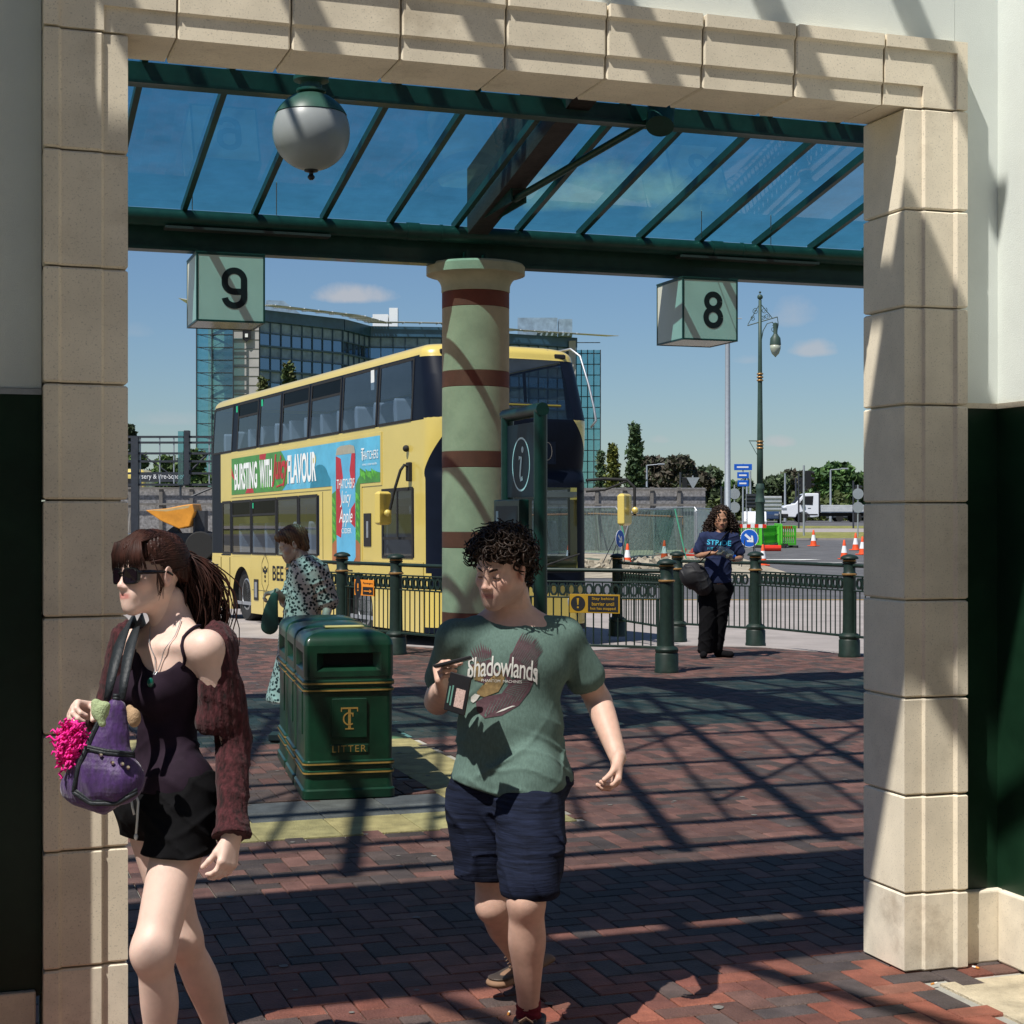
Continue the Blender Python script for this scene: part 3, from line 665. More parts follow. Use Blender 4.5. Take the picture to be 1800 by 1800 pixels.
def litter_bin(label, loc, rot, sticker):
    t = thing('litter_bin', label, 'litter bin', loc, rot, 'green litter bins standing back to back')
    mb = MB(); rr_loft(mb, BW_, BD_, .045, [(0,.012),(.008,.0),(.055,.0),(.065,.012),(.13,.018),(.145,.018),(.15,.006),(.172,.006),(.177,.014),(.198,.014),(.203,.004),(.228,.004),(.236,.016),(.645,.016),(.650,.006),(.668,.006),(.673,.016),(.683,.016),(.688,.004),(.715,.004),(.722,.014),(.74,.014)])
    mb.build('body', m_bin, t, smooth=True, auto=25)
    mb = MB()
    for z, i in ((.161, .005), (.2155, .003), (.659, .005), (.701, .003)): rr_loft(mb, BW_, BD_, .045, [(z-.005, i-.0015), (z+.005, i-.0015)], cap=False)
    mb.build('gold_line', m_bingold, t)
    # hood with an opening on every side
    mb = MB(); w, d = BW_-.02, BD_-.02; z0, z1 = .741, .93; a = .075; zz0, zz1 = .775, .885
    def wallq(p, q, nrm):
        p = Vector(p); q = Vector(q); n_ = Vector(nrm)
        L = (q-p).length; e = (q-p).normalized()
        def pt(s, z, dep): v = p+e*s-n_*dep; return (v.x, v.y, z)
        ss = [0, a*.55, L-a*.55, L]; zc = [z0, zz0, zz1, z1]
        for i in range(3):
            for j in range(3):
                if i == 1 and j == 1: continue
                mb.add([pt(ss[i], zc[j], 0), pt(ss[i+1], zc[j], 0), pt(ss[i+1], zc[j+1], 0), pt(ss[i], zc[j+1], 0)], [(0,1,2,3)])
        o = [pt(ss[1], zz0, 0), pt(ss[2], zz0, 0), pt(ss[2], zz1, 0), pt(ss[1], zz1, 0)]; k = .045
        i_ = [pt(ss[1]+k, zz0+.03, .05), pt(ss[2]-k, zz0+.03, .05), pt(ss[2]-k, zz1-.008, .05), pt(ss[1]+k, zz1-.008, .05)]
        mb.add(o+i_, [(0,1,5,4),(1,2,6,5),(2,3,7,6),(3,0,4,7)])
    r_ = .035; X, Y = w/2, d/2
    wallq((-X+r_,-Y,0),(X-r_,-Y,0),(0,-1,0)); wallq((X,-Y+r_,0),(X,Y-r_,0),(1,0,0)); wallq((X-r_,Y,0),(-X+r_,Y,0),(0,1,0)); wallq((-X,Y-r_,0),(-X,-Y+r_,0),(-1,0,0))
    for sx, sy, a0 in ((1,1,0),(-1,1,90),(-1,-1,180),(1,-1,270)):
        pts = [(sx*(X-r_)+r_*math.cos(rad(a0+18*i)), sy*(Y-r_)+r_*math.sin(rad(a0+18*i))) for i in range(6)]
        mb.add([(x, y, z0) for x, y in pts]+[(x, y, z1) for x, y in pts], [(i, i+1, 7+i, 6+i) for i in range(5)])
    rr_loft(mb, w, d, .035, [(z1, 0), (.955, .006), (.978, .022), (.995, .05), (1.008, .10), (1.016, .16), (1.02, .24)])
    mb.build('hood', m_bin, t, smooth=True, auto=35)
    mb = MB(); mb.box(-X+.06, X-.06, -Y+.06, Y-.06, .742, .93); mb.build('liner', m_dark, t)
    mb = MB(); mb.box(-.105, .105, -BD_/2+.002, -BD_/2+.016, .37, .61, ch=.005); mb.build('emblem_panel', m_bin, t)
    mb = MB(); y = -BD_/2+.0008
    mb.box(-.008, .008, y-.0004, y+.0004, .43, .552); mb.box(-.052, .052, y-.0008, y+.0003, .546, .556); mb.box(-.052, -.046, y-.0012, y+.0004, .530, .5559); mb.box(.046, .052, y-.0012, y+.0004, .530, .5559); mb.box(-.026, .026, y-.0014, y, .4225, .430)
    stroke(mb, [(.034*math.cos(rad(a)), .036*math.sin(rad(a))) for a in range(48, 318, 10)], .009, (-.002, y-.0018, .487)); mb.box(.018, .024, y-.0022, y, .500, .524)
    add_text(mb, 'LITTER', (0, y+.007, .305), (1,0,0), (0,0,1), .05, fit=(.205, .040), bold=0, spacing=1.2)
    mb.build('lettering', m_bingold, t)
    mb = MB(); mb.box(-.115, .115, -BD_/2+.009, -BD_/2+.016, .28, .33, ch=.003); mb.build('name_plate', m_bin, t)
    if sticker:
        mb = MB(); mb.box(-BW_/2+.013, -BW_/2+.016, -.10, .03, .42, .63); mb.build('sticker', sticker, t)
    mb = MB(); mb.box(-BW_/2+.010, -BW_/2+.016, -.14, .07, .38, .64, ch=.003); mb.build('side_panel', m_bin, t)
    return t
b0 = Vector((-1.05, 10.12, 0)); bd = Vector((-math.sin(rad(13)), math.cos(rad(13)), 0))
m_stk = M('paper_sticker', (.62,.66,.62), .6, var=.1, scale=50); m_stkr = M('red_sticker', (.5,.03,.03), .6, var=.1, scale=40); m_stkg = M('faded_sticker', (.30,.36,.33), .6, var=.2, scale=40)
litter_bin('green litter bin nearest the camera, with gold emblem and white side sticker', b0, rad(13), m_stk)
litter_bin('middle green litter bin of the three, with a faded grey side sticker', b0+bd*.62, rad(13), m_stkg)
litter_bin('farthest green litter bin of the three, with a red side sticker', b0+bd*1.24, rad(13), m_stkr)
pl = MB(); pl.box(-.12,.12,-.07,.07,0,.012, ch=.003); p_ = pl.build('stub_plate', M('yellow_plate', (.45,.42,.16), .5, var=.2), None); p_.location = b0+Vector((0,.02,1.02)); p_.rotation_euler = (0,0,rad(13)); tag(p_, 'small yellow stub plate lying on top of the nearest litter bin', 'plate')
# ================= information board
A = P(950, 905, 12.5); B = P(892, 905, 13.26); A.z = B.z = 0
ang = math.atan2(A.y-B.y, A.x-B.x); W_ = (A-B).length
m_gdark = M('board_green', (.007,.032,.022), .4, var=.25, scale=9, stain=.25, staincol=(.03,.05,.04))
ib = thing('information_board', 'dark green framed information board with white letter i beside the column', 'information board', B, ang)
ZT = 2.53
for x in (0, W_):
    mb = MB(); mb.tube([(x,0,0),(x,0,ZT)], .052, 18); mb.build('post', m_gdark, ib, smooth=True, auto=50)
mb = MB(); mb.tube([(-.052,0,ZT),(W_+.052,0,ZT)], .0525, 18); mb.build('top_rail', m_gdark, ib, smooth=True, auto=50)
m_navy = M('navy_glass_panel', (.008,.014,.022), .5, var=.2, spec=.25)
mb = MB(); mb.box(.055, W_-.055, -.02, .02, 1.86, ZT-.09); mb.build('header_panel', m_navy, ib)
mb = MB(); cx, cz = W_/2, 2.12
for R, r in ((.215, .20),): mb.add([(cx+a*math.cos(2*PI*k/40), -.0215, cz+a*math.sin(2*PI*k/40)) for a in (R, r) for k in range(40)], [(k, (k+1) % 40, 40+(k+1) % 40, 40+k) for k in range(40)])
mb.sphere((cx+.035, -.021, cz+.115), .026, 12, 8, sc=(1,.1,1))
stroke(mb, [(-.05,.06),(.01,.065),(-.02,-.08),(-.005,-.11),(.04,-.10)], .035, (cx, -.0225, cz-.01)); mb.build('letter_symbol', M('white_symbol', (.75,.8,.78), .5), ib)
mb = MB(); x0, x1 = .075, W_-.10
mb.box(x0, x1, -.14, -.06, .70, 1.84, ch=.008); mb.build('display_case', m_gdark, ib)
mb = MB(); mb.box(x0+.04, x1-.04, -.1415, -.1402, .75, 1.79); mb.build('case_glass', m_navy, ib)
mb = MB(); mb.box(x0+.06, x0+.30, -.1435, -.142, .80, 1.60); mb.box(x0+.06, x0+.12, -.1435, -.142, 1.67, 1.75); mb.build('timetable', M('poster_paper', (.45,.55,.55), .6, var=.1), ib)
mpo = M('crowd_poster', (.30,.09,.06), .6, var=.9, scale=26, stain=.9, staincol=(.10,.10,.2)); mb = MB(); mb.box(x0+.315, x1-.06, -.1435, -.142, .80, 1.62); mb.build('photo_poster', mpo, ib)
# ================= yellow double decker bus
m_by = M('bus_yellow', (.62,.48,.12), .28, var=.06, scale=1.3, stain=.12, staincol=(.30,.24,.12), coat=.5, spec=.5)
m_bk = M('bus_black', (.006,.009,.018), .4, var=.15, scale=3, spec=.08)
m_rub = M('rubber', (.018,.018,.018), .8, var=.2, scale=20)
m_bgl = glass('bus_glass', (.36,.43,.50), refl=.07, dens=.98)
m_wsg = glass('windscreen_glass', (.62,.70,.72), refl=.05, dens=.98)
m_bgd = glass('bus_glass_dark', (.03,.03,.035), refl=.0, dens=.98, mirror=(.35,.35,.35))
m_int = M('bus_interior', (.22,.23,.25), .7, var=.1)
m_seat = M('seat_grey', (.66,.68,.72), .5, var=.08); m_seatd = M('seat_moquette', (.06,.07,.14), .9, var=.3, scale=40)
BUSP = Vector((-1.05, 22.3, -.14)); e1 = Vector((-.438, .899, -.0142)).normalized(); e2 = Vector((.899, .438, 0)).normalized(); e3 = e1.cross(e2)*-1
if e3.z < 0: e3 = -e3
BM = Matrix.Translation(BUSP) @ Matrix((e1, e2, e3)).transposed().to_4x4()      # x rearwards, y to the kerb side, z up
bus = thing('double_decker_bus', 'yellow double decker bus with a fruity cider advertisement along its side', 'bus', BUSP)
LB_, WB_, ZR = 11.45, 2.5, 4.30
def fo(z):                       # how far the nose lies back at height z
    if z < 2.35: return .02
    if z < 2.5: return .02+.05*(z-2.35)/.15
    if z < 3.2: return .07-.09*math.sin((z-2.5)/.7*PI/2)
    return -.02+.42*((z-3.2)/1.0)**1.25
def ins(z): return 0 if z < 3.25 else .05*(z-3.25)/.9
def plan(s, z):                  # s: ('side', x) near side; ('front', w); etc -> x, y
    pass
RF = .38
def near_cols():
    xs = sorted(set([RF, .81, 2.10, 2.21, 3.68, 3.81, 5.22, 5.36, 6.74, 6.88, 8.08, 8.22, 9.46, 9.72, 9.84, 11.15, 10.6, 9.8, 2.01, 4.12, 2.86, .73, 2.0, 4.78, 10.45, .55]+[5.9,5.8,7.0,7.1,8.5,8.62,9.93,4.9,9.80,1.2,1.6]))
    return xs
zrows = sorted(set([.22,.3,.45,.6,.85,1.05,1.2,1.26,1.3,1.95,2.02,2.25,2.30,2.35,2.4,2.6,2.8,3.0,3.07,3.17,3.22,3.24,3.82,3.86,4.10,4.13]+[round(2.3+.05*i,3) for i in range(19)]))
UPW = [(9.84,11.15,0),(8.22,9.46,1),(6.88,8.08,0),(5.36,6.74,1),(3.81,5.22,1),(2.21,3.68,0),(.81,2.10,0)]
LOW = [(9.93,10.45,0),(8.62,9.80,1),(7.1,8.5,1),(5.9,7.0,0),(4.9,5.8,0)]
def side_region(x, z):
    if z > 4.13: return 'y'
    if z > 3.2:
        for i, (a, b, v) in enumerate(UPW):
            if a < x < b and 3.22 < z < 4.10: return ('wu', i, 'vent' if v and z > 3.84 else 'pane')
        return 'k'
    if x > 10.6 and z > 1.25: return 'k'
    if 1.26 < z < 2.25:
        for i, (a, b, v) in enumerate(LOW):
            if a < x < b: return ('wl', i, 'vent' if v and z > 1.98 else 'pane')
        if .80 < x < 1.95: return ('wd', 0, 'pane')
        if 4.78 < x < 10.6 or .73 < x < 2.0: return 'k'
    return 'y'
faces = {}                       # key -> MB
def cell(key, quad):
    faces.setdefault(key, MB()).add(quad, [(0,1,2,3)])
def sx(x, z): return x+fo(z)*max(0, 1-(x/1.6))**1.5 if x < 1.6 else x
def rear(z): return -.10*max(0, (z-3.2))**1.0 if z > 3.2 else 0
xs = near_cols()+[LB_-.25]
for far in (0, 1):
    Y0 = 0 if not far else WB_
    for (xa, xb) in zip(xs, xs[1:]):
        for (za, zb) in zip(zrows, zrows[1:]):
            if zb <= 1.2001: continue
            r = side_region((xa+xb)/2, (za+zb)/2)
            key = r if isinstance(r, str) else (r[0]+('f' if far else 'n'), r[1], r[2])
            def pt(x, z): return (sx(x, z)+(rear(z) if x > 11 else 0), Y0+(ins(z) if not far else -ins(z)), z)
            cell(key, [pt(xa, za), pt(xb, za), pt(xb, zb), pt(xa, zb)])
# lower side plates with wheel arches
def arch(cx, r=.60, n=16): return [(cx-r*math.cos(PI*i/n), .42+r*math.sin(PI*i/n)) for i in range(n+1)]
low = [(RF+.02, 1.2), (RF+.02, .22)]+[(2.94-.585, .22)]+arch(2.94)[1:-1]+[(2.94+.585, .22), (9.17-.585, .13)]+arch(9.17)[1:-1]+[(9.17+.585, .13), (LB_-.25, .22), (LB_-.25, 1.2)]
for Y0, nm in ((0, 0), (WB_, 1)):
    mb = faces.setdefault('low', MB()); pts = []
    # triangulated by fan columns: split into strips between arches
    o_ = -.012 if Y0 == 0 else WB_+.012
    def strip(xa, xb, zb_): mb.box(xa, xb-.004, *sorted((o_, Y0-.001 if Y0 == 0 else Y0+.001)), zb_, 1.199)
    strip(RF+.02, 2.94-.6, .22); strip(2.94+.6, 9.17-.6, .17); strip(9.17+.6, LB_-.25, .2)
    for cx in (2.94, 9.17):
        a = arch(cx)
        for p, q in zip(a, a[1:]): mb.add([(p[0], o_, p[1]), (q[0], o_, q[1]), (q[0], o_, 1.199), (p[0], o_, 1.199)], [(0,1,2,3)])
        dp = .5 if Y0 == 0 else -.5
        for p, q in zip([(cx-.6, .2)]+a, a+[(cx+.6, .2)]): faces.setdefault('arch', MB()).add([(p[0], Y0, p[1]), (q[0], Y0, q[1]), (q[0], Y0+dp, q[1]), (p[0], Y0+dp, p[1])], [(0,1,2,3)])
# front and rear round the corners
NA = 10
NF = NA*2+18
def flim(z): return 8.5*(max(0, (z-2.45))/.77)**1.2+.8
def front_ring(z, warp=False):
    i = ins(z); out = []
    for k in range(NF+1):
        s = float(k)
        if warp:
            m = NF/2; l = flim(z); c = min(k, NF-k); c = l*c/5 if c <= 5 else l+(m-l)*(c-5)/(m-5); s = c if k <= m else NF-c
        if s <= NA: a = PI/2*s/NA; x, y = RF-RF*math.sin(a), i+RF-RF*math.cos(a)
        elif s < NF-NA: t = (s-NA)/18; x, y = -.06*math.sin(PI*t), i+RF+(WB_-2*RF-2*i)*t
        else: a = PI/2*(s-(NF-NA))/NA; x, y = RF-RF*math.cos(a), WB_-i-RF+RF*math.sin(a)
        out.append((sx(x, z) if x > 0 else x+fo(z), y))
    return out
def front_region(k, z):
    n = NA*2+18; s = k+.5; c = min(s, n-s)          # c: distance from either side, in steps
    if z > 4.10: return 'y'
    if z > 3.22: return ('ws', 0, 'up') if (c > NA*.85) else 'k'
    if z > 2.40:
        return 'y' if c < 5 else 'k'
    if z > 1.05: return ('ws', 1, 'low') if (c > NA*.8 and z < 2.25) else ('y' if c < 1 else 'k')
    if z > .85: return 'k' if c > 3 else 'y'
    return 'y' if z > .30 else 'k'
for (za, zb) in zip(zrows, zrows[1:]):
    wp = 2.40 < (za+zb)/2 < 3.22; ra, rb = front_ring(za, wp), front_ring(zb, wp)
    for k in range(len(ra)-1):
        r = front_region(k, (za+zb)/2)
        cell(r, [(*ra[k], za), (*ra[k+1], za), (*rb[k+1], zb), (*rb[k], zb)])
def rear_ring(z):
    i = ins(z); R = .25; out = []
    for k in range(7):
        a = PI/2*k/6; out.append((LB_-R+R*math.sin(a)+rear(z), i+R-R*math.cos(a)))
    for k in range(7):
        a = PI/2*k/6; out.append((LB_-R+R*math.cos(a)+rear(z), WB_-i-R+R*math.sin(a)))
    return out
for (za, zb) in zip(zrows, zrows[1:]):
    ra, rb = rear_ring(za), rear_ring(zb)
    for k in range(len(ra)-1):
        z = (za+zb)/2
        if za < .3: continue
        r = 'k' if (k < 5 and 1.25 < z < 3.2) else ('y' if z < 3.2 or z > 4.1 else ('k' if k < 4 else ('wr', 0, 'rear')))
        cell(r, [(*ra[k], za), (*ra[k+1], za), (*rb[k+1], zb), (*rb[k], zb)])
# roof
def whole(z):
    return front_ring(z)+[(x, WB_-ins(z)) for x in (2,4,6,8,10)]+list(reversed(rear_ring(z)))+[(x, ins(z)) for x in (10,8,6,4,2)]
prev_r = [(x, y, 4.13) for x, y in whole(4.13)]
cx0, cy0 = 5.7, WB_/2
mb = faces['y']
for t in range(1, 7):
    a = PI/2*t/6; z = 4.13+.17*math.sin(a); d = .24*(1-math.cos(a))
    ring = []
    for x, y in whole(4.13):
        nx = x+d*(1 if x < .8 else (-1 if x > LB_-.6 else 0))*1.0; ny = y+d*(1 if y < .5 else (-1 if y > WB_-.5 else 0))
        ring.append((nx, ny, z))
    n = len(ring)
    for k in range(n): mb.add([prev_r[k], prev_r[(k+1) % n], ring[(k+1) % n], ring[k]], [(0,1,2,3)])
    prev_r = ring
mb.add(prev_r, [tuple(range(len(prev_r)))])
BW2 = lambda mb: [setattr(mb, 'v', [tuple(BM @ Vector(p)) for p in mb.v]), mb][1]
NAMES = {'low': ('lower_panel', m_by), 'y': ('yellow_bodywork', m_by), 'k': ('black_bodywork', m_bk), 'arch': ('wheel_arch', m_rub)}
def bpart(name, mat, mb, parent=bus, **k): BW2(mb); return mb.build(name, mat, parent, world=True, **k)
wins = {}
for key, mb in faces.items():
    if key == 'low': bpart('lower_panel', m_by, mb)
    elif isinstance(key, str):
        o = bpart(NAMES[key][0], NAMES[key][1], mb)
        bm = bmesh.new(); bm.from_mesh(o.data); bmesh.ops.remove_doubles(bm, verts=bm.verts, dist=.0008); bmesh.ops.recalc_face_normals(bm, faces=bm.faces); bm.to_mesh(o.data); bm.free()
        for p in o.data.polygons: p.use_smooth = True
        o.data.set_sharp_from_angle(angle=rad(32))
    elif key[0] == 'ws' or key[0] == 'wr': bpart('windscreen' if key[0] == 'ws' else 'rear_window', m_wsg if key[0] == 'ws' else m_bgd, mb, smooth=True)
    else: bpart('window' if key[2] == 'pane' else 'window_vent', m_bgl if (key[2] == 'pane') else m_bgd, mb)
# thin pillars and vent frames on the near side
for (a, b, v) in UPW:
    mb = MB(); i_ = ins(3.6)
    for (xa, xb, za, zb) in ((a-.03, a+.02, 3.22, 4.1), (b-.02, b+.03, 3.22, 4.1), (a+.021, b-.021, 4.07, 4.11), (a+.021, b-.021, 3.20, 3.24))+(((a+.021, b-.021, 3.82, 3.86),) if v else ()):
        mb.add([(xa, ins(za)-.008, za), (xb, ins(za)-.008, za), (xb, ins(zb)-.008, zb), (xa, ins(zb)-.008, zb)], [(0,1,2,3)])
    bpart('window_frame', m_rub, mb)
for (a, b, v) in LOW+[(.80, 1.95, 0)]:
    mb = MB()
    for (xa, xb, za, zb) in ((a-.03, a+.02, 1.25, 2.27), (b-.02, b+.03, 1.25, 2.27), (a+.021, b-.021, 2.22, 2.27), (a+.021, b-.021, 1.25, 1.29))+(((a+.021, b-.021, 1.96, 2.0),) if v else ()): mb.box(xa, xb, -.009, -.001, za, zb)
    if b == 1.95: mb.box(.82, 1.93, -.009, -.001, 1.52, 1.56); mb.box(1.35, 1.39, -.009, -.001, 1.561, 2.219)
    bpart('window_frame', m_rub, mb)
# interior
mb = MB(); mb.box(.3, 11.3, .06, 2.44, 2.12, 2.2); bpart('upper_floor', m_int, mb)
mb = MB(); mb.box(.3, 11.3, .06, 2.44, .30, .36); mb.box(1.9, 1.96, .06, 1.2, .36, 1.9); bpart('lower_floor', m_int, mb)
mb = MB(); mb.box(.6, 11.1, .1, 2.4, 4.14, 4.16); bpart('ceiling', m_seat, mb)
mb = MB(); mb.box(4.2, 8.4, 2.05, 2.1, 2.25, 3.05); bpart('stair_panel', m_int, mb)
for deck, z0, rows in ((0, 2.5, [1.3+.82*i for i in range(12)]), (1, .72, [5.2+.82*i for i in range(6)])):
    for x in rows:
        for y0 in (.12, 1.5):
            mb = MB()
            for q in (0, .45):
                prof = [(x+.42, z0+.42), (x+.50, z0+.42), (x+.58, z0+.95), (x+.56, z0+1.09), (x+.52, z0+1.12), (x+.47, z0+1.08), (x+.44, z0+.8)]
                mb.prism(prof, y0+q+.02, y0+q+.42); mb.box(x, x+.44, y0+q+.02, y0+q+.42, z0+.38, z0+.48, ch=.03)
            bpart('seat', m_seat, mb, bevel=.02)
mb = MB()
for x in (1.9, 3.54, 5.18, 6.82): mb.tube([(x, .55, 2.2), (x, .55, 4.13)], .017, 8)
mb.tube([(.45, .3, 3.45), (.45, 2.2, 3.45)], .02, 8); mb.tube([(.42, .12, 3.42), (.42, .12, 3.30)], .02, 8)
for x in (5.0, 7.5): mb.tube([(x, .7, .36), (x, .7, 2.1)], .017, 8)
bpart('grab_pole', M('yellow_pole', (.6,.38,.03), .4), mb)
# wheels
def wheel(x, y, s):
    mb = MB(); R = Matrix.Translation((x, y, .50)) @ Matrix.Rotation(PI/2*s, 4, 'X')
    mb.lathe([(.30,-.02),(.33,.0),(.47,.0),(.50,-.04),(.50,-.24),(.47,-.28),(.30,-.28)], 40, M=R); w_ = bpart('wheel', m_rub, mb, smooth=True, auto=35)
    mb = MB(); mb.lathe([(.30,-.02),(.275,-.01),(.26,-.05),(.20,-.14),(.13,-.16),(.12,-.06),(.09,-.03),(.0,-.03)], 32, M=R)
    for k in range(10):
        a = 2*PI*k/10; p = R @ Vector((.17*math.cos(a), .17*math.sin(a), -.13)); q = R @ Vector((.17*math.cos(a), .17*math.sin(a), -.09)); mb.tube([p, q], .013, 6)
    BW2(mb); mb.build('rim', m_steel, w_, world=False, smooth=True, auto=35); rim = bpy.data.objects[-1] if 0 else None
def wheel2(x, y, s):
    R = Matrix.Translation((x, y, .50)) @ Matrix.Rotation(PI/2*s, 4, 'X')
    mb = MB(); mb.lathe([(.30,-.02),(.33,.0),(.47,.0),(.50,-.04),(.50,-.24),(.47,-.28),(.30,-.28)], 40, M=R); w_ = bpart('wheel', m_rub, mb, smooth=True, auto=35)
    mb = MB(); mb.lathe([(.30,-.02),(.275,-.01),(.26,-.05),(.20,-.14),(.13,-.16),(.12,-.06),(.09,-.03),(.001,-.03)], 32, M=R)
    for k in range(10):
        a = 2*PI*k/10; mb.tube([R @ Vector((.17*math.cos(a), .17*math.sin(a), -.14)), R @ Vector((.17*math.cos(a), .17*math.sin(a), -.09))], .013, 6)
    bpart('rim', m_steel, mb, parent=w_, smooth=True, auto=35)
for x in (2.94, 9.17): wheel2(x, .07, 1); wheel2(x, WB_-.07, -1)
mb = MB(); mb.box(.5, 11.2, .2, 2.3, .25, .9); bpart('underframe', m_rub, mb)
# advertisement panels (flat prints on the side)
ya = -.004
m_adg = M('print_green', (.04,.22,.03), .35, var=.25, scale=3, coat=.3); m_ads = M('print_sky', (.09,.42,.62), .35, var=.2, scale=2.5, coat=.3, stain=.5, staincol=(.45,.65,.72))
m_adw = M('print_white', (.8,.82,.8), .35, var=.03); m_adr = M('print_red', (.42,.015,.03), .35, var=.2, scale=6); m_adb = M('print_blue', (.10,.40,.62), .3, var=.15, scale=3); m_adt = M('print_teal', (.02,.20,.30), .35); m_ady = M('print_yellow', (.6,.5,.08), .4); m_ado = M('print_earth', (.35,.12,.04), .4, var=.2); m_adl = M('print_leaf', (.10,.40,.04), .4, var=.5, scale=12)
def quadm(mb, x0, x1, z0, z1, y): mb.add([(x0, y, z0), (x1, y, z0), (x1, y, z1), (x0, y, z1)], [(0,1,2,3)])
def polym(mb, pts, y): mb.add([(x, y, z) for x, z in pts], [tuple(range(len(pts)))])
ad = MB(); ad.box(1.96, 9.86, -.010, -.0005, 2.33, 3.12); ad.box(2.80, 4.18, -.0102, -.0005, 1.08, 2.33); ad = bpart('advert_frame', m_by, ad)
ya = -.0125
def adp(name, mat, fn):
    mb = MB(); fn(mb); bpart(name, mat, mb, parent=ad)
adp('sky_print', m_ads, lambda mb: (quadm(mb, 2.01, 9.8, 2.38, 3.07, ya), quadm(mb, 2.86, 4.12, 1.13, 2.38, ya)))
y2 = ya-.003
adp('green_print', m_adg, lambda mb: (polym(mb, [(9.8,2.38),(9.8,3.07),(6.75,3.07),(6.6,2.98),(6.35,2.8),(6.30,2.65),(6.4,2.5),(6.6,2.42),(6.7,2.38)], y2), polym(mb, [(4.12,1.35),(4.12,2.25),(3.95,2.3),(3.8,2.15),(3.75,1.35)], y2), polym(mb, [(3.1,1.35),(3.1,2.3),(2.95,2.45),(2.86,2.5),(2.86,1.35)], y2), polym(mb, [(2.86,2.38),(2.86,2.62),(2.6,2.55),(2.3,2.56),(2.01,2.52),(2.01,2.38)], y2)))
adp('hill_print', m_adt, lambda mb: polym(mb, [(5.15,2.5)]+[(4.72+.43*math.cos(PI*i/10), 2.5+.25*math.sin(PI*i/10)) for i in range(1, 10)]+[(4.2,2.5),(4.2,2.38),(5.2,2.38)], y2))
adp('earth_print', m_ado, lambda mb: polym(mb, [(4.12,1.13),(4.12,1.45),(3.8,1.6),(3.4,1.64),(3.1,1.58),(2.86,1.45),(2.86,1.13)], y2-.001))
adp('can_print', m_adb, lambda mb: polym(mb, [(3.90,1.25),(3.93,2.85),(3.85,2.95),(3.12,2.95),(3.05,2.85),(3.05,1.25),(3.15,1.18),(3.8,1.18)], y2-.002))
adp('can_red_print', m_adr, lambda mb: (polym(mb, [(3.92,1.6),(3.93,2.85),(3.7,2.8),(3.6,2.5),(3.75,2.3),(3.6,1.9),(3.7,1.55)], y2-.003), polym(mb, [(3.06,2.4),(3.05,2.85),(3.2,2.9),(3.3,2.6),(3.2,2.3)], y2-.003), polym(mb, [(3.06,1.7),(3.06,2.1),(3.25,2.0),(3.3,1.8)], y2-.003), polym(mb, [(9.8,2.75),(9.8,2.9),(9.6,2.7),(9.55,2.62)], y2-.001), polym(mb, [(8.0,2.98),(8.0,3.07),(7.6,3.07),(7.65,2.96)], y2-.001), polym(mb, [(8.9,2.385),(8.8,2.46),(8.6,2.5),(8.4,2.45),(8.35,2.385)], y2-.001)))
adp('can_top_print', M('print_silver', (.5,.45,.35), .3, metal=.4), lambda mb: polym(mb, [(3.93,2.86),(3.87,2.97),(3.7,3.0),(3.28,3.0),(3.10,2.97),(3.05,2.86)], y2-.0035))
adp('leaf_print', m_adl, lambda mb: [polym(mb, [(x+.05*random.uniform(-1,1), z), (x+.12, z+.05), (x+.16, z+.15), (x+.03, z+.10)], y2-.0015) for x, z in [(3.0,1.5+.12*i) for i in range(6)]+[(2.9,1.55+.14*i) for i in range(5)]+[(3.96,1.5+.14*i) for i in range(5)]+[(2.1+.12*i,2.42+.03*(i%2)) for i in range(6)]+[(6.55+.3*i,2.42) for i in range(5)]])
adp('balloon_print', m_ady, lambda mb: (mb.add([(5.0+.10*math.cos(2*PI*i/16), y2, 2.84+.10*math.sin(2*PI*i/16)) for i in range(16)], [tuple(range(16))]), polym(mb, [(4.97,2.68),(5.03,2.68),(5.06,2.78),(4.94,2.78)], y2-.0004)))
def lett(mb, s, x, z, fit, **k): add_text(mb, s, (x, y2-.005, z), (-1,0,0), (0,0,1), .3, fit=fit, **k)
adp('white_lettering', m_adw, lambda mb: (lett(mb, 'BURSTING', 8.86, 2.71, (1.45,.50), bold=.010), lett(mb, 'WITH', 7.62, 2.71, (.74,.50), bold=.010), lett(mb, 'FLAVOUR', 5.62, 2.73, (1.50,.50), bold=.010),
    lett(mb, 'THATCHERS', 2.43, 2.80, (.72,.13)), lett(mb, 'T', 2.72, 2.82, (.13,.19)), lett(mb, 'FAMILY CIDER MAKERS', 2.43, 2.66, (.6,.028)), lett(mb, 'THATCHERS', 3.48, 2.40, (.80,.15)), lett(mb, 'Juicy', 3.48, 2.16, (.5,.26), shear=.3), lett(mb, 'Apple', 3.48, 1.86, (.60,.28), shear=.3), lett(mb, 'CIDER', 3.45, 1.66, (.45,.08))))
adp('red_lettering', m_adr, lambda mb: (lett(mb, 'Juicy', 6.80, 2.74, (.92,.58), shear=.35, bold=.010), polym(mb, [(7.0,2.44),(6.55,2.48),(6.55,2.51),(7.0,2.47)], y2-.006)))
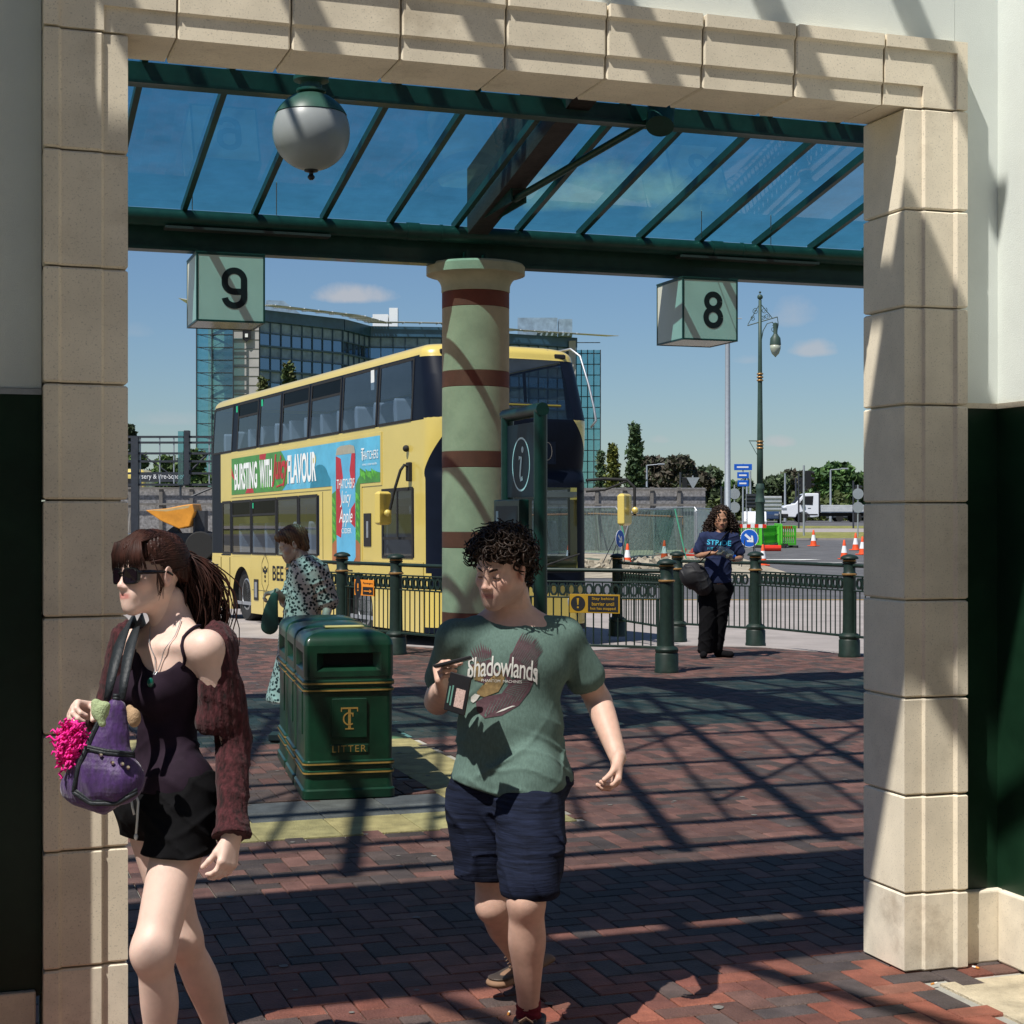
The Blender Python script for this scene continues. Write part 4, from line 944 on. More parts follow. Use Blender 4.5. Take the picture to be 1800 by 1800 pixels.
# side details
mb = MB()
mb.box(10.56, 9.93, -.004, .0, 1.22, 1.245) if 0 else mb.box(9.93, 10.56, -.004, .0, 1.222, 1.245)
for x in (9.93, 10.54): mb.box(x, x+.02, -.018, -.0125, .62, 1.19)
mb.box(9.93, 10.56, -.018, -.0125, .60, .62)
mb.box(4.60, 4.615, -.003, 0, 1.2, 2.3); mb.box(2.4, 8.5, -.016, -.0125, .60, .606)
for x in (3.9, 5.2, 6.5, 7.8): mb.box(x, x+.006, -.016, -.0125, .2, .6)
for i in range(12): mb.box(10.75, 11.16, -.018, -.0125, .42+.055*i, .44+.055*i)
bpart('panel_gap', m_bk, mb)
mb = MB(); mb.box(8.36, 8.10, -.012, 0, .45, .80) if 0 else mb.box(8.10, 8.36, -.024, -.0125, .42, .80); mb.box(2.42, 2.72, -.012, 0, 1.42, 1.92, ch=.004); bpart('hatch_frame', m_rub, mb)
mb = MB(); mb.box(8.16, 8.30, -.028, -.0241, .47, .75); mb.box(2.52, 2.60, -.014, -.0121, 1.55, 1.80); bpart('hatch_handle', m_steel, mb)
mb = MB(); add_text(mb, 'BEE', (6.95, -.015, .93), (-1,0,0), (0,0,1), .3, fit=(.62,.26), bold=.005)
def outline(mb, pts, w, y):
    n = len(pts); c = Vector((sum(p[0] for p in pts)/n, sum(p[1] for p in pts)/n))
    inn = [c+(Vector(p)-c)*(1-w) for p in pts]
    mb.add([(p[0], y, p[1]) for p in pts]+[(p.x, y, p.y) for p in inn], [(i, (i+1) % n, n+(i+1) % n, n+i) for i in range(n)])
outline(mb, [(7.7,.54),(7.9,.72),(7.9,1.10),(7.7,1.28),(7.5,1.10),(7.5,.72)], .06, -.015)
for z, r in ((1.02,.05),(.94,.065),(.86,.05),(.78,.04)): mb.add([(7.7+r*math.cos(2*PI*i/14), -.015, z+r*.6*math.sin(2*PI*i/14)) for i in range(14)], [tuple(range(14))])
for s in (-1, 1): mb.add([(7.7+s*.05,-.0155,.99),(7.7+s*.15,-.0155,1.03),(7.7+s*.13,-.0155,.93),(7.7+s*.05,-.0155,.95)], [(0,1,2,3)])
for i, (w_, x) in enumerate(((.42, 3.4),)): mb.box(3.2, 3.6, -.016, -.0125, 1.03, 1.05)
bpart('livery_marking', m_bk, mb)
# driver's mirror on the near side
mb = MB(); mb.tube([(.85,-.02,2.55),(.85,-.10,2.58),(.85,-.16,2.50),(.95,-.22,2.2),(1.0,-.26,1.95)], .022, 10); mb.box(.80,.92,-.05,0,2.35,2.62, ch=.01); mb.sphere((.95,-.03,2.82), .05, 12, 8)
o = bpart('mirror_arm', m_rub, mb, smooth=True, auto=40)
mb = MB(); mb.box(-.13,.13,-.05,.05,-.24,.24, ch=.03, M=Matrix.Translation((1.12,-.32,1.97)) @ Matrix.Rotation(rad(62),4,'Z')); mb.sphere((1.0,-.30,1.90), .05, 12, 8); bpart('mirror', m_by, mb, parent=o, bevel=.01)
mb = MB(); mb.tube([(.15,WB_-.05,2.36),(-.05,WB_+.15,2.38),(-.25,WB_+.40,2.36),(-.33,WB_+.48,2.25),(-.33,WB_+.48,1.85)], .022, 8); mb.tube([(.15,WB_-.05,2.2),(-.05,WB_+.15,2.22),(-.25,WB_+.40,2.34)], .016, 8)
o = bpart('mirror_arm', m_rub, mb, smooth=True, auto=40)
mb = MB(); mb.box(-.13,.13,-.055,.055,-.23,.23, ch=.03, M=Matrix.Translation((-.30,WB_+.33,1.93)) @ Matrix.Rotation(rad(55),4,'Z')); mb.sphere((-.36,WB_+.47,1.92), .05, 12, 8); bpart('mirror', m_by, mb, parent=o, bevel=.01)
# tree guard tube, lamps on the roof edge, wipers, headlamps, display
mb = MB(); mb.tube([(.75,WB_-.20,4.28),(.50,WB_-.10,4.30),(.34,WB_-.03,4.18),(.16,WB_+.01,3.75),(.04,WB_+.03,3.4),(.0,WB_+.04,3.22),(.05,WB_-.02,3.12)], .017, 10); bpart('branch_guard', m_steel, mb, smooth=True)
mb = MB(); mb.lathe([(.11,0),(.11,.06),(.08,.075)], 20, (1.6,.6,4.29)); mb.box(5.0,5.5,.5,.8,4.29,4.34, ch=.015); mb.prism([(2.2,4.29),(2.7,4.29),(2.45,4.40)], .8, .84); bpart('roof_fitting', m_white, mb)
for y in (.35, 2.15):
    mb = MB(); mb.box(.36,.46,y-.09,y+.09,4.13,4.20, ch=.015); bpart('marker_lamp', m_rub, mb)
mb = MB(); mb.box(-.06,-.05,.75,1.85,2.58,2.9); 
bpart('destination_screen', m_bk, mb)
mb = MB(); add_text(mb, '100', (-.075, 1.55, 2.75), (0,-1,0), (0,0,1), .3, fit=(.50,.24), bold=-.012) if 0 else add_text(mb, '100', (-.085, 1.50, 2.76), (0,1,0), (0,0,1), .3, fit=(.56,.26), bold=-.012); bpart('route_number', M('dim_led', (.25,.22,.18), .6), mb)
mb = MB(); mb.box(-.055,-.03,.3,2.2,1.03,1.10); 
for a, b in (((-.09,.5,1.1),(-.10,1.2,1.35)),((-.09,1.5,1.1),(-.10,2.2,1.3))): mb.tube([a, b], .014, 6)
bpart('wiper', m_rub, mb)
for y in (.32, 2.18):
    mb = MB(); mb.lathe([(.13,0),(.12,.03),(.06,.05)], 20, M=Matrix.Translation((.045,y,.62)) @ Matrix.Rotation(-PI/2,4,'Y')); bpart('headlamp', m_steel, mb, smooth=True)
for xg in (.15, .85):
    pass
mb = MB()
for x in (9.55, 7.95): mb.box(x, x+.09, ins(4)-.006, ins(4)-.004, 3.95, 4.07)
mb.box(8.42, 8.5, -.0065, -.005, 2.1, 2.2); bpart('green_sticker', M('green_sticker', (.02,.45,.22), .5), mb)
mb = MB(); mb.box(2.36, 2.5, ins(4)-.006, ins(4)-.004, 3.78, 4.08); bpart('white_sticker', m_white, mb)
# ================= background
def Pg(px, py):                    # point of the terrain seen at a pixel
    D = 60.0
    for _ in range(60): D = .5*D+.5*min(900, max(20, (EYE-gz(0, D))*FPX/max(2, (py-HOR))))
    return Vector(((px-900)/FPX*D, D, gz(0, D)))
def At(px, D, dz=0): return Vector(((px-900)/FPX*D, D, gz(0, D)+dz))
def zat(py, D): return EYE-(py-HOR)/FPX*D
m_bglass = glass('office_glass', (.06,.14,.22), refl=.30, dens=.6, rough=.06, mirror=(.45,.72,1))
m_tglass = glass('teal_tower_glass', (.50,.78,.80), refl=.14, dens=.85, rough=.04, mirror=(.7,.92,1))
m_navyf = M('navy_facade', (.03,.085,.15), .3, var=.3, scale=.6, spec=.6)
m_shade = M('blind_grey', (.20,.28,.35), .6, var=.35, scale=.9)
m_mul = M('mullion_blue_grey', (.06,.11,.155), .5)
m_bst = M('pale_stone_cladding', (.36,.35,.34), .8, var=.12, scale=.7, bump=.1, bscale=3)
m_louv = M('roof_louvre', (.48,.50,.52), .5, var=.2, scale=2)
m_dgrey = M('dark_grey_steel', (.035,.04,.05), .5, var=.25)
m_osb = M('weathered_board', (.24,.235,.24), .9, var=.55, scale=9, aniso=(1,1,1), bump=.3, bscale=14, stain=.7, staincol=(.13,.125,.125))
m_wood = M('grey_timber', (.17,.16,.15), .9, var=.3, scale=5)
m_net = glass('green_debris_mesh', (.55,.80,.72), refl=.03, dens=.72, rough=.5)
m_lime = M('lime_plastic', (.10,.55,.04), .45, var=.1); m_redp = M('red_plastic', (.60,.03,.012), .45, var=.12, scale=10)
m_cone = M('cone_orange', (.70,.085,.02), .5, var=.12, scale=10); m_ref = M('reflective_white', (.74,.75,.76), .4, var=.06)
m_blue = M('sign_blue', (.01,.10,.48), .4, var=.05); m_soil = M('rubble_ground', (.33,.29,.22), .95, var=.45, scale=1.6, bump=1, bscale=9, speck=.4, stain=.5, staincol=(.16,.14,.10))
m_lampg = M('lamp_green', (.035,.065,.05), .5, var=.2); m_pole = M('pole_grey', (.33,.36,.39), .5, metal=.4, var=.1)
# ---- office building
S_ = 1.5
pl_ = [(455,152.5),(601,160),(648,166),(776,167),(895,173),(1012,177)]
pts = [Vector(((x-900)/FPX*d*S_, d*S_, 0)) for x, d in pl_]
ob = thing('office_building', 'long blue glass office block with overhanging louvred roof and stair tower', 'building', (pts[2].x, pts[2].y+4, 1.8))
ZT_ = 30.6; FH = 3.45
def wallseg(mb, a, b, z0, z1, off=0, th=.3):
    d = (b-a).normalized(); n = Vector((d.y, -d.x, 0)); n = n if n.y < 0 else -n
    a2, b2 = a+n*off, b+n*off
    q = [a2, b2, b2-n*th, a2-n*th]
    mb.add([(*p.xy, z) for z in (z0, z1) for p in q], [(3,2,1,0),(4,5,6,7),(0,1,5,4),(1,2,6,5),(2,3,7,6),(3,0,4,7)])
for i, (a, b) in enumerate(zip(pts, pts[1:])):
    mb = MB(); wallseg(mb, a, b, 1, ZT_-1.6, 0, 8); mb.build('core_wall', m_navyf, ob, world=True)
    mb = MB(); wallseg(mb, a, b, ZT_-1.6, ZT_, .5, 9); mb.build('fascia', m_navyf, ob, world=True)
    L = (b-a).length; nm = int(L/1.75); mbm = MB()
    for f in range(8):
        mbs = MB(); mbb = MB(); mbw = MB()
        z0 = ZT_-1.6-FH*(f+1)
        wallseg(mbm, a, b, z0-.12, z0+.12, .35, .3)
        wallseg(mbm, a, b, z0+1.75, z0+1.85, .30, .25)
        for k in range(nm):
            p = a+(b-a)*(k+.04)/nm; q = a+(b-a)*(k+.96)/nm
            wallseg(mbs, p, q, z0+1.9, z0+FH-.15, .06, .05)
            rr_ = random.random()
            if rr_ < .22: wallseg(mbb, p, q, z0+.2+random.random()*.8, z0+1.7, .05, .03)
            wallseg(mbw, p, q, z0+.15, z0+1.72, .10, .03)
        mbs.build('shade_row', m_shade, ob, world=True); mbw.build('window_row', m_bglass, ob, world=True)
        if mbb.v: mbb.build('blind', m_shade, ob, world=True)
    for k in range(nm+1):
        p = a+(b-a)*k/nm; wallseg(mbm, p-(b-a).normalized()*.03, p+(b-a).normalized()*.03, 2, ZT_-1.6, .30, .2)
    mbm.build('mullion', m_mul, ob, world=True);
    # louvred overhang
    mb = MB(); d = (b-a).normalized(); n = Vector((d.y, -d.x, 0)); n = n if n.y < 0 else -n
    for k in range(9):
        o_ = .3+.42*k; wallseg(mb, a-d*.5, b+d*(6 if i == 4 else .6), ZT_+.55-.03*k, ZT_+.62-.03*k, o_, .26)
    for k in range(int(L/2.6)+1):
        p = a+(b-a)*min(1, k*2.6/L); q = p+n*3.9
        mb.tube([(p.x, p.y, ZT_+.5), (q.x, q.y, ZT_+.28)], .10, 5)
    mb.build('roof_louvre', m_louv, ob, world=True)
def bx(px0, px1, d, dep, z0, z1, mat, name, par=ob):
    a = Vector(((px0-900)/FPX*d*S_, d*S_, 0)); b = Vector(((px1-900)/FPX*d*S_, d*S_, 0)); mb = MB(); mb.box(a.x, b.x, a.y, a.y+dep, z0, z1); return mb.build(name, mat, par, world=True)
bx(410, 455, 152.2, 10, 1, 29.4, m_bst, 'stone_wall')
for k in range(22): bx(409.8, 455.2, 152.15-.0, .1, 2+1.28*k, 2.05+1.28*k, m_wood, 'cladding_joint')
bx(366, 410, 156.5, 6, 1, 29.0, M('cream_stairwall', (.42,.42,.36), .8, var=.1, scale=.5), 'stair_wall')
mb = MB()
for k in range(9):
    z = 4+2.9*k; x0, x1 = (372-900)/FPX*232, (407-900)/FPX*232
    for (p, q) in (((x0, z), (x1, z+1.45)), ((x1, z+1.45), (x0, z+2.9))):
        mb.prism([(p[0], p[1]-.16), (q[0], q[1]-.16), (q[0], q[1]+.16), (p[0], p[1]+.16)], 231, 232.2); mb.tube([(p[0], 231, p[1]+1.1), (q[0], 231, q[1]+1.1)], .05, 4)
mb.build('staircase', m_dgrey, ob, world=True)
bx(345, 410, 151.2, .12, 1, 29.6, m_tglass, 'tower_glass'); 
mb = MB()
for k in range(17):
    z = 2.0+1.77*k; a = (345-900)/FPX*151*S_; b = (410-900)/FPX*151*S_; mb.box(a, b, 226.3, 226.5, z, z+.10); mb.tube([(a+.2, 226.4, z+.1), ((a+b)/2, 228.6, z-.5)], .06, 4)
for px in (345, 372, 409.6): x = (px-900)/FPX*151*S_; mb.box(x, x+.12, 226.25, 226.55, 1, 29.6)
mb.build('tower_frame', m_dgrey, ob, world=True)
bx(1012, 1055, 178, .12, 1, 28.8, m_tglass, 'tower_glass')
mb = MB()
for k in range(17):
    z = 1.6+1.77*k; a = (1010-900)/FPX*178*S_; b = (1055-900)/FPX*178*S_; mb.box(a, b, 266.6, 266.8, z, z+.12)
for px in (1010, 1021, 1032, 1043, 1054.5): x = (px-900)/FPX*178*S_; mb.box(x, x+.14, 266.5, 266.9, 1, 28.8)
mb.build('tower_frame', m_dgrey, ob, world=True)
bx(1000, 1012, 176, 3, 1, 30, m_bst, 'stone_wall')
mb = MB(); mb.box((455-900)/FPX*232, (470-900)/FPX*232, 229, 236, ZT_, ZT_+2.3) if 0 else mb.prism([((466-900)/FPX*240, ZT_), ((470-900)/FPX*240, ZT_+2.7), ((500-900)/FPX*240, ZT_+2.6), ((540-900)/FPX*240, ZT_)], 239, 246); mb.build('plant_room', m_shade, ob, world=True)
mb = MB(); mb.box((655-900)/FPX*255, (682-900)/FPX*255, 255, 258, ZT_, ZT_+2.6); mb.box((684-900)/FPX*255, (699-900)/FPX*255, 255, 257, ZT_, ZT_+3.6); mb.build('plant_room', m_white, ob, world=True)
mb = MB(); mb.box((910-900)/FPX*262, (980-900)/FPX*262, 262, 266, ZT_, ZT_+2.9); mb.box((982-900)/FPX*262, (1006-900)/FPX*262, 262, 266, ZT_, ZT_+2.7); mb.build('plant_room', m_shade, ob, world=True)
mb = MB(); x = (318-900)/FPX*228; mb.prism([(x, 31.9), (x+3.5, 31.0), (x+4, 31.4)], 226, 232); mb.build('roof_tip', m_louv, ob, world=True)
mb = MB(); x = (434-900)/FPX*228; w_ = .56; mb.prism([(x-w_, 26.4), (x+w_, 26.4), (x+w_, 29), (x-w_, 29)][::-1], 227.7, 227.9); mb.add([(x-w_, 227.7, 26.4), (x, 227.7, 25.9), (x+w_, 227.7, 26.4)], [(0,1,2)]); bsn = mb.build('hanging_sign', m_ink, ob, world=True)
mb = MB(); add_text(mb, 'PEEL', (x, 227.6, 27.7), (1,0,0), (0,0,1), .5, fit=(.85,.34)); mb.box(x-.18, x+.18, 227.6, 227.65, 28.2, 28.6); mb.box(x-.2, x+.2, 227.6, 227.65, 26.6, 27.1); mb.build('sign_lettering', m_white, bsn, world=True)
# ---- foliage
m_leaf = MA('foliage', .65, var=.25, scale=1.5, spec=.25)
m_bark = M('bark', (.08,.06,.045), .95, var=.3)
def leafquad(mb, c, s, rng, col, up=None):
    n = Vector((rng.gauss(0,1), rng.gauss(0,1), rng.gauss(0,1)+.6)).normalized(); a = n.orthogonal().normalized(); a = (Matrix.Rotation(rng.random()*6.28, 3, n) @ a); b = n.cross(a)
    s1 = s*rng.uniform(.6,1.2); s2 = s1*rng.uniform(.45,.8)
    mb.add([c-a*s1, c-b*s2, c+a*s1, c+b*s2], [(0,1,2,3)], col)
def broad(label, base, h, w, cols, n, ls, seed, group='broadleaf trees on the skyline', trunk=.25, squash=1):
    rng = random.Random(seed); t = thing('broadleaf_tree', label, 'tree', base, 0, group)
    mb = MB(); mb.tube([(0,0,-.5),(0,.1,h*.2),(w*.05,0,h*.45),(w*.08,0,h*.75)], [h*.03,h*.025,h*.018,h*.008], 8)
    for k in range(7):
        a = rng.random()*6.28; z = h*rng.uniform(.25,.55); mb.tube([(0,0,z),(math.cos(a)*w*.2,math.sin(a)*w*.2,z+h*.12),(math.cos(a)*w*.36,math.sin(a)*w*.36,z+h*.22)], [h*.014,h*.009,h*.004], 6)
    mb.build('trunk', m_bark, t)
    mb = MB(); cl = []
    for k in range(40):
        a = rng.random()*6.28; f = rng.random()**.6; z = rng.uniform(trunk+.08,.93); env = math.sin(PI*min(1, max(.05, (z-trunk+.12)/(1.14-trunk))))**.55
        cl.append((Vector((math.cos(a)*w*.46*f*env, math.sin(a)*w*.42*f*env, z*h)), w*rng.uniform(.13,.22), rng.uniform(.6,1.35)))
    for k in range(n):
        c, r, br = cl[rng.randrange(len(cl))]
        d = Vector((rng.gauss(0,1), rng.gauss(0,1), rng.gauss(0,1))).normalized()*r*rng.random()**.4
        d.z *= .75; base_c = cols[rng.randrange(len(cols))]; f = br*rng.uniform(.75,1.25)
        leafquad(mb, c+d, ls, rng, tuple(x*f for x in base_c))
    mb.build('crown', m_leaf, t); return t
def conifer(label, base, h, w, cols, n, ls, seed, group='conifers beside the office block'):
    rng = random.Random(seed); t = thing('conifer', label, 'tree', base, 0, group)
    mb = MB(); mb.tube([(0,0,-.5),(0,0,h*.5),(0,0,h)], [h*.03,h*.016,.01], 8); mb.build('trunk', m_bark, t)
    mb = MB()
    nb = 70
    for b_ in range(nb):
        z = h*(.08+.9*(b_/nb)); a = b_*2.4+rng.random(); R = w*.66*(1-(z/h))**.8*rng.uniform(.65,1.15)+.05
        tip = Vector((math.cos(a)*R, math.sin(a)*R, z-R*.18)); col = cols[rng.randrange(len(cols))]; f0 = rng.uniform(.7,1.3)
        for k in range(n//nb):
            s = rng.random()**.7; p = Vector((0,0,z)).lerp(tip, s)+Vector((rng.gauss(0,1), rng.gauss(0,1), rng.gauss(0,.6)))*ls*(.6+.5*(1-s))
            f = f0*rng.uniform(.75,1.25); leafquad(mb, p, ls, rng, tuple(x*f for x in col))
    mb.build('crown', m_leaf, t); return t
GD = [(.055,.085,.04),(.07,.10,.045),(.05,.07,.04)]; GP = [(.075,.07,.05),(.065,.08,.045),(.09,.075,.055)]; GM_ = [(.075,.14,.045),(.095,.17,.05),(.06,.12,.045)]
def tree_px(kind, label, px0, px1, pyt, D, cols, n, ls, seed, **k):
    h = zat(pyt, D)-gz(0, D); w = (px1-px0)*D/FPX; b = At((px0+px1)/2, D)
    return kind(label, b, h, w, cols, n, ls, seed, **k)
tree_px(conifer, 'tall dark green conifer standing right of the bus, tallest of three', 1092, 1140, 742, 100, [(.05,.085,.035),(.06,.10,.045)], 5200, .15, 1)
tree_px(conifer, 'yellowish conifer left of the tall dark conifer', 1058, 1097, 778, 102, [(.14,.15,.03),(.10,.12,.03)], 3600, .14, 2)
tree_px(conifer, 'small slim conifer nearest the glass tower edge', 1044, 1068, 790, 108, [(.05,.09,.04),(.07,.10,.05)], 2400, .13, 3)
tree_px(conifer, 'conifer tip showing above the middle of the bus roof', 490, 526, 632, 92, [(.09,.10,.03),(.06,.09,.03)], 4200, .16, 4)
tree_px(conifer, 'conifer tip above the bus roof beside the stone tower wall', 450, 474, 658, 96, [(.10,.11,.03),(.07,.09,.03)], 3000, .15, 5)
BT = [('dark purplish tree just right of the tall conifer', 1124,1190,806,170,GP), ('broad dark tree with rounded top behind the hoarding', 1165,1235,802,165,GP), ('dark green tree at the right end of the dark clump', 1205,1270,826,172,GD), ('low green tree behind the tall grey pole', 1255,1300,850,180,GM_), ('green tree between the grey pole and the ornate street lamp', 1300,1345,842,175,GD),
      ('dark tree just right of the ornate street lamp', 1335,1388,838,178,GD), ('brownish dark tree left of the traffic lights', 1370,1425,830,182,GP), ('large bright green tree above the white truck cab', 1418,1475,826,165,GM_), ('large green tree at far right, tallest above the truck bed', 1450,1520,816,170,GM_), ('green tree mostly behind the right stone pillar', 1500,1570,830,172,GM_)]
for i, (l, a, b, y, D, cols) in enumerate(BT): tree_px(broad, l, a-9, b+9, y, D, cols, 7500, .45, 20+i, trunk=.02)
for i, (l, a, b, y) in enumerate([('green tree behind the steel gantry, leftmost', 222,272,792), ('green tree behind the steel gantry, second from left', 262,318,800), ('green tree behind the steel gantry beside the glass tower', 300,372,790), ('dark tree edge rising beside the left stone pillar', 205,246,738)]): tree_px(broad, l, a, b, y, 150, [(.08,.13,.035),(.06,.10,.03)] if i < 3 else GD, 3600, .36, 50+i, trunk=.02, group='trees behind the steel gantry')
# hedge-like scrub along the far road
mb = MB(); rng = random.Random(9)
for k in range(9000):
    x = rng.uniform(-30, 60); y = rng.uniform(148, 156); c = Vector((x, y, gz(0, y)+rng.random()**1.5*(1.6+1.0*math.sin(x*.5)+.6*math.sin(x*1.7)))); f = rng.uniform(.6,1.4); leafquad(mb, c, .38, rng, (.07*f,.09*f,.03*f))
tag(stuff(mb.build('scrub', m_leaf)), 'low scrub and undergrowth along the far road', 'scrub')
# pampas
pp = thing('pampas_clump', 'dry brown spiky grass clump behind the long-haired man', 'plant', At(1282, 74)); mb = MB(); rng = random.Random(4)
for k in range(420):
    a = rng.random()*6.28; r = rng.uniform(.2,.8); h = rng.uniform(.7,1.35); b_ = Vector((rng.gauss(0,.12), rng.gauss(0,.12), 0)); f = rng.uniform(.6,1.3)
    tip = b_+Vector((math.cos(a)*r, math.sin(a)*r, h)); mid = (b_+tip)/2+Vector((0,0,.18)); s = Vector((-math.sin(a), math.cos(a), 0))*.025
    mb.add([b_-s, b_+s, mid+s, mid-s, tip], [(0,1,2,3),(3,2,4)], (.28*f,.20*f,.09*f) if k % 3 else (.12*f,.13*f,.05*f))
mb.build('blades', m_leaf, pp)
# ---- far verge and far road strips
sheet('verge', [-60,0,20,60], [84,92,100], gz, m_grass, .01); sheet('far_verge', [-60,0,20,60], [110,118], gz, m_grass, .012)
sheet('far_road', [-80,0,30,80], [74,84], gz, m_asph, -.002); sheet('path', [-80,0,30,80], [100,110], gz, m_apron, .004); sheet('truck_road', [-80,0,30,80], [118,132,146], gz, m_asph, .006)
mb = MB(); mb.box(-60, 60, 83.8, 84.0, gz(0,84)-.2, gz(0,84)+.10); struct(mb.build('far_kerb', m_apron))
sheet('bare_ground', [-40,-25,-10,0,5,9], [50,54,58,62,66,72], gz, m_soil, .012)
# markings on the road
mb = MB(); mb.quad((-14,38.9,gz(0,38.9)+.004),(40,38.9,gz(0,38.9)+.004),(40,39.05,gz(0,39.05)+.004),(-14,39.05,gz(0,39.05)+.004)); struct(mb.build('yellow_line', m_ypaint))
mb = MB()
for (px, py, w, d) in ((1385,984,1.3,1.6),(1420,990,1.6,.25),(1475,989,1.2,.3),(1300,990,.4,1.2)): 
    c = Pg(px, py); c.z += .008; mb.add([c+Vector((-w,0,0)), c+Vector((w*.3,-d*.5,0)), c+Vector((w,0,0)), c+Vector((w*.2,d,0))], [(0,1,2,3)])
struct(mb.build('road_marking', m_paint))
# ---- hoarding
A = At(120, 66); B = At(1240, 71); d = (B-A); L = d.length; ang = math.atan2(d.y, d.x)
ho = thing('hoarding', 'long grey weathered board hoarding with timber posts round the building site', 'hoarding', A, ang)
n = 22
for k in range(n):
    x0, x1 = L*k/n, L*(k+1)/n; g0 = gz(0, A.y+d.y*(k+.5)/n)-A.z
    mb = MB(); mb.box(x0+.006, x1-.006, 0, .02, g0, g0+2.72); mb.build('board', m_osb, ho)
    mb = MB(); mb.box(x0-.07, x0+.07, -.12, -.001, g0, g0+2.75); mb.build('post', m_wood, ho)
for z in (2.05, 2.70):
    mb = MB(); mb.box(0, L, -.16, -.121, z, z+.08); mb.build('rail', m_wood, ho)
for k in range(0, n, 2):
    x = L*k/n; mb = MB(); mb.tube([(x, -.1, 1.7), (x-.1, -1.1, .1)], .035, 5); mb.build('brace', m_wood, ho)
# ---- mesh site fences
def site_fence(label, px0, px1, D0, D1, h=2.0, lean=0, net=True):
    a, b = At(px0, D0), At(px1, D1); dd = b-a; L = Vector((dd.x, dd.y)).length
    t = thing('mesh_fence', label, 'fence', a, math.atan2(dd.y, dd.x), 'mesh fence panels round the works')
    def q(x, z): return (x, -z*lean, z)
    mb = MB(); r = .03
    mb.tube([q(0,.05), q(0,h-.12), q(.12,h), q(L-.12,h), q(L,h-.12), q(L,.05)], r, 6); mb.tube([q(0,.25), q(L,.25)], r*.8, 6); mb.build('frame', m_steel, t)
    mb = MB(); mb.add([q(.05,.27), q(L-.05,.27), q(L-.05,h-.03), q(.05,h-.03)], [(0,1,2,3)])
    if net: mb.build('mesh', m_net, t)
    mb = MB()
    for i in range(1, 14): mb.tube([q(L*i/14, .27), q(L*i/14, h-.03)], .008, 3)
    mb.build('wire', m_steel, t)
site_fence('mesh fence panel seen through the bus windscreen', 930, 1010, 62, 63)
site_fence('mesh fence panel just right of the bus', 1012, 1098, 63, 60, lean=.15)
site_fence('mesh fence panel leaning behind the oblique blue sign', 1085, 1165, 59, 63, lean=.3)
site_fence('mesh fence panel between the blue sign and the long-haired man', 1150, 1225, 63, 61)
site_fence('end mesh fence panel with dense green netting left of the long-haired man', 1222, 1251, 61, 66)
site_fence('mesh fence panel at far left below the gantry', 215, 268, 52, 53, h=1.3)
m_gtube = M('green_tube', (.08,.35,.22), .5)
for px, l in ((1108, 'leaning green brace tube behind the oblique blue sign'), (1208, 'upright green brace tube on the mesh fence left of the long-haired man')):
    a = At(px, 59.5); mb = MB(); mb.tube([(0,0,0),(-.45,0,2.0)], .03, 6); mb.tube([(0,0,.02),(.5,.8,.02)], .03, 6); o = mb.build('brace_tube', m_gtube); o.location = a; tag(o, l, 'tube')
a = At(1045, 62); mb = MB(); mb.tube([(-3,0,1.72),(0,0,1.78),(3.4,.3,1.66)], .045, 6); mb.tube([(-3,0,0),(-3,0,1.72)], .03, 6); mb.tube([(3.4,.3,0),(3.4,.3,1.66)], .03, 6); o = mb.build('timber_rail', M('orange_timber', (.40,.17,.09), .8)); o.location = a; tag(o, 'long orange-brown rail stretched before the hoarding right of the bus', 'rail')
# rubble
mb = MB(); rng = random.Random(12)
for k in range(520):
    px = rng.uniform(930, 1235) if k % 3 else rng.gauss(1175, 25); c = At(px, rng.uniform(55, 61)); s = rng.uniform(.04,.16)*(1.8 if k % 9 == 0 else 1)
    R = Matrix.Translation(c) @ Euler((rng.random()*3, rng.random()*3, rng.random()*3)).to_matrix().to_4x4(); mb.box(-s, s, -s*.7, s*.7, -s*.5, s*.5, M=R)
tag(stuff(mb.build('rubble', m_soil)), 'scattered stone rubble and dirt before the hoarding', 'rubble')
# ---- cones
def cone_make(label, loc):
    t = thing('traffic_cone', label, 'traffic cone', loc, 0, 'orange and white traffic cones')
    mb = MB(); mb.box(-.21,.21,-.21,.21,0,.035, ch=.012); mb.build('base', m_cone, t)
    mb = MB(); mb.lathe([(.155,.036),(.150,.05),(.118,.25)], 20); mb.build('lower_band', m_cone, t, smooth=True, auto=40)
    mb = MB(); mb.lathe([(.119,.251),(.070,.52)], 20); mb.build('white_band', m_ref, t, smooth=True, auto=40)
    mb = MB(); mb.lathe([(.070,.521),(.035,.74),(.025,.75)], 20); mb.build('tip', m_cone, t, smooth=True, auto=40)
    return t
CN = [(1000,992,'traffic cone seen through the bus windscreen'),(1103,992,'traffic cone just right of the oblique blue arrow sign'),(1168,984,'traffic cone left of the long-haired man'),(1341,994,'traffic cone right of the round arrow sign, against the railing'),(1430,960,'lone traffic cone between the green barriers and the stone pillar'),
      (1484,983,'traffic cone lowest in the row beside the right railing post'),(1504,967,'traffic cone with dark base between its two neighbours near the stone pillar'),(1516,975,'traffic cone half hidden by the right stone pillar')]
c0 = None
for px, py, l in CN:
    p = Pg(px, py)
    if c0 is None: c0 = cone_make(l, p)
    else: dup(c0, p, random.random(), l)
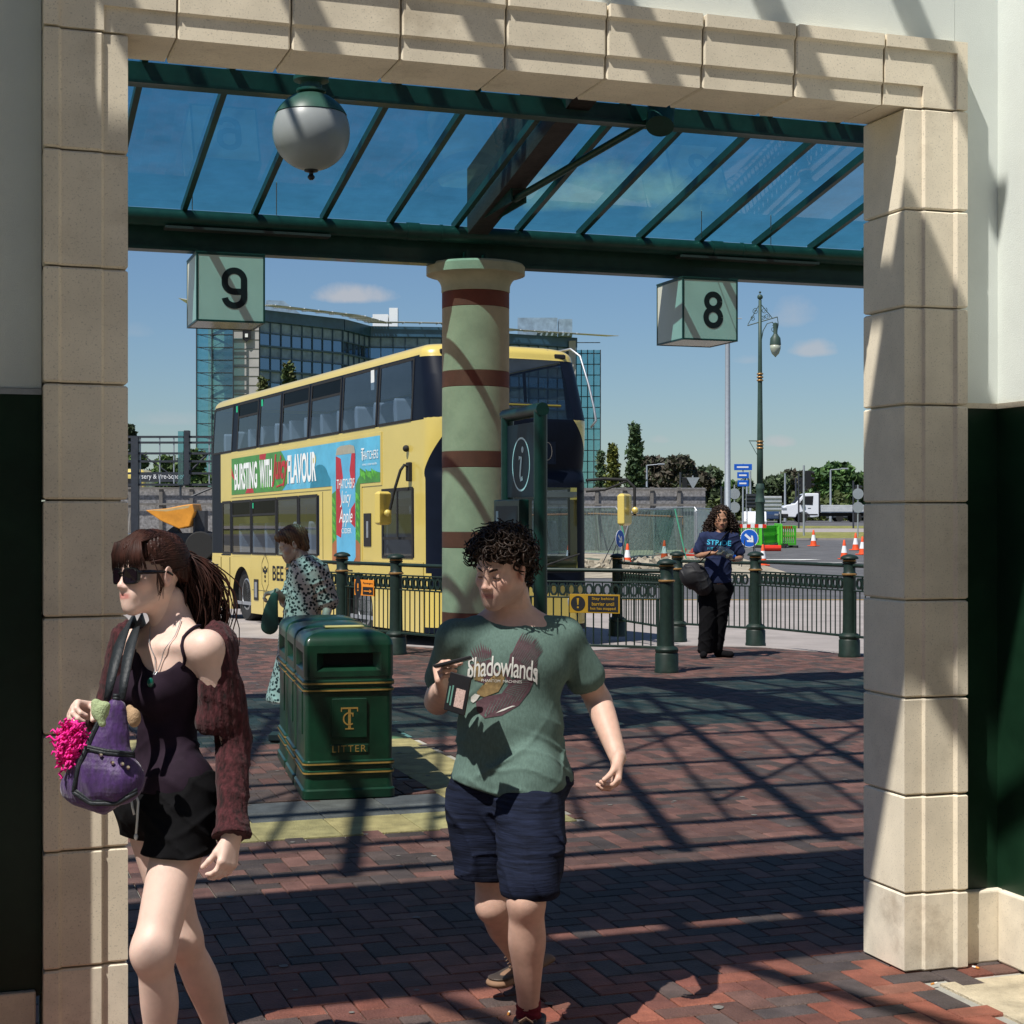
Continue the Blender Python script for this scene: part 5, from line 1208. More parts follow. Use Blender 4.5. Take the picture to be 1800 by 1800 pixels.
# ---- arrow signs
def arrow_sign(label, px, py, D, yaw, r=.32):
    c = P(px, py, D); g = gz(0, D); t = thing('arrow_sign', label, 'road sign', (c.x, c.y, g), yaw, 'round blue arrow signs'); h = c.z-g
    M_ = Matrix.Translation((0,0,h)) @ Matrix.Rotation(PI/2, 4, 'X')
    mb = MB(); mb.lathe([(r,-.008),(r,0)], 36, M=M_); o = mb.build('rim', m_ref, t)
    mb = MB(); mb.lathe([(r*.93,0),(r*.93,.004)], 36, M=M_); mb.build('disc', m_blue, t)
    mb = MB(); A_ = rad(-42); q = lambda x, z: (x*math.cos(A_)-z*math.sin(A_), -.007, h+x*math.sin(A_)+z*math.cos(A_))
    mb.add([q(-r*.62,-r*.13), q(r*.2,-r*.13), q(r*.2,r*.13), q(-r*.62,r*.13)], [(0,1,2,3)]); mb.add([q(r*.68,0), q(r*.12,r*.45), q(-.02,r*.45-.03), q(r*.3,0), q(-.02,-r*.45+.03), q(r*.12,-r*.45)], [(0,1,2,3),(0,3,4,5)]); mb.build('arrow', m_ref, t)
    mb = MB()
    for s in (-1, 1): mb.tube([(s*.12,.02,h+.2),(s*.28,-.05,0)], .018, 6); mb.tube([(s*.12,.04,h+.2),(s*.28,.6,0)], .018, 6)
    mb.build('stand', m_dgrey, t); return t
arrow_sign('round blue sign with white arrow right of the long-haired man', 1317, 946, 57, 0)
arrow_sign('blue arrow sign turned nearly edge-on, right of the bus', 1090, 947, 58, rad(58))
t = thing('barrier_board', 'red and white striped trestle board behind the round arrow sign', 'barrier board', At(1323, 66)); z_ = zat(928, 66)-t.location.z
for k in range(7):
    x = -.56+.16*k; mb = MB(); mb.box(x, x+.158, 0, .03, z_, z_+.15); mb.build('stripe', m_redp if k % 2 == 0 else m_ref, t)
for s in (-.5, .5): mb = MB(); mb.tube([(s,0,0),(s*.8,0,z_)], .02, 6); mb.build('leg', m_dgrey, t)
# ---- lime barriers
def lime(label, p, q):
    dd = q-p; L = Vector((dd.x, dd.y)).length; t = thing('plastic_barrier', label, 'barrier', p, math.atan2(dd.y, dd.x), 'lime green plastic barriers')
    mb = MB(); mb.box(0, L, -.03, .03, .86, 1.0, ch=.01); mb.box(0, .1, -.03, .03, .12, .859); mb.box(L-.1, L, -.03, .03, .12, .859); mb.box(.1, L-.1, -.03, .03, .12, .22); mb.box(.1, L-.1, -.03, .03, .50, .56)
    n = int(L/.13)
    for i in range(1, n): x = .1+(L-.2)*i/n; mb.box(x-.022, x+.022, -.022, .022, .22, .859)
    mb.build('panel', m_lime, t)
    for x in (.15, L-.15): mb = MB(); mb.box(x-.04, x+.04, -.3, .3, 0, .11, ch=.01); mb.build('foot', m_rub, t)
    return t
LM = [(1262,1302,76,75,'lime plastic barrier partly behind the long-haired man'),(1296,1338,73.5,73.5,'lime plastic barrier behind the round arrow sign'),(1338,1366,73,76,'lime plastic barrier at the foot of the ornate lamp'),(1362,1374,77,73,'short lime plastic barrier seen end-on'),(1369,1399,73,73.5,'rightmost lime plastic barrier with a striped top')]
for a, b, d0, d1, l in LM: o = lime(l, At(a, d0), At(b, d1))
mb = MB()
for k in range(5): x = .1+.14*k; mb.box(x, x+.09, -.034, -.031, .87, .99)
mb.build('red_stripe', m_redp, o)
rb = thing('red_barrier', 'red plastic barrier lying on the road left of the round arrow sign', 'barrier', Pg(1236, 978)); mb = MB()
for k in range(5): mb.tube([(-.9+.35*k,0,.05),(-.7+.35*k,.3,.25)], .09, 8)
mb.box(-1.1,.9,-.1,.1,.02,.14, ch=.02); mb.build('body', m_redp, rb)
rb = thing('sandbag', 'dark sandbag lying beside the traffic cone right of the bus', 'sandbag', Pg(1125, 988)); mb = MB(); mb.sphere((0,0,.12), .35, 12, 8, sc=(1.2,.6,.4)); mb.build('bag', m_dgrey, rb, smooth=True)
rb = thing('red_cover', 'small red plastic cover on the road between the lime barriers', 'cover', At(1356, 70)); mb = MB(); mb.tube([(-.4,0,.12),(.4,0,.12)], .14, 10); mb.build('tube', m_redp, rb)
# ---- ornate street lamp
Dl = 80; b_ = At(1336, Dl); zt = zat(524, Dl)-b_.z; sl_ = thing('street_lamp', 'ornate tall green street lamp with gold rings and one hanging globe', 'street lamp', b_)
mb = MB(); mb.lathe([(.27,0),(.27,.5),(.24,.6),(.21,1.9),(.26,2.0),(.22,2.15),(.18,2.5),(.22,2.6),(.22,2.7),(.165,2.9)], 20); mb.build('base', m_lampg, sl_, smooth=True, auto=40)
mb = MB(); mb.lathe([(.16,2.9),(.15,4.5),(.12,7.0),(.10,9.0),(.08,zt-.1)], 16); mb.build('column', m_lampg, sl_, smooth=True)
for zc in (zat(782,Dl)-b_.z, zat(663,Dl)-b_.z):
    for q in (-.16, 0, .16): mb = MB(); r_ = .17-.004*zc; mb.lathe([(r_, zc+q-.04), (r_+.04, zc+q), (r_, zc+q+.04)], 16); mb.build('gold_ring', m_gold, sl_, smooth=True)
mb = MB(); mb.sphere((0,0,zt+.05), .14, 12, 8); mb.sphere((0,0,zt+.28), .06, 8, 6); mb.build('finial', m_lampg, sl_, smooth=True)
za = zat(567, Dl)-b_.z; mb = MB(); mb.tube([(-.62,0,za-.15),(.85,0,za+.28)], .03, 6); mb.tube([(-.6,0,za-.1),(0,0,zt-.25)], .02, 6); mb.tube([(.0,0,zt-.25),(.62,0,za+.2)], .02, 6)
def spiral(mb, cx, cz, r, a0, s): mb.tube([(cx+r*(1-.8*i/22)*math.cos(a0+s*i*.42), 0, cz+r*(1-.8*i/22)*math.sin(a0+s*i*.42)) for i in range(23)], .016, 5)
for cx, cz, r in ((-.22,.55,.16),(-.34,.2,.13),(.2,.6,.16),(.34,.32,.15),(.12,.25,.12)): spiral(mb, cx, za+cz, r, 1, 1 if cx < 0 else -1)
mb.tube([(.06,0,za-.9),(.15,0,za-.4),(.35,0,za-.05),(.6,0,za+.02),(.74,0,za-.15)], .025, 6); spiral(mb, .68, za-.32, .2, 2, -1); mb.tube([(.85,0,za+.28),(.9,0,za-.1),(.82,0,za-.5),(.75,0,za-.6)], .02, 6)
mb.build('scroll_bracket', m_lampg, sl_)
xl = (1363-1336)*Dl/FPX; zg = zat(608, Dl)-b_.z
mb = MB(); mb.lathe([(.03,zg+1.15),(.12,zg+1.1),(.10,zg+.6),(.16,zg+.5),(.25,zg+.38),(.28,zg+.05)], 16, (xl,0,0)); mb.build('lamp_hood', m_lampg, sl_, smooth=True, auto=50)
mb = MB(); mb.lathe([(.27,zg+.04),(.26,zg-.15),(.18,zg-.38),(.06,zg-.5),(.01,zg-.56)], 16, (xl,0,0)); mb.build('glass_globe', M('pale_globe', (.35,.38,.30), .3), sl_, smooth=True)
mb = MB(); zq = zat(775, Dl)-b_.z; mb.tube([(-.55,0,zq),(0,0,zq)], .025, 5); mb.tube([(-.5,0,zq-.05),(-.05,0,zq-.85)], .015, 5); mb.build('banner_arm', m_lampg, sl_)
# ---- poles, lights and boards
def pole(label, px, pyt, D, r, mat=m_pole, name='lamp_post', extra=None, cat='lamp post', pyb=None):
    b = At(px, D); h = zat(pyt, D)-b.z; t = thing(name, label, cat, b); mb = MB(); mb.lathe([(r*1.25,0),(r*1.2,.8),(r,.85),(r*.7,h)], 12); mb.build('pole', mat, t, smooth=True, auto=40)
    if extra: extra(t, h, D)
    return t
def arm(t, h, D): mb = MB(); mb.tube([(0,0,h),(1.2,0,h+.1)], .04, 6); mb.box(.9,1.5,-.1,.1,h+.05,h+.16, ch=.02); mb.build('lamp_head', m_pole, t)
pole('very tall tapering grey lighting mast below the numeral 8 sign', 1279, 540, 86, .17, extra=lambda t, h, D: (lambda mb: (mb.tube([(0,0,h-.6),(.75,0,h-.6)], .03, 5), mb.build('arm', m_pole, t)))(MB()))
for px, y, l in ((1380,832,'thin grey lamp post against the trees right of the ornate lamp'),(1319,828,'thin pale lamp post left of the ornate lamp'),(1313,830,'thinner pale post beside the blue direction signs'),(1460,826,'thin dark lamp post in front of the far right trees'),(1137,818,'thin lamp post in front of the dark clump of trees'),(1399,840,'dark post left of the traffic lights')): pole(l, px, y, 138, .10, extra=arm if px in (1137,1460) else None, mat=m_pole if px != 1399 else m_dgrey)
def bsign(t, h, D):
    for i, (w, s) in enumerate(((.46,0),(.30,0),(.28,.03))):
        mb = MB(); z = h-.02-.42*i; mb.box(-w,w,-.05,-.01,z-.32,z, ch=.01); mb.build('sign_plate', m_blue, t); mb = MB(); mb.box(-w*.7,w*.6,-.056,-.051,z-.20,z-.12); mb.build('sign_legend', m_ref, t)
pole('pole with three stacked blue direction signs left of the ornate lamp', 1306, 815, 84, .05, name='direction_sign', extra=bsign, cat='sign post')
def tl(label, px, pyt, D, n=1, r=.06, mat=m_pole):
    b = At(px, D); h = zat(pyt, D)-b.z; t = thing('traffic_light', label, 'traffic light', b, 0, 'traffic lights at the junction'); mb = MB(); mb.lathe([(r,0),(r,h)], 10); mb.build('pole', mat, t, smooth=True, auto=40)
    mb = MB(); mb.box(.10,.40,-.12,.12,h-1.3,h-.3, ch=.03); mb.build('signal_head', m_black, t)
    for k in range(3): mb = MB(); zz = h-.48-.34*k; mb.tube([(.4,0,zz+.06),(.58,0,zz+.02)], .11, 8); mb.build('visor', m_black, t)
    return t
tl('traffic light with white detector box and camera left of the truck cab', 1413, 818, 92); tl('traffic light just right of the camera pole above the truck cab', 1404, 832, 110, mat=m_dgrey); tl('traffic light above the hoarding left of the dark trees', 1196, 830, 96, mat=m_dgrey)
tl('traffic light at far right edge beside the stone pillar', 1500, 845, 110, mat=m_dgrey); tl('dark traffic light behind the grey mast', 1268, 855, 110, mat=m_dgrey)
for px, l in ((1218,'triangular give way sign seen from behind above the hoarding'),(1291,'pair of round signs seen from behind beside the grey mast'),(1508,'pair of round signs seen from behind at the right edge')):
    b = At(px, 90); t = thing('road_sign', l, 'road sign', b); h = zat(852 if px == 1218 else 868, 90)-b.z; mb = MB(); mb.tube([(0,0,0),(0,0,h+.5)], .04, 8); mb.build('pole', m_pole, t); mb = MB()
    if px == 1218: mb.prism([(-.36,h+.4),(.36,h+.4),(0,h-.25)], -.06, -.04)
    else:
        for q in (0, -.75): mb.lathe([(.3,0),(.3,.02)], 20, M=Matrix.Translation((0,-.04,h+q)) @ Matrix.Rotation(PI/2,4,'X'))
    mb.build('plate', m_pole, t)
for px0, px1, y0, y1, mat, l in ((1312,1340,868,893,m_dgrey,'dark back of a road sign board left of the ornate lamp'),(1341,1374,872,899,m_louv,'grey slatted back of a road sign board right of the ornate lamp')):
    D = 100; b = At((px0+px1)/2, D); w = (px1-px0)*D/FPX/2; z0 = zat(y1, D)-b.z; z1 = zat(y0, D)-b.z; t = thing('sign_board', l, 'sign board', b)
    mb = MB(); mb.box(-w,w,0,.04,z0,z1); mb.build('board', mat, t); mb = MB()
    for k in range(4): zz = z0+(z1-z0)*(k+.5)/4; mb.box(-w,w,-.06,-.001,zz-.03,zz+.03)
    mb.build('rib', m_dgrey if mat is m_dgrey else m_pole, t); mb = MB(); [mb.tube([(x,.07,0),(x,.07,z1)], .04, 6) for x in (-w*.9, w*.9)]; mb.build('leg', m_pole, t)
# ---- white dropside truck
m_carw = M('van_white', (.74,.76,.80), .25, var=.03, coat=.5); m_carg = glass('car_glass', (.06,.08,.10), refl=.15, dens=.5)
tk = thing('dropside_truck', 'white dropside pickup truck driving left on the far road', 'truck', At(1371, 133))
mb = MB(); prof = [(0,.45),(0,.95),(.12,1.25),(.35,1.38),(1.05,1.50),(1.75,2.28),(2.0,2.36),(2.95,2.36),(3.0,2.3),(3.0,.45),(2.5,.40),(2.3,.40),(2.2,.62),(2.0,.78),(1.7,.84),(1.4,.78),(1.2,.62),(1.12,.40)]
mb.prism(prof, -1.0, 1.0); mb.build('cab', m_carw, tk, bevel=.06)
mb = MB(); mb.prism([(1.35,1.45),(1.85,2.12),(2.55,2.14),(2.5,1.40)], -1.012, -1.0005); mb.build('side_window', m_ink, tk); mb = MB(); mb.add([(1.12,-.85,1.56),(1.72,-.8,2.24),(1.72,.8,2.24),(1.12,.85,1.56)], [(0,1,2,3)]); mb.v = [(x-.02, y, z+.01) for x, y, z in mb.v]; mb.build('windscreen', m_ink, tk)
mb = MB(); mb.box(-.04,.5,-1.02,1.02,.35,.72, ch=.05); mb.box(1.9,2.9,-1.015,-1.001,.58,.68); mb.build('bumper', m_rub, tk); mb = MB(); mb.box(.02,.38,-1.02,-.6,.98,1.2, ch=.03); mb.build('headlight', m_steel, tk)
mb = MB(); mb.box(1.5,1.75,-1.22,-1.02,1.42,1.75, ch=.03); mb.build('mirror', m_rub, tk); mb = MB(); mb.box(2.1,2.35,-1.016,-1.001,1.12,1.17); mb.build('door_handle', m_rub, tk)
mb = MB(); mb.box(3.02,3.10,-1.0,1.0,.8,2.5); mb.box(3.02,7.0,-.45,.45,.5,.78); mb.build('chassis', m_rub, tk)
mb = MB()
for z in (.86,1.0,1.14,1.28): mb.box(3.15,7.2,-1.06,-1.02,z,z+.125, ch=.01); mb.box(3.15,7.2,1.02,1.06,z,z+.125, ch=.01)
mb.box(3.15,7.2,-1.019,1.019,.79,.85); mb.build('dropside_bed', m_louv, tk)
for x in (1.7, 6.1):
    for y in (-.92, .92):
        mb = MB(); mb.lathe([(.2,-.11),(.36,-.11),(.38,-.08),(.38,.08),(.36,.11),(.2,.11)], 24, M=Matrix.Translation((x,y,.38)) @ Matrix.Rotation(PI/2,4,'X')); w_ = mb.build('wheel', m_rub, tk, smooth=True, auto=40)
        mb = MB(); mb.lathe([(.199,-.09),(.199,.09)], 16, M=Matrix.Translation((x,y,.38)) @ Matrix.Rotation(PI/2,4,'X')); mb.build('rim', m_steel, w_)
def car(label, loc, rot, mat):
    t = thing('parked_car', label, 'car', loc, rot); mb = MB(); mb.prism([(0,.3),(0,.75),(.2,.85),(1.1,.95),(1.7,1.42),(3.1,1.45),(3.8,1.0),(4.2,.95),(4.25,.35)], -.85, .85); mb.build('body', mat, t, bevel=.08)
    mb = MB(); mb.prism([(1.3,.98),(1.75,1.35),(3.0,1.38),(3.55,1.0)], -.86, .86); mb.build('window', m_ink, t)
    for x in (.85, 3.4):
        for y in (-.8, .8): mb = MB(); mb.lathe([(.32,-.1),(.32,.1)], 18, M=Matrix.Translation((x,y,.32)) @ Matrix.Rotation(PI/2,4,'X')); mb.build('wheel', m_rub, t)
    mb = MB(); mb.box(-.02,.05,-.8,-.5,.62,.75); mb.box(-.02,.05,.5,.8,.62,.75); mb.build('headlight', m_steel, t)
car('dark blue car driving towards the camera right of the ornate lamp', At(1350, 128), rad(78), M('car_navy', (.02,.04,.09), .25, coat=.6))
car('white car whose roof shows just above the lime barriers', At(1326, 112, -.3), rad(82), m_carw)
car('dark grey car passing behind the truck bed', At(1455, 139), 0, M('car_grey', (.06,.07,.08), .3, coat=.5))
# ---- left side: gantry, second bus, school board, dumper
Dg = 46; A = At(224, Dg); gt = thing('steel_gantry', 'dark steel footway gantry with rails left of the bus', 'gantry', A); w_ = (400-224)*Dg/FPX
mb = MB()
for y in (768,778,797,811,832,852): z = zat(y, Dg)-A.z; mb.box(0, w_, -.04, .04, z-.03, z+.03)
z0 = zat(768, Dg)-A.z; z1 = zat(852, Dg)-A.z; mb.build('rail', m_dgrey, gt)
mb = MB(); mb.box(.12,.32,-.1,.1,0,z0); mb.build('post', m_dgrey, gt)
mb = MB(); mb.box(1.62,1.76,-.12,.12,z1,zat(757,Dg)-A.z); mb.build('post', m_dgrey, gt); mb = MB(); mb.box(1.45,1.60,-.1,.1,z1,zat(757,Dg)-A.z-.02); mb.build('glass_fin', m_tglass, gt)
for x in (.35,.9,1.3,2.3): mb = MB(); mb.box(x,x+.03,-.02,.02,z1,z0); mb.build('baluster', m_pole, gt)
zb = zat(873, Dg)-A.z; mb = MB(); mb.box(1.5,w_,-.04,.04,zb-.04,zb+.02); mb.tube([(1.5,0,zb),(1.5,0,z1)], .035, 5); mb.tube([(1.8,0,zb),(2.6,0,z1)], .03, 5); mb.tube([(1.4,0,z1),(2.3,0,z1+.9)], .03, 5); mb.tube([(.35,0,z1+.9),(1.2,0,z1+.3)], .02, 5); mb.build('truss', m_dgrey, gt)
sb = thing('parked_bus', 'yellow bus roof and window showing far left behind the gantry', 'bus', At(190, 84)); mb = MB(); rr_loft(mb, 4.4, 2.5, .3, [(.4,0),(3.2,0),(3.45,.05),(3.6,.2),(3.66,.5)]); mb.build('body', m_by, sb, smooth=True, auto=40)
mb = MB(); mb.box(-1.9,1.95,-1.262,-1.251,2.6,3.15); mb.build('window', m_ink, sb); mb = MB(); [mb.lathe([(.5,-.1),(.5,.1)], 20, M=Matrix.Translation((x,-1.2,.5)) @ Matrix.Rotation(PI/2,4,'X')) for x in (-1.2, 1.3)]; mb.build('wheel', m_rub, sb)
D = 74; b = At(290, D); z0 = zat(847, D)-b.z; z1 = zat(830, D)-b.z; nb_ = thing('school_sign', 'dark sign board with white nursery and pre-school lettering above the hoarding', 'sign', b); mb = MB(); mb.box(-1.5,1.0,0,.05,z0,z1); mb.build('board', m_dgrey, nb_)
mb = MB(); add_text(mb, 'Nursery & Pre-School', (-.32, -.008, (z0+z1)/2), (1,0,0), (0,0,1), .3, fit=(2.35,.30)); mb.build('lettering', m_ref, nb_); mb = MB(); [mb.box(x,x+.1,.06,.16,0,z0) for x in (-1.2,.8)]; mb.build('leg', m_wood, nb_)
Dd = 62; b = At(305, Dd); dm = thing('dumper', 'orange site dumper with raised skip beside the rear of the bus', 'dumper', b, 0)
q = lambda x, y: ((x-305)*Dd/FPX, zat(y, Dd)-b.z)
mb = MB(); mb.prism([q(264,897), q(300,894), q(330,888), q(346,886), q(349,900), q(340,925), q(322,929), q(290,915)], -.8, .8); mb.build('skip', M('dumper_orange', (.62,.26,.03), .5, var=.2, scale=3, stain=.4, staincol=(.3,.2,.1)), dm, bevel=.03)
mb = MB(); mb.prism([q(270,897.5), q(300,895), q(342,888), q(338,893), q(300,899)], -.7, -.801); 
mb.build('skip_rim', M('dumper_pale', (.45,.33,.16), .7), dm); mb = MB(); mb.box(-.6,1.5,-.5,.5,.55,1.05); mb.box(.85,1.25,-.35,.35,1.05,1.9); mb.prism([(-.3,1.05),(.3,1.05),(.1,1.35)], -.2, .2); mb.tube([(.9,-.6,.8),(.9,-.6,1.6),(.9,.6,1.6),(.9,.6,.8)], .03, 6); mb.build('chassis', m_dgrey, dm)
for x in (-.35, 1.15):
    for y in (-.65, .65): mb = MB(); mb.lathe([(.2,-.16),(.52,-.16),(.56,-.1),(.56,.1),(.52,.16),(.2,.16)], 24, M=Matrix.Translation((x,y,.56)) @ Matrix.Rotation(PI/2,4,'X')); w2 = mb.build('wheel', m_rub, dm, smooth=True, auto=40); mb = MB(); mb.lathe([(.199,-.12),(.199,.12)], 12, M=Matrix.Translation((x,y,.45)) @ Matrix.Rotation(PI/2,4,'X')); mb.build('rim', m_osb, w2)
mb = MB(); add_text(mb, 'R+F Demolition', (q(313,906)[0], -.805, q(313,906)[1]), (1,0,0), (0,0,1), .1, fit=(.55,.09)) if 0 else None
# ---- litter on the paving
m_cig = M('cigarette_paper', (.75,.72,.65), .8); m_cork = M('cork_tip', (.62,.26,.05), .8)
for i, (px, py, a, l) in enumerate(((1637,1730,.6,'cigarette butt on the pavers near the bottom right'),(1721,1702,2.2,'cigarette butt at the foot of the right wall plinth'),(893,1783,1.4,'cigarette butt in front of the walking man\'s shoe'))):
    p = PG(px, py, .006); t = thing('cigarette_butt', l, 'cigarette butt', p, a, 'dropped cigarette butts'); mb = MB(); mb.tube([(0,0,0),(.014,0,0)], .004, 8); mb.build('filter', m_cork, t); mb = MB(); mb.tube([(.0141,0,0),(.03,0,0)], .0038, 8); mb.build('paper', m_cig, t)
# ---- worn marks on the paving: chewing gum spots, a leaf or two and a drain cover
m_gum = M('old_gum', (.15,.145,.135), .9, var=.3, scale=30)
mb = MB(); rng = random.Random(33)
for k in range(260):
    u, v = rng.uniform(-5, 4), rng.uniform(-1.2, 12)**1; p = G(u, v)
    if not inview(p, 0): continue
    r = rng.uniform(.008,.022); n = 9; vs = [(p.x+r*math.cos(2*PI*i/n)*rng.uniform(.75,1.1), p.y+r*math.sin(2*PI*i/n)*rng.uniform(.75,1.1), .0035) for i in range(n)]; mb.add(vs, [tuple(range(n))])
tag(stuff(mb.build('gum_spots', m_gum)), 'flattened pale chewing gum spots dotted over the pavers', 'gum')
# ================= organic surfaces: smooth unions of tapered limbs and ellipsoids, meshed on a grid
class SDF:
    def __init__(s): s.ops = []; s.M = Matrix.Identity(4); s.sc = 1.0
    def frame(s, M=None, sc=1.0): s.M = M or Matrix.Identity(4); s.sc = sc; return s
    def cap(s, a, b, ra, rb=None, k=.015, op=1, ax=None, f=1.0):
        a = s.M @ (Vector(a)*s.sc); b = s.M @ (Vector(b)*s.sc); ra *= s.sc; rb = ra if rb is None else rb*s.sc
        if ax is not None: ax = (s.M.to_3x3() @ Vector(ax)).normalized()
        s.ops.append(('c', np.array(a), np.array(b), ra, rb, k, op, None if ax is None else np.array(ax), f)); return s
    def ell(s, c, r, R=None, k=.015, op=1):
        c = s.M @ (Vector(c)*s.sc); Rm = s.M.to_3x3() @ (R or Matrix.Identity(3)); r = np.array(r)*s.sc
        s.ops.append(('e', np.array(c), np.array([list(x) for x in Rm.transposed()]), r, k, op)); return s
    def lop(s, p, n, R):            # cut flat at p (keep the side against n) inside the ball of radius R
        s.ops.append(('h', np.array(p), np.array(Vector(n).normalized()), R)); return s
    def chain(s, pts, rs, k=.015, **kw):
        pts = [Vector(p) for p in pts]; n = len(pts)
        if n > 2:
            P_ = []; R_2 = []
            for i in range(n-1):
                p0, p1, p2, p3 = pts[max(i-1, 0)], pts[i], pts[i+1], pts[min(i+2, n-1)]; r0, r1, r2, r3 = rs[max(i-1, 0)], rs[i], rs[i+1], rs[min(i+2, n-1)]
                cr_ = lambda a, b, c, d, t: .5*((2*b)+(c-a)*t+(2*a-5*b+4*c-d)*t*t+(3*b-a-3*c+d)*t**3)
                for q in range(4): P_.append(cr_(p0, p1, p2, p3, q/4)); R_2.append(cr_(r0, r1, r2, r3, q/4))
            pts = P_+[pts[-1]]; rs = R_2+[rs[-1]]
        i0 = len(s.ops)
        for (p, q), (a, b) in zip(zip(pts, pts[1:]), zip(rs, rs[1:])): s.cap(p, q, a, b, k, **kw)
        grp = s.ops[i0:]; del s.ops[i0:]
        lo_ = np.min([np.minimum(g[1], g[2])-max(g[3], g[4])*max(1, g[8]) for g in grp], axis=0); hi_ = np.max([np.maximum(g[1], g[2])+max(g[3], g[4])*max(1, g[8]) for g in grp], axis=0)
        s.ops.append(('m', lo_, hi_, grp, k, kw.get('op', 1))); return s
    def mesh(s, res=.005, noise=None, cuts=(), pad=.03, relax=1):
        lo = np.array([1e9]*3); hi = -lo
        for o in s.ops:
            if o[0] == 'm':
                if o[5] == 1: lo = np.minimum(lo, o[1]-pad); hi = np.maximum(hi, o[2]+pad)
                continue
            if o[0] == 'h' or o[5 if o[0] == 'e' else 6] != 1: continue
            if o[0] == 'c': r = max(o[3], o[4])*max(1, o[8]); pts = np.array([o[1], o[2]])
            else: r = o[3].max(); pts = np.array([o[1]])
            lo = np.minimum(lo, pts.min(0)-r-pad); hi = np.maximum(hi, pts.max(0)+r+pad)
        n = np.ceil((hi-lo)/res).astype(int)+1
        F = np.full(n, .2, np.float32); ax = [lo[i]+res*np.arange(n[i]) for i in range(3)]
        for o in s.ops:
            if o[0] == 'h':
                d = [(ax[q]-o[1][q]) for q in range(3)]; i0 = [int(np.searchsorted(d[q], -o[3])) for q in range(3)]; i1 = [int(np.searchsorted(d[q], o[3])) for q in range(3)]
                sl = tuple(slice(i0[q], i1[q]) for q in range(3)); X, Y, Z = np.meshgrid(*[d[q][sl[q]] for q in range(3)], indexing='ij')
                pl_ = X*o[2][0]+Y*o[2][1]+Z*o[2][2]; rr_ = np.sqrt(X*X+Y*Y+Z*Z); F[sl] = np.where(rr_ < o[3], np.maximum(F[sl], pl_), F[sl]); continue
            if o[0] == 'm': _, l, h, grp, k, op = o
            elif o[0] == 'c':
                _, a, b, ra, rb, k, op, axx, f = o; r = max(ra, rb)*max(1, f); l = np.minimum(a, b)-r; h = np.maximum(a, b)+r
            else: _, c, Rm, rad_, k, op = o; l = c-rad_.max(); h = c+rad_.max()
            m = k+3*res; i0 = np.maximum(0, ((l-m-lo)/res).astype(int)); i1 = np.minimum(n, ((h+m-lo)/res).astype(int)+2)
            if (i1 <= i0).any(): continue
            sl = tuple(slice(i0[q], i1[q]) for q in range(3))
            X, Y, Z = np.meshgrid(ax[0][sl[0]], ax[1][sl[1]], ax[2][sl[2]], indexing='ij'); Pq = np.stack([X, Y, Z], -1).astype(np.float32)
            if o[0] == 'm':
                dd = None
                for g in grp:
                    _, a, b, ra, rb, _k, _o, axx, f = g; ba = b-a; L2 = max(1e-9, ba @ ba); t = np.clip(((Pq-a) @ ba)/L2, 0, 1); q = Pq-a-t[..., None]*ba
                    if axx is not None: d = q @ axx; q = q+(d/f-d)[..., None]*axx
                    d1 = np.sqrt((q*q).sum(-1))-(ra+(rb-ra)*t); dd = d1 if dd is None else np.minimum(dd, d1)
            elif o[0] == 'c':
                ba = b-a; L2 = max(1e-9, ba @ ba); t = np.clip(((Pq-a) @ ba)/L2, 0, 1); q = Pq-a-t[..., None]*ba
                if axx is not None: d = q @ axx; q = q+(d/f-d)[..., None]*axx
                dd = np.sqrt((q*q).sum(-1))-(ra+(rb-ra)*t)
            else:
                q = (Pq-c) @ Rm.T; k0 = np.sqrt(((q/rad_)**2).sum(-1)); k1 = np.sqrt(((q/rad_**2)**2).sum(-1)); dd = k0*(k0-1)/np.maximum(k1, 1e-6)
            A = F[sl]; h_ = np.clip(k-np.abs(A-(dd if op == 1 else -dd)), 0, None)
            if op == 1: F[sl] = np.minimum(A, dd)-h_*h_*.25/k
            else: F[sl] = np.maximum(A, -dd)+h_*h_*.25/k
        X, Y, Z = np.meshgrid(*ax, indexing='ij')
        if noise is not None: nb = np.abs(F) < .05; F[nb] += noise(X[nb], Y[nb], Z[nb])
        for p, nn, k in cuts:
            nn = Vector(nn).normalized(); d = ((X-p[0])*nn.x+(Y-p[1])*nn.y+(Z-p[2])*nn.z).astype(np.float32)
            h_ = np.clip(k-np.abs(F-d), 0, None); F = np.maximum(F, d)+h_*h_*.25/k
        del X, Y, Z
        return surface_nets(F, lo, res, relax)
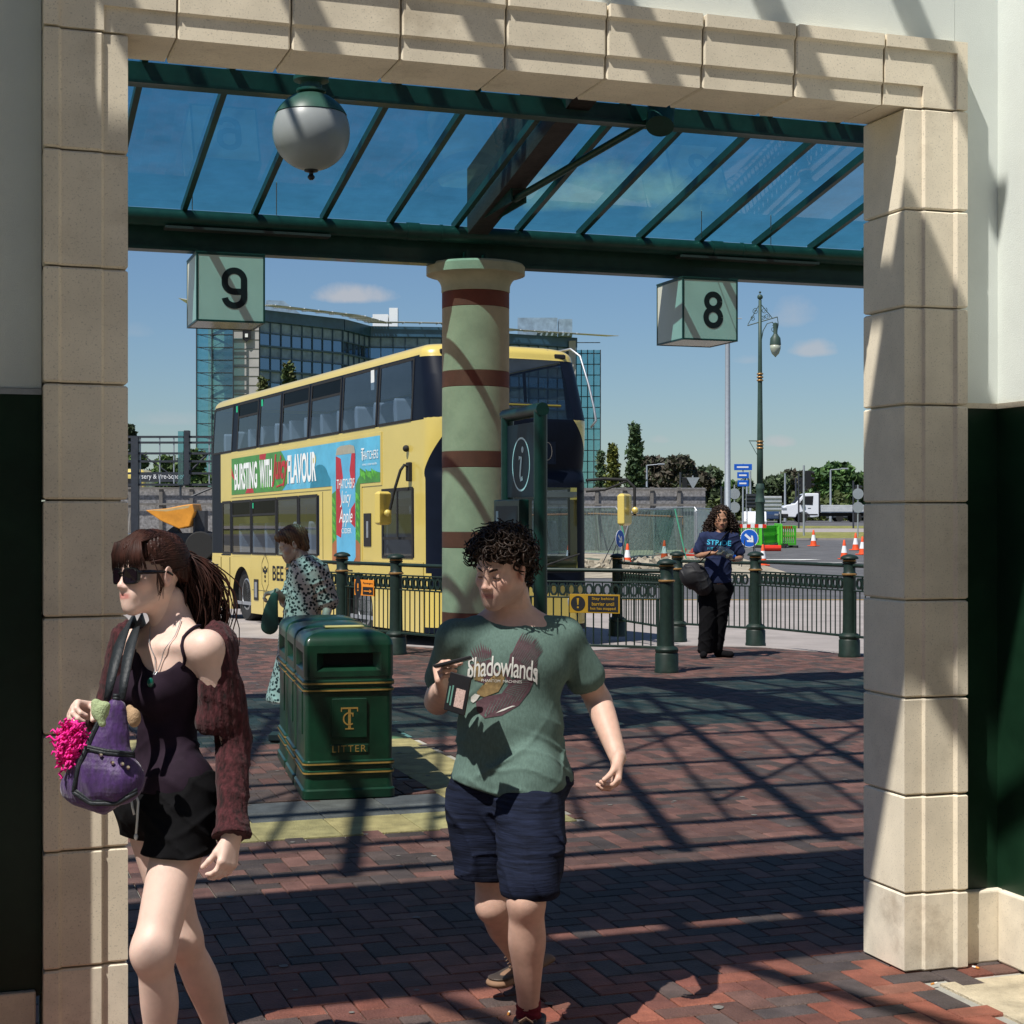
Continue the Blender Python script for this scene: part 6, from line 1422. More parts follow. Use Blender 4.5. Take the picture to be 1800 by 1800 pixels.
def surface_nets(F, lo, res, relax=1):
    S = F < 0; c = [S[i:S.shape[0]-1+i, j:S.shape[1]-1+j, k:S.shape[2]-1+k] for i in (0,1) for j in (0,1) for k in (0,1)]
    cnt = sum(x.astype(np.int8) for x in c); act = (cnt > 0) & (cnt < 8); idx = np.argwhere(act)
    vid = np.full(act.shape, -1, np.int32); vid[act] = np.arange(len(idx))
    acc = np.zeros((len(idx), 3)); w = np.zeros(len(idx)); cs = [np.array((i, j, k)) for i in (0,1) for j in (0,1) for k in (0,1)]
    for ia, a in enumerate(cs):
        for b in cs[ia+1:]:
            if abs(a-b).sum() != 1: continue
            fa = F[tuple((idx+a).T)]; fb = F[tuple((idx+b).T)]; m = (fa < 0) != (fb < 0); t = np.where(m, fa/np.where(m, fa-fb, 1), 0)
            acc[m] += a+(b-a)*t[m, None]; w[m] += 1
    V = lo+(idx+acc/w[:, None])*res; Q = []
    for axn in range(3):
        u, v = (axn+1) % 3, (axn+2) % 3; sl0 = [slice(None)]*3; sl1 = [slice(None)]*3; sl0[axn] = slice(0, -1); sl1[axn] = slice(1, None)
        A, B = S[tuple(sl0)], S[tuple(sl1)]
        for flip, m in ((0, A & ~B), (1, ~A & B)):
            e = np.argwhere(m); ok = (e[:, u] > 0) & (e[:, v] > 0) & (e[:, u] < act.shape[u]) & (e[:, v] < act.shape[v]) & (e[:, axn] < act.shape[axn]); e = e[ok]
            q = []
            for du, dv in ((0,0),(-1,0),(-1,-1),(0,-1)):
                g = e.copy(); g[:, u] += du; g[:, v] += dv; q.append(vid[tuple(g.T)])
            q = np.stack(q if not flip else q[::-1], 1); Q.append(q[(q >= 0).all(1)])
    Q = np.concatenate(Q)
    for _ in range(relax):                # light smoothing of the grid pattern
        sm = np.zeros_like(V); ct = np.zeros(len(V))
        for a, b in ((0,1),(1,2),(2,3),(3,0)):
            np.add.at(sm, Q[:, a], V[Q[:, b]]); np.add.at(sm, Q[:, b], V[Q[:, a]]); np.add.at(ct, Q[:, a], 1); np.add.at(ct, Q[:, b], 1)
        V = V*.5+.5*sm/np.maximum(ct, 1)[:, None]
    return V, Q
def np_obj(name, VQ, mat, parent=None, colfn=None, smooth=True):
    if isinstance(VQ, list):
        off = 0; Vs = []; Qs = []
        for V, Q in VQ: Vs.append(V); Qs.append(Q+off); off += len(V)
        V = np.concatenate(Vs); Q = np.concatenate(Qs)
    else: V, Q = VQ
    inv = np.array(pm(parent).inverted()) if parent is not None else np.eye(4)
    W = V @ inv[:3, :3].T+inv[:3, 3]
    me = bpy.data.meshes.new(name); me.vertices.add(len(W)); me.vertices.foreach_set('co', W.astype(np.float32).ravel())
    me.loops.add(Q.size); me.loops.foreach_set('vertex_index', Q.astype(np.int32).ravel()); me.polygons.add(len(Q)); me.polygons.foreach_set('loop_start', np.arange(0, Q.size, 4, dtype=np.int32))
    me.update(calc_edges=True)
    if colfn:
        a = me.color_attributes.new('Col', 'FLOAT_COLOR', 'POINT'); col = np.ones((len(V), 4), np.float32); col[:, :3] = colfn(V); a.data.foreach_set('color', col.ravel())
    if smooth: me.polygons.foreach_set('use_smooth', np.ones(len(Q), bool))
    me.materials.append(mat); o = bpy.data.objects.new(name, me); C.objects.link(o)
    if parent is not None: o.parent = parent
    return o
def creases(seed, lst, sharp=3):
    r = np.random.default_rng(seed); ws = [(a, PI/l, np.array(d)/np.linalg.norm(d), r.random()*6.28, r.normal(size=3), r.normal(size=3)) for a, l, d in lst]
    def f(X, Y, Z):
        out = 0
        for a, k, d, ph, w, w2 in ws:
            wob = 1.3*np.sin(7*(X*w[0]+Y*w[1]+Z*w[2])+ph*2)+.6*np.sin(17*(X*w2[0]+Y*w2[1]+Z*w2[2])); m = .5+.5*np.sin(9*(X*w2[0]+Y*w2[2]+Z*w2[1])+ph)
            out = out-a*m*(1-np.abs(np.sin(k*(X*d[0]+Y*d[1]+Z*d[2])+ph+wob)))**sharp
        return out.astype(np.float32)
    return f
def waves(seed, lst):            # sum of directional waves: (amplitude, wavelength, direction)
    r = np.random.default_rng(seed); ws = [(a, 2*PI/l, np.array(d)/np.linalg.norm(d), r.random()*6.28, r.normal(size=3)) for a, l, d in lst]
    def f(X, Y, Z):
        out = 0
        for a, k, d, ph, w in ws:
            wob = .9*np.sin(11*(X*w[0]+Y*w[1]+Z*w[2])+ph*2)
            out = out+a*np.sin(k*(X*d[0]+Y*d[1]+Z*d[2])+ph+wob)
        return out.astype(np.float32)
    return f
# ---- head and hand
def head_frame(org, yaw, pitch=0, roll=0):     # yaw 0 faces the camera; positive turns to the picture's left; pitch down positive
    return Matrix.Translation(org) @ Matrix.Rotation(PI-yaw, 4, 'Z') @ Matrix.Rotation(-pitch, 4, 'X') @ Matrix.Rotation(roll, 4, 'Y')
def head(s, M, sc=1.0, fem=0, open_eye=0):
    s.frame(M, sc); j = .9 if fem else 1.10
    s.ell((0,-.014,.038), (.074,.096,.084), k=.02); s.ell((0,.028,-.028), (.060*j,.062,.086), k=.03)
    for x in (-1, 1):
        s.cap((x*.052*j,.0,-.055), (x*.012,.066,-.096), .021*j, .019*j, k=.03)
        s.ell((x*.040,.058,-.026), (.021,.020,.018), k=.025)
        s.cap((x*.012,.083,.020), (x*.040,.070,.021), .0085, .009, k=.016)
        s.ell((x*.031,.090,-.001), (.0165,.016,.0115), k=.012, op=-1)
        s.ell((x*.031,.0715,-.001), (.0135,.0125,.0125), k=.002)
        s.cap((x*.020,.0845,-.006+.0015*open_eye), (x*.044,.0755,-.004), .0028, .0028, k=.006)
        s.cap((x*.019,.083,.006), (x*.044,.074,.005), .0038, .0035, k=.006)
    s.ell((0,.074,-.098), (.019,.015,.015), k=.022)
    s.cap((0,.084,.014), (0,.104,-.030), .0075, .0095, k=.014); s.ell((0,.107,-.034), (.0105,.0095,.0085), k=.008)
    for x in (-1, 1): s.ell((x*.0115,.099,-.037), (.0075,.0095,.0065), k=.006); s.ell((x*.006,.104,-.0435), (.0035,.005,.003), k=.003, op=-1)
    s.ell((0,.080,-.062), (.034,.016,.023), k=.025)
    s.chain([(-.026,.080,-.0630),(-.010,.0925,-.0590),(0,.0935,-.0602),(.010,.0925,-.0590),(.026,.080,-.0630)], [.0028,.0044,.0046,.0044,.0028], k=.007)
    s.chain([(-.023,.080,-.0665),(0,.0925,-.0705),(.023,.080,-.0665)], [.0028,.0058,.0028], k=.007)
    s.chain([(-.025,.0845,-.0645),(0,.0985,-.0648),(.025,.0845,-.0645)], [.0009,.0014,.0009], k=.002, op=-1)
    for x in (-1, 1):
        Re = Euler((0, x*.12, -x*.42)).to_matrix()
        s.ell((x*.0775,-.006,-.006), (.0090,.0195,.033), Re, k=.006); s.ell((x*.088,-.003,-.003), (.0075,.0105,.020), Re, k=.006, op=-1); s.ell((x*.080,.006,-.012), (.005,.006,.008), k=.004)
    s.cap((0,-.030,-.06), (0,-.050,-.15), .062 if not fem else .046, k=.03)
    s.frame()
def head_col(M, sc, base, lip, stub=0):
    Mi = np.array(M.inverted()); base = np.array(base); lip = np.array(lip)
    def f(V):
        L = (V @ Mi[:3, :3].T+Mi[:3, 3])/sc; out = np.tile(base, (len(V), 1))
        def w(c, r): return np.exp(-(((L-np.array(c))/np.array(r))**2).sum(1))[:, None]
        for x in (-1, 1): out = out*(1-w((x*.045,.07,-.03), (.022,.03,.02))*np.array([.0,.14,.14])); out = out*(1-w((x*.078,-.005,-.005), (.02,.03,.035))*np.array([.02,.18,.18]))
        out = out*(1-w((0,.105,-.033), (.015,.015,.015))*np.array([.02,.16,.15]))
        m = np.clip(1.6*np.exp(-((L[:, 0]/.025)**4+((L[:, 1]-.090)/.020)**2+((L[:, 2]+.0648)/.0088)**4)), 0, 1)[:, None]; out = out*(1-m)+lip*m
        if stub:
            m = (np.exp(-((L[:, 2]+.085)/.035)**4)*(L[:, 1] > -.02))[:, None]*stub; m = m*(1-np.exp(-((L[:, 0]/.02)**2+((L[:, 2]+.064)/.014)**2))[:, None]); out = out*(1-m*np.array([.35,.30,.25]))
        return out
    return f
def brows(M, sc, col_mat, par, th=.0032, up=0):
    mb = MB()
    for x in (-1, 1):
        pts = [M @ (Vector(p)*sc) for p in ((x*.012,.0915,.016+up),(x*.024,.090,.021+up),(x*.036,.082,.023+up),(x*.047,.070,.017+up))]; mb.tube(pts, [th*.9, th*1.15, th, th*.4], 6, flat=1)
    o = mb.build('eyebrows', col_mat, par, world=True, smooth=True); mb = MB()
    for x in (-1, 1):
        pts = [M @ (Vector(p)*sc) for p in ((x*.0185,.0850,-.0065),(x*.025,.0868,-.0055),(x*.032,.0862,-.0058),(x*.039,.0832,-.0068),(x*.0445,.0785,-.0080))]; mb.tube(pts, [th*.25, th*.45, th*.5, th*.5, th*.3], 6)
    mb.build('eyelashes', col_mat, par, world=True, smooth=True); return o
def hand(s, W, d, n, t, sc=1.0, curl=(25, 30, 20), spread=.0, thumb=(.6,.75,.35), tcurl=20, curls=None):
    # W wrist, d towards the fingers, n out of the palm, t towards the thumb
    W = Vector(W); d = Vector(d).normalized(); n = (Vector(n)-d*Vector(n).dot(d)).normalized(); t_ = d.cross(n).normalized(); t_ = t_ if t_.dot(Vector(t)) > 0 else -t_
    s.frame(); n0 = n.copy()
    for i, (o, L, r) in enumerate(((.027,.070,.0088), (.0095,.079,.0090), (-.0085,.073,.0086), (-.0255,.057,.0078))):
        a = W+(t_*o*.55)*sc; b = W+(d*(.088-abs(o-.008)*.15)+t_*o)*sc; s.cap(a, b, .0155*sc, .0120*sc, k=.014)
        cur = b; dirv = (d+t_*o*spread*8).normalized(); cc = curls[i] if curls else curl; nn = n0.copy()
        for q, fr in enumerate((.44,.31,.25)):
            axis = dirv.cross(nn).normalized(); R = Matrix.Rotation(rad(cc[q]), 3, axis); dirv = (R @ dirv).normalized(); nn = (R @ nn).normalized()
            nx = cur+dirv*L*fr*sc; s.cap(cur, nx, r*sc*(1-.08*q), r*sc*(1-.08*(q+1)), k=.0035 if q else .007); cur = nx
    a = W+(d*.020+t_*.016+n0*.004)*sc; dv = (d*thumb[0]+t_*thumb[1]+n0*thumb[2]).normalized(); s.cap(a, a+dv*.045*sc, .0155*sc, .0118*sc, k=.012); cur = a+dv*.045*sc
    for q, (L, r) in enumerate(((.032,.0105),(.026,.0092))):
        axis = dv.cross((d*.6+n0)).normalized(); dv = (Matrix.Rotation(rad(tcurl), 3, axis) @ dv).normalized(); s.cap(cur, cur+dv*L*sc, r*sc, r*sc*.86, k=.004); cur = cur+dv*L*sc
    s.frame(); return cur
# ================= people
m_skinm = MA('skin_fair', .5, var=.12, scale=28, bump=.12, bscale=320, spec=.4, sss=.12)
m_skinw = MA('skin_pale', .48, var=.08, scale=22, bump=.08, bscale=320, spec=.4, sss=.12)
m_skind = MA('skin_brown', .5, var=.05, scale=60, spec=.4, sss=.08)
m_hairm = M('dark_curls', (.022,.012,.0075), .5, var=.6, scale=60, spec=.25)
m_tee = M('green_marl_cotton', (.100,.160,.138), .9, var=.20, scale=160, aniso=(1,1,.35), bump=.12, bscale=400, spec=.2)
m_navysh = M('navy_marl_jersey', (.009,.013,.030), .9, var=.75, scale=60, aniso=(.14,.14,1.9), bump=.15, bscale=120, spec=.15)
m_shoe = M('brown_shoe_leather', (.055,.040,.030), .45, var=.3, scale=20, bump=.1)
m_sole = M('tan_sole', (.22,.13,.08), .8, var=.2); m_sock = M('maroon_sock', (.16,.010,.022), .95, var=.3, scale=80, aniso=(1,1,5), bump=.4, bscale=120)
m_printp = M('print_plum', (.085,.045,.055), .9, var=.3, scale=90); m_printw = M('print_offwhite', (.62,.62,.58), .9, var=.15, scale=120); m_printg = M('print_ochre', (.23,.16,.07), .9, var=.4, scale=60)
def shoe(name, par, toe, heel, ankle, up=(0,0,1), w=.046, matu=m_shoe, mats=m_sole):
    toe = Vector(toe); heel = Vector(heel); d = (heel-toe).normalized()
    s = SDF(); a = toe+Vector((0,0,.012))-d*(-.045)
    s.cap(toe-d*-.04+Vector((0,0,.018)), heel-d*.035+Vector((0,0,.02)), w, w*.84, k=.02, ax=(0,0,1), f=.75)
    s.cap(toe-d*-.09+Vector((0,0,.035)), Vector(ankle)-Vector((0,0,.015)), w*.86, .047, k=.03); s.cap(heel-d*.035+Vector((0,0,.035)), Vector(ankle)-Vector((0,0,.02)), w*.80, .045, k=.03)
    o = np_obj(name, s.mesh(.004, cuts=[(Vector(ankle)+Vector((0,0,.012)), (0,0,1), .006)]), matu, par)
    s = SDF(); s.cap(toe-d*-.04-Vector((0,0,.012)), heel-d*.035-Vector((0,0,.010)), w*1.06, w*.92, k=.01, ax=(0,0,1), f=.42); V = s.mesh(.004); np_obj('sole', V, mats, o); 
    n = d.cross(Vector((0,0,1))).normalized(); mb = MB()
    for i in range(5):
        c = (toe-d*-.10+Vector((0,0,.055))).lerp(Vector(ankle)+Vector((0,0,.0))-d*.035, i/4.5); mb.tube([c-n*.022+Vector((0,0,-.002)), c+Vector((0,0,.012)), c+n*.022+Vector((0,0,-.002))], .0026, 6)
    mb.tube([c, c+n*.03+Vector((0,0,.015)), c+n*.035+Vector((0,0,-.01)), c], .0022, 6); mb.tube([c, c-n*.03+Vector((0,0,.012)), c-n*.03+Vector((0,0,-.012)), c], .0022, 6)
    mb.build('lace', M('lace', (.20,.13,.09), .9), o, world=True); return o
# ---------------- the man with the phone
man = thing('person', 'man with dark curly hair, green printed t-shirt and navy shorts, looking at a phone', 'person', P(893, 1800, 5.5).xy.to_3d())
Mh = head_frame(P(882, 1001, 5.50), rad(33), rad(13), rad(-3)); HS = 1.02
sL, sR = P(800,1122,5.52), P(992,1118,5.60); eL, wL = P(770,1232,5.66), P(778,1212,5.40); eR, wR = P(1052,1232,5.68), P(1086,1332,5.50)
hipF, knF, anF = P(935,1318,5.55), P(925,1583,5.27), P(929,1778,5.36); hipB, knB, anB = P(853,1318,5.58), P(868,1590,5.56), P(918,1694,5.90)
s = SDF()
s.ell(P(897,1160,5.56), (.19,.115,.16), k=.05); s.ell(P(898,1290,5.56), (.17,.12,.17), k=.05); s.ell(P(897,1350,5.57), (.17,.12,.10), k=.05); s.cap(sL, sR, .055, k=.05)
s.cap(P(897,1100,5.58), P(893,1050,5.56), .066, .058, k=.04); s.cap(P(830,1118,5.57), P(893,1075,5.58), .04, .05, k=.04); s.cap(P(965,1112,5.59), P(897,1072,5.58), .04, .05, k=.04)
s.chain([sL, eL], [.052,.045], k=.02); s.chain([eL, eL.lerp(wL,.4), wL], [.044,.048,.032], k=.02); s.chain([sR, sR.lerp(eR,.5), eR], [.056,.053,.043], k=.02); s.chain([eR, eR.lerp(wR,.3), wR], [.043,.045,.030], k=.02)
def leg(s, h, k_, a, f, r=(.076,.058,.062,.054,.035), calf=(0,.022,0)):
    calf = Vector(calf); m1 = h.lerp(k_, .55); c1 = k_.lerp(a, .34)+calf*.6
    s.chain([h, m1, k_], [r[0], r[0]*.88, r[1]], k=.03); s.ell(k_+Vector(f)*.012, (r[1]*.42,r[1]*.42,r[1]*.62), k=.06); s.chain([k_, k_.lerp(a,.12)+calf*.15, k_.lerp(a,.24)+calf*.35, k_.lerp(a,.38)+calf*.5, k_.lerp(a,.54)+calf*.35, k_.lerp(a,.70)+calf*.15, k_.lerp(a,.86), a], [r[1]*.93, r[2]*.91, r[2]*.97, r[2], r[3]*.98, r[3]*.84, r[4]*1.1, r[4]], k=.03)
leg(s, hipF, knF, anF, (0,-1,0)); leg(s, hipB, knB, anB, (-.2,-1,0))
s.cap(anF, anF+Vector((0,0,-.06)), .034, k=.01); s.cap(anB, anB+Vector((0,0,-.03)), .034, k=.01)
body = s.mesh(.006)
s = SDF(); head(s, Mh, HS); hd = s.mesh(.0026, relax=1)
s = SDF(); s.cap(wR.lerp(eR,.25), wR, .034, .028); hand(s, wR, (P(1082,1388,5.44)-wR), (-.9,-.2,0), (-.3,-1,.1), 1.02, curl=(38,45,30), thumb=(.85,.35,.30), tcurl=12); h1 = s.mesh(.0028)
s = SDF(); s.cap(wL.lerp(eL,.3), wL, .036, .030); hand(s, wL, Vector((-.10,-.45,.42)), Vector((.85,-.1,.30)), (.2,-.5,.8), 1.0, curl=(50,50,35), thumb=(.55,.5,.60), tcurl=28); h2 = s.mesh(.0028)
SK = (.60,.385,.30)
np_obj('body', [body, hd, h1, h2], m_skinm, man, head_col(Mh, HS, SK, (.42,.19,.16), .7))
brows(Mh, HS, m_hairm, man, .0036)
# t-shirt
s = SDF()
s.ell(P(897,1168,5.56), (.203,.132,.165), k=.06); s.ell(P(897,1280,5.555), (.182,.142,.20), k=.06); s.ell(P(935,1376,5.42), (.10,.07,.12), k=.06); s.cap(P(862,1372,5.56), P(938,1372,5.56), .134, k=.06, ax=(0,1,0), f=1.05)
s.cap(sL, sR, .060, k=.05); s.cap(P(835,1112,5.57), P(893,1084,5.59), .048, .055, k=.04); s.cap(P(965,1106,5.60), P(897,1082,5.59), .048, .055, k=.04)
sLe, sRe = sL.lerp(eL, .62), sR.lerp(eR, .60)
s.cap(sL, sLe, .058, .068, k=.035); s.cap(sR, sRe, .058, .070, k=.035)
s.lop(sLe+(sLe-sL).normalized()*.04, sLe-sL, .13); s.lop(sRe+(sRe-sR).normalized()*.045, sRe-sR, .13)
cr = creases(5, [(.010,.17,(.55,.2,1)), (.009,.14,(-.7,.2,1)), (.007,.10,(1,.1,.35)), (.005,.07,(.3,.2,1))])
def fold(X, Y, Z):
    g = np.clip((1.32-Z)/.40, .12, 1.0); return cr(X, Y, Z)*g-.003*np.exp(-((Z-.775)/.006)**2)
nk = SDF()
tee_cuts = [(P(868,1398,5.43), (-.30,-.05,-1), .004), (P(940,1398,5.43), (.22,0,-1), .004), (P(890,1082,5.62), (.0,.10,1), .006)]
s.cap(P(897,1066,5.53), P(897,1030,5.55), .074, .078, k=.010, op=-1)
TEE = s.mesh(.0055, noise=fold, cuts=tee_cuts); tee = np_obj('t_shirt', TEE, m_tee, man)
# collar ribbing
mb = MB(); bvh = BVHTree.FromPolygons([Vector(v) for v in TEE[0]], [tuple(int(i) for i in q) for q in TEE[1]])
ring = []
for k in range(40):
    a = 2*PI*k/40; c = P(893,1085,5.56)+Vector((.083*math.cos(a), .075*math.sin(a), .012+.018*math.sin(a))); h = bvh.find_nearest(c)[0]; ring.append(h)
# the print, wrapped on to the shirt front
def wrap(mb, pts2d, faces2d, org, w2m, off, col=None, sub=2):     # pts2d in pixels of the photograph
    bm = bmesh.new(); vs = [bm.verts.new((p[0], p[1], 0)) for p in pts2d]
    for f in faces2d:
        try: bm.faces.new([vs[i] for i in f])
        except ValueError: pass
    bmesh.ops.triangulate(bm, faces=bm.faces)
    for _ in range(sub):
        es = [e for e in bm.edges if e.calc_length() > 7]
        if not es: break
        bmesh.ops.subdivide_edges(bm, edges=es, cuts=1); bmesh.ops.triangulate(bm, faces=[f for f in bm.faces if len(f.verts) > 3])
    bm.verts.index_update(); out = []; ok = []
    for v in bm.verts:
        d = Vector(((v.co.x-900)/FPX, 1, -(v.co.y-HOR)/FPX)); r = w2m.ray_cast(Vector((0,0,EYE)), d.normalized())
        if r[0] is None: out.append((0,0,0)); ok.append(False)
        else: out.append(r[0]+r[1]*off if r[1].dot(d) < 0 else r[0]-r[1]*off); ok.append(True)
    mb.add(out, [tuple(v.index for v in f.verts) for f in bm.faces if all(ok[v.index] for v in f.verts)], col); bm.free()
def print_on(name, mat, par, bv, off, fn):
    mb = MB(); fn(lambda pts, off_=0: wrap(mb, pts, [tuple(range(len(pts)))], None, bv, off+off_), lambda t, cx, cy, w, h, rot=0, **k: ptext(mb, t, cx, cy, w, h, rot, bv, off, **k)); return mb.build(name, mat, par, world=True, smooth=True)
def ptext(mb, t, cx, cy, w, h, rot, bv, off, arch=0, **k):
    vs, fs = text_mesh(t, 100, **k); x0 = min(v.x for v in vs); x1 = max(v.x for v in vs); y0 = min(v.y for v in vs); y1 = max(v.y for v in vs); pts = []
    for v in vs:
        x = (v.x-(x0+x1)/2)/(x1-x0); y = -(v.y-(y0+y1)/2)*h/(y1-y0)+arch*(4*x*x-1)*-1*-1; x *= w; pts.append((cx+x*math.cos(rot)-y*math.sin(rot), cy+x*math.sin(rot)+y*math.cos(rot)))
    wrap(mb, pts, fs, None, bv, off, sub=3)
Zt = lambda x, y: (720+x*.29993, 880+y*.29993)        # from the enlarged crop to picture pixels
rngp = random.Random(5)
def feather(pt, x0, y0, x1, y1, w):
    dx, dy = x1-x0, y1-y0; L = math.hypot(dx, dy); nx, ny = -dy/L, dx/L
    pt([Zt(x0-nx*w*.3, y0-ny*w*.3), Zt(x0+dx*.5-nx*w*.6, y0+dy*.5-ny*w*.6), Zt(x1, y1), Zt(x0+dx*.5+nx*w*.6, y0+dy*.5+ny*w*.6), Zt(x0+nx*w*.3, y0+ny*w*.3)])
def eagle(pt, tx):
    for i in range(13): feather(pt, 600+9*i, 905+5*i, 668+14*i-(i*i)*.35, 768+3*i+i*i*.45, 11)
    for i in range(9): feather(pt, 640+11*i, 930+9*i, 752+6*i-i*i*.8, 800+21*i, 9)
    pt([Zt(590,900),Zt(620,872),Zt(690,890),Zt(735,940),Zt(730,1010),Zt(640,1060),Zt(570,1000)])
    for i in range(9): feather(pt, 395+10*i, 950-4*i, 355+15*i, 828+9*abs(i-4), 10)
    pt([Zt(360,960),Zt(470,930),Zt(520,1000),Zt(470,1080),Zt(400,1060)])
    for i in range(16): feather(pt, 560+6*i, 1010+6*i, 640-10*i+8*(i % 3), 1200+5*i-3*i, 20) if i < 9 else None
    pt([Zt(700,1010),Zt(735,1040),Zt(700,1120),Zt(640,1200),Zt(540,1260),Zt(440,1275),Zt(395,1235),Zt(390,1180),Zt(440,1150),Zt(540,1130),Zt(600,1050)])
    for i in range(12): feather(pt, 470+15*i, 1190-9*i, 450+19*i, 1275-14*i+4*(i % 2), 13)
print_on('eagle_print', m_printp, tee, bvh, .0015, eagle)
def fline(pt, x0, y0, x1, y1, w=.9):
    dx, dy = x1-x0, y1-y0; L = math.hypot(dx, dy); nx, ny = -dy/L*w, dx/L*w; pt([Zt(x0-nx, y0-ny), Zt(x1-nx*.4, y1-ny*.4), Zt(x1+nx*.4, y1+ny*.4), Zt(x0+nx, y0+ny)])
print_on('feather_line_print', m_tee, tee, bvh, .0022, lambda pt, tx: ([fline(pt, 600+10*i, 915+6*i, 672+14*i-(i*i)*.35, 785+3*i+i*i*.45) for i in range(12)], [fline(pt, 655+8*i, 950+8*i, 745+5*i-i*i*.8, 835+19*i) for i in range(8)], [fline(pt, 440+22*i, 1262-10*i, 480+24*i, 1175-10*i, 1.4) for i in range(10)], [fline(pt, 560+10*i, 1120-8*i, 640+9*i, 1150-12*i, 1.4) for i in range(10)], [fline(pt, 385+10*i, 1050-8*i, 372+13*i, 880+2*i, 1.4) for i in range(7)]))
print_on('eagle_ruff_print', m_printg, tee, bvh, .0022, lambda pt, tx: (pt([Zt(395,1120),Zt(430,1080),Zt(500,1080),Zt(545,980),Zt(560,985),Zt(555,1060),Zt(520,1120),Zt(440,1150),Zt(400,1140)]), pt([Zt(370,975),Zt(400,940),Zt(440,1000),Zt(430,1060),Zt(380,1050)])))
print_on('eagle_head_print', m_printw, tee, bvh, .0028, lambda pt, tx: (pt([Zt(362,1150),Zt(385,1130),Zt(415,1140),Zt(395,1170),Zt(375,1185),Zt(362,1175)]), [pt([Zt(505+14*i,1245-7*i),Zt(545+14*i,1222-5*i),Zt(590+8*i,1212-2*i),Zt(550+12*i,1232-6*i)]) for i in range(5)]))
print_on('lettering_print', m_printw, tee, bvh, .0034, lambda pt, tx: (tx('Shadowlands', 884, 1178, 122, 36, .06, arch=7, bold=.8, spacing=.92), tx('PHANTOM  MACHINES', 882, 1197, 70, 5, .04), pt([Zt(735,1000),Zt(748,1005),Zt(745,1080),Zt(735,1060)]), pt([Zt(345,985),Zt(360,980),Zt(352,1035),Zt(342,1020)])))
# shorts
s = SDF(); s.cap(P(858,1370,5.57), P(940,1370,5.57), .125, k=.05, ax=(0,1,0), f=.95)
lb0, lb1 = P(846,1420,5.58), P(853,1545,5.56)
s.chain([lb0, lb0.lerp(lb1,.5), lb1], [.122,.112,.094], k=.05); s.chain([hipF+Vector((.005,0,0)), hipF.lerp(knF,.30), hipF.lerp(knF,.6)+Vector((.008,0,0)), hipF.lerp(knF,.90)+Vector((.008,0,0))], [.105,.116,.112,.098], k=.05)
wv2 = creases(9, [(.012,.20,(.9,.2,.6)), (.009,.17,(-.8,.2,.5)), (.008,.13,(1,.1,.1))], 4)
s.cap(P(890,1450,5.38), P(888,1560,5.36), .006, .018, k=.03, op=-1)
np_obj('shorts', s.mesh(.006, noise=wv2, cuts=[(P(850,1549,5.50), (-.05,-.02,-1), .004), (P(905,1360,5.5), (0,0,1), .01)]), m_navysh, man)
# socks and shoes
mb = SDF(); mb.chain([anF+Vector((0,0,.035)), anF+Vector((0,0,-.05))], [.040,.044], k=.01); np_obj('sock', mb.mesh(.004, noise=waves(3, [(.0016,.022,(.1,.1,1))]), cuts=[(anF+Vector((0,0,.055)), (0,0,1), .004)]), m_sock, man)
mb = SDF(); mb.chain([anB+Vector((0,0,.01)), anB+Vector((0,0,-.04))], [.040,.044], k=.01); np_obj('sock', mb.mesh(.004), m_sock, man)
m_shoed = M('dark_shoe_suede', (.04,.03,.032), .7, var=.3)
shoe('shoe', man, Vector((.03,5.10,.045)), Vector((.075,5.42,.045)), anF+Vector((0,0,-.03)), matu=m_shoed)
toe = P(866,1726,5.74); hl = P(966,1676,6.02); shoe('shoe', man, toe, hl, anB+Vector((0,0,-.02)))
# curly hair
def scalp_pts(M, sc, n, rng, line, rad_=(.078,.100,.088)):
    out = []
    while len(out) < n:
        v = Vector((rng.gauss(0,1), rng.gauss(0,1), rng.gauss(0,1))).normalized(); p = Vector((v.x*rad_[0], -.014+v.y*rad_[1], .038+v.z*rad_[2]))
        if line(p): out.append((M @ (p*sc), (M.to_3x3() @ v).normalized()))
    return out
s = SDF(); s.frame(Mh, HS); s.ell((0,-.020,.048), (.080,.098,.085), k=.02); s.ell((0,.035,.082), (.062,.052,.040), k=.02); s.ell((0,-.065,-.005), (.068,.05,.07), k=.02); s.frame()
hc = np_obj('hair', s.mesh(.005, noise=waves(2, [(.006,.03,(1,.2,.3)), (.006,.027,(.2,1,.4)), (.005,.025,(.1,.3,1))]), cuts=[(Mh @ Vector((0,.058,.035)), Mh.to_3x3() @ Vector((0,.55,-1)), .01), (Mh @ Vector((0,-.01,-.055)), Mh.to_3x3() @ Vector((0,.0,-1)), .01)]), m_hairm, man)
rng = random.Random(11); mb = MB()
for p, n in scalp_pts(Mh, HS, 640, rng, lambda p: (p.z > .066 and p.y > .02) or (p.y <= .02 and p.z > -.045 and (p.y < -.038 or p.z > .034))):
    g = Vector((rng.gauss(0,.35), rng.gauss(0,.35), rng.gauss(-.1,.35))); ax = (n*.75+g).normalized(); a = ax.orthogonal().normalized(); b = ax.cross(a); r = rng.uniform(.010,.020); L = rng.uniform(.028,.060); turns = rng.uniform(.9,1.7); ph = rng.random()*6.28; N_ = 15
    fwd = Mh.to_3x3() @ Vector((0,.6,-.8))
    pts = [p+ax*L*(i/N_)+fwd*(.012*(i/N_)**2)+(a*math.cos(ph+turns*6.28*i/N_)+b*math.sin(ph+turns*6.28*i/N_))*r*min(1, .3+2*i/N_) for i in range(N_+1)]
    mb.tube(pts, [.0044*(1-.65*(i/N_)**2) for i in range(N_+1)], 5)
mb.build('curls', m_hairm, hc, world=True, smooth=True)
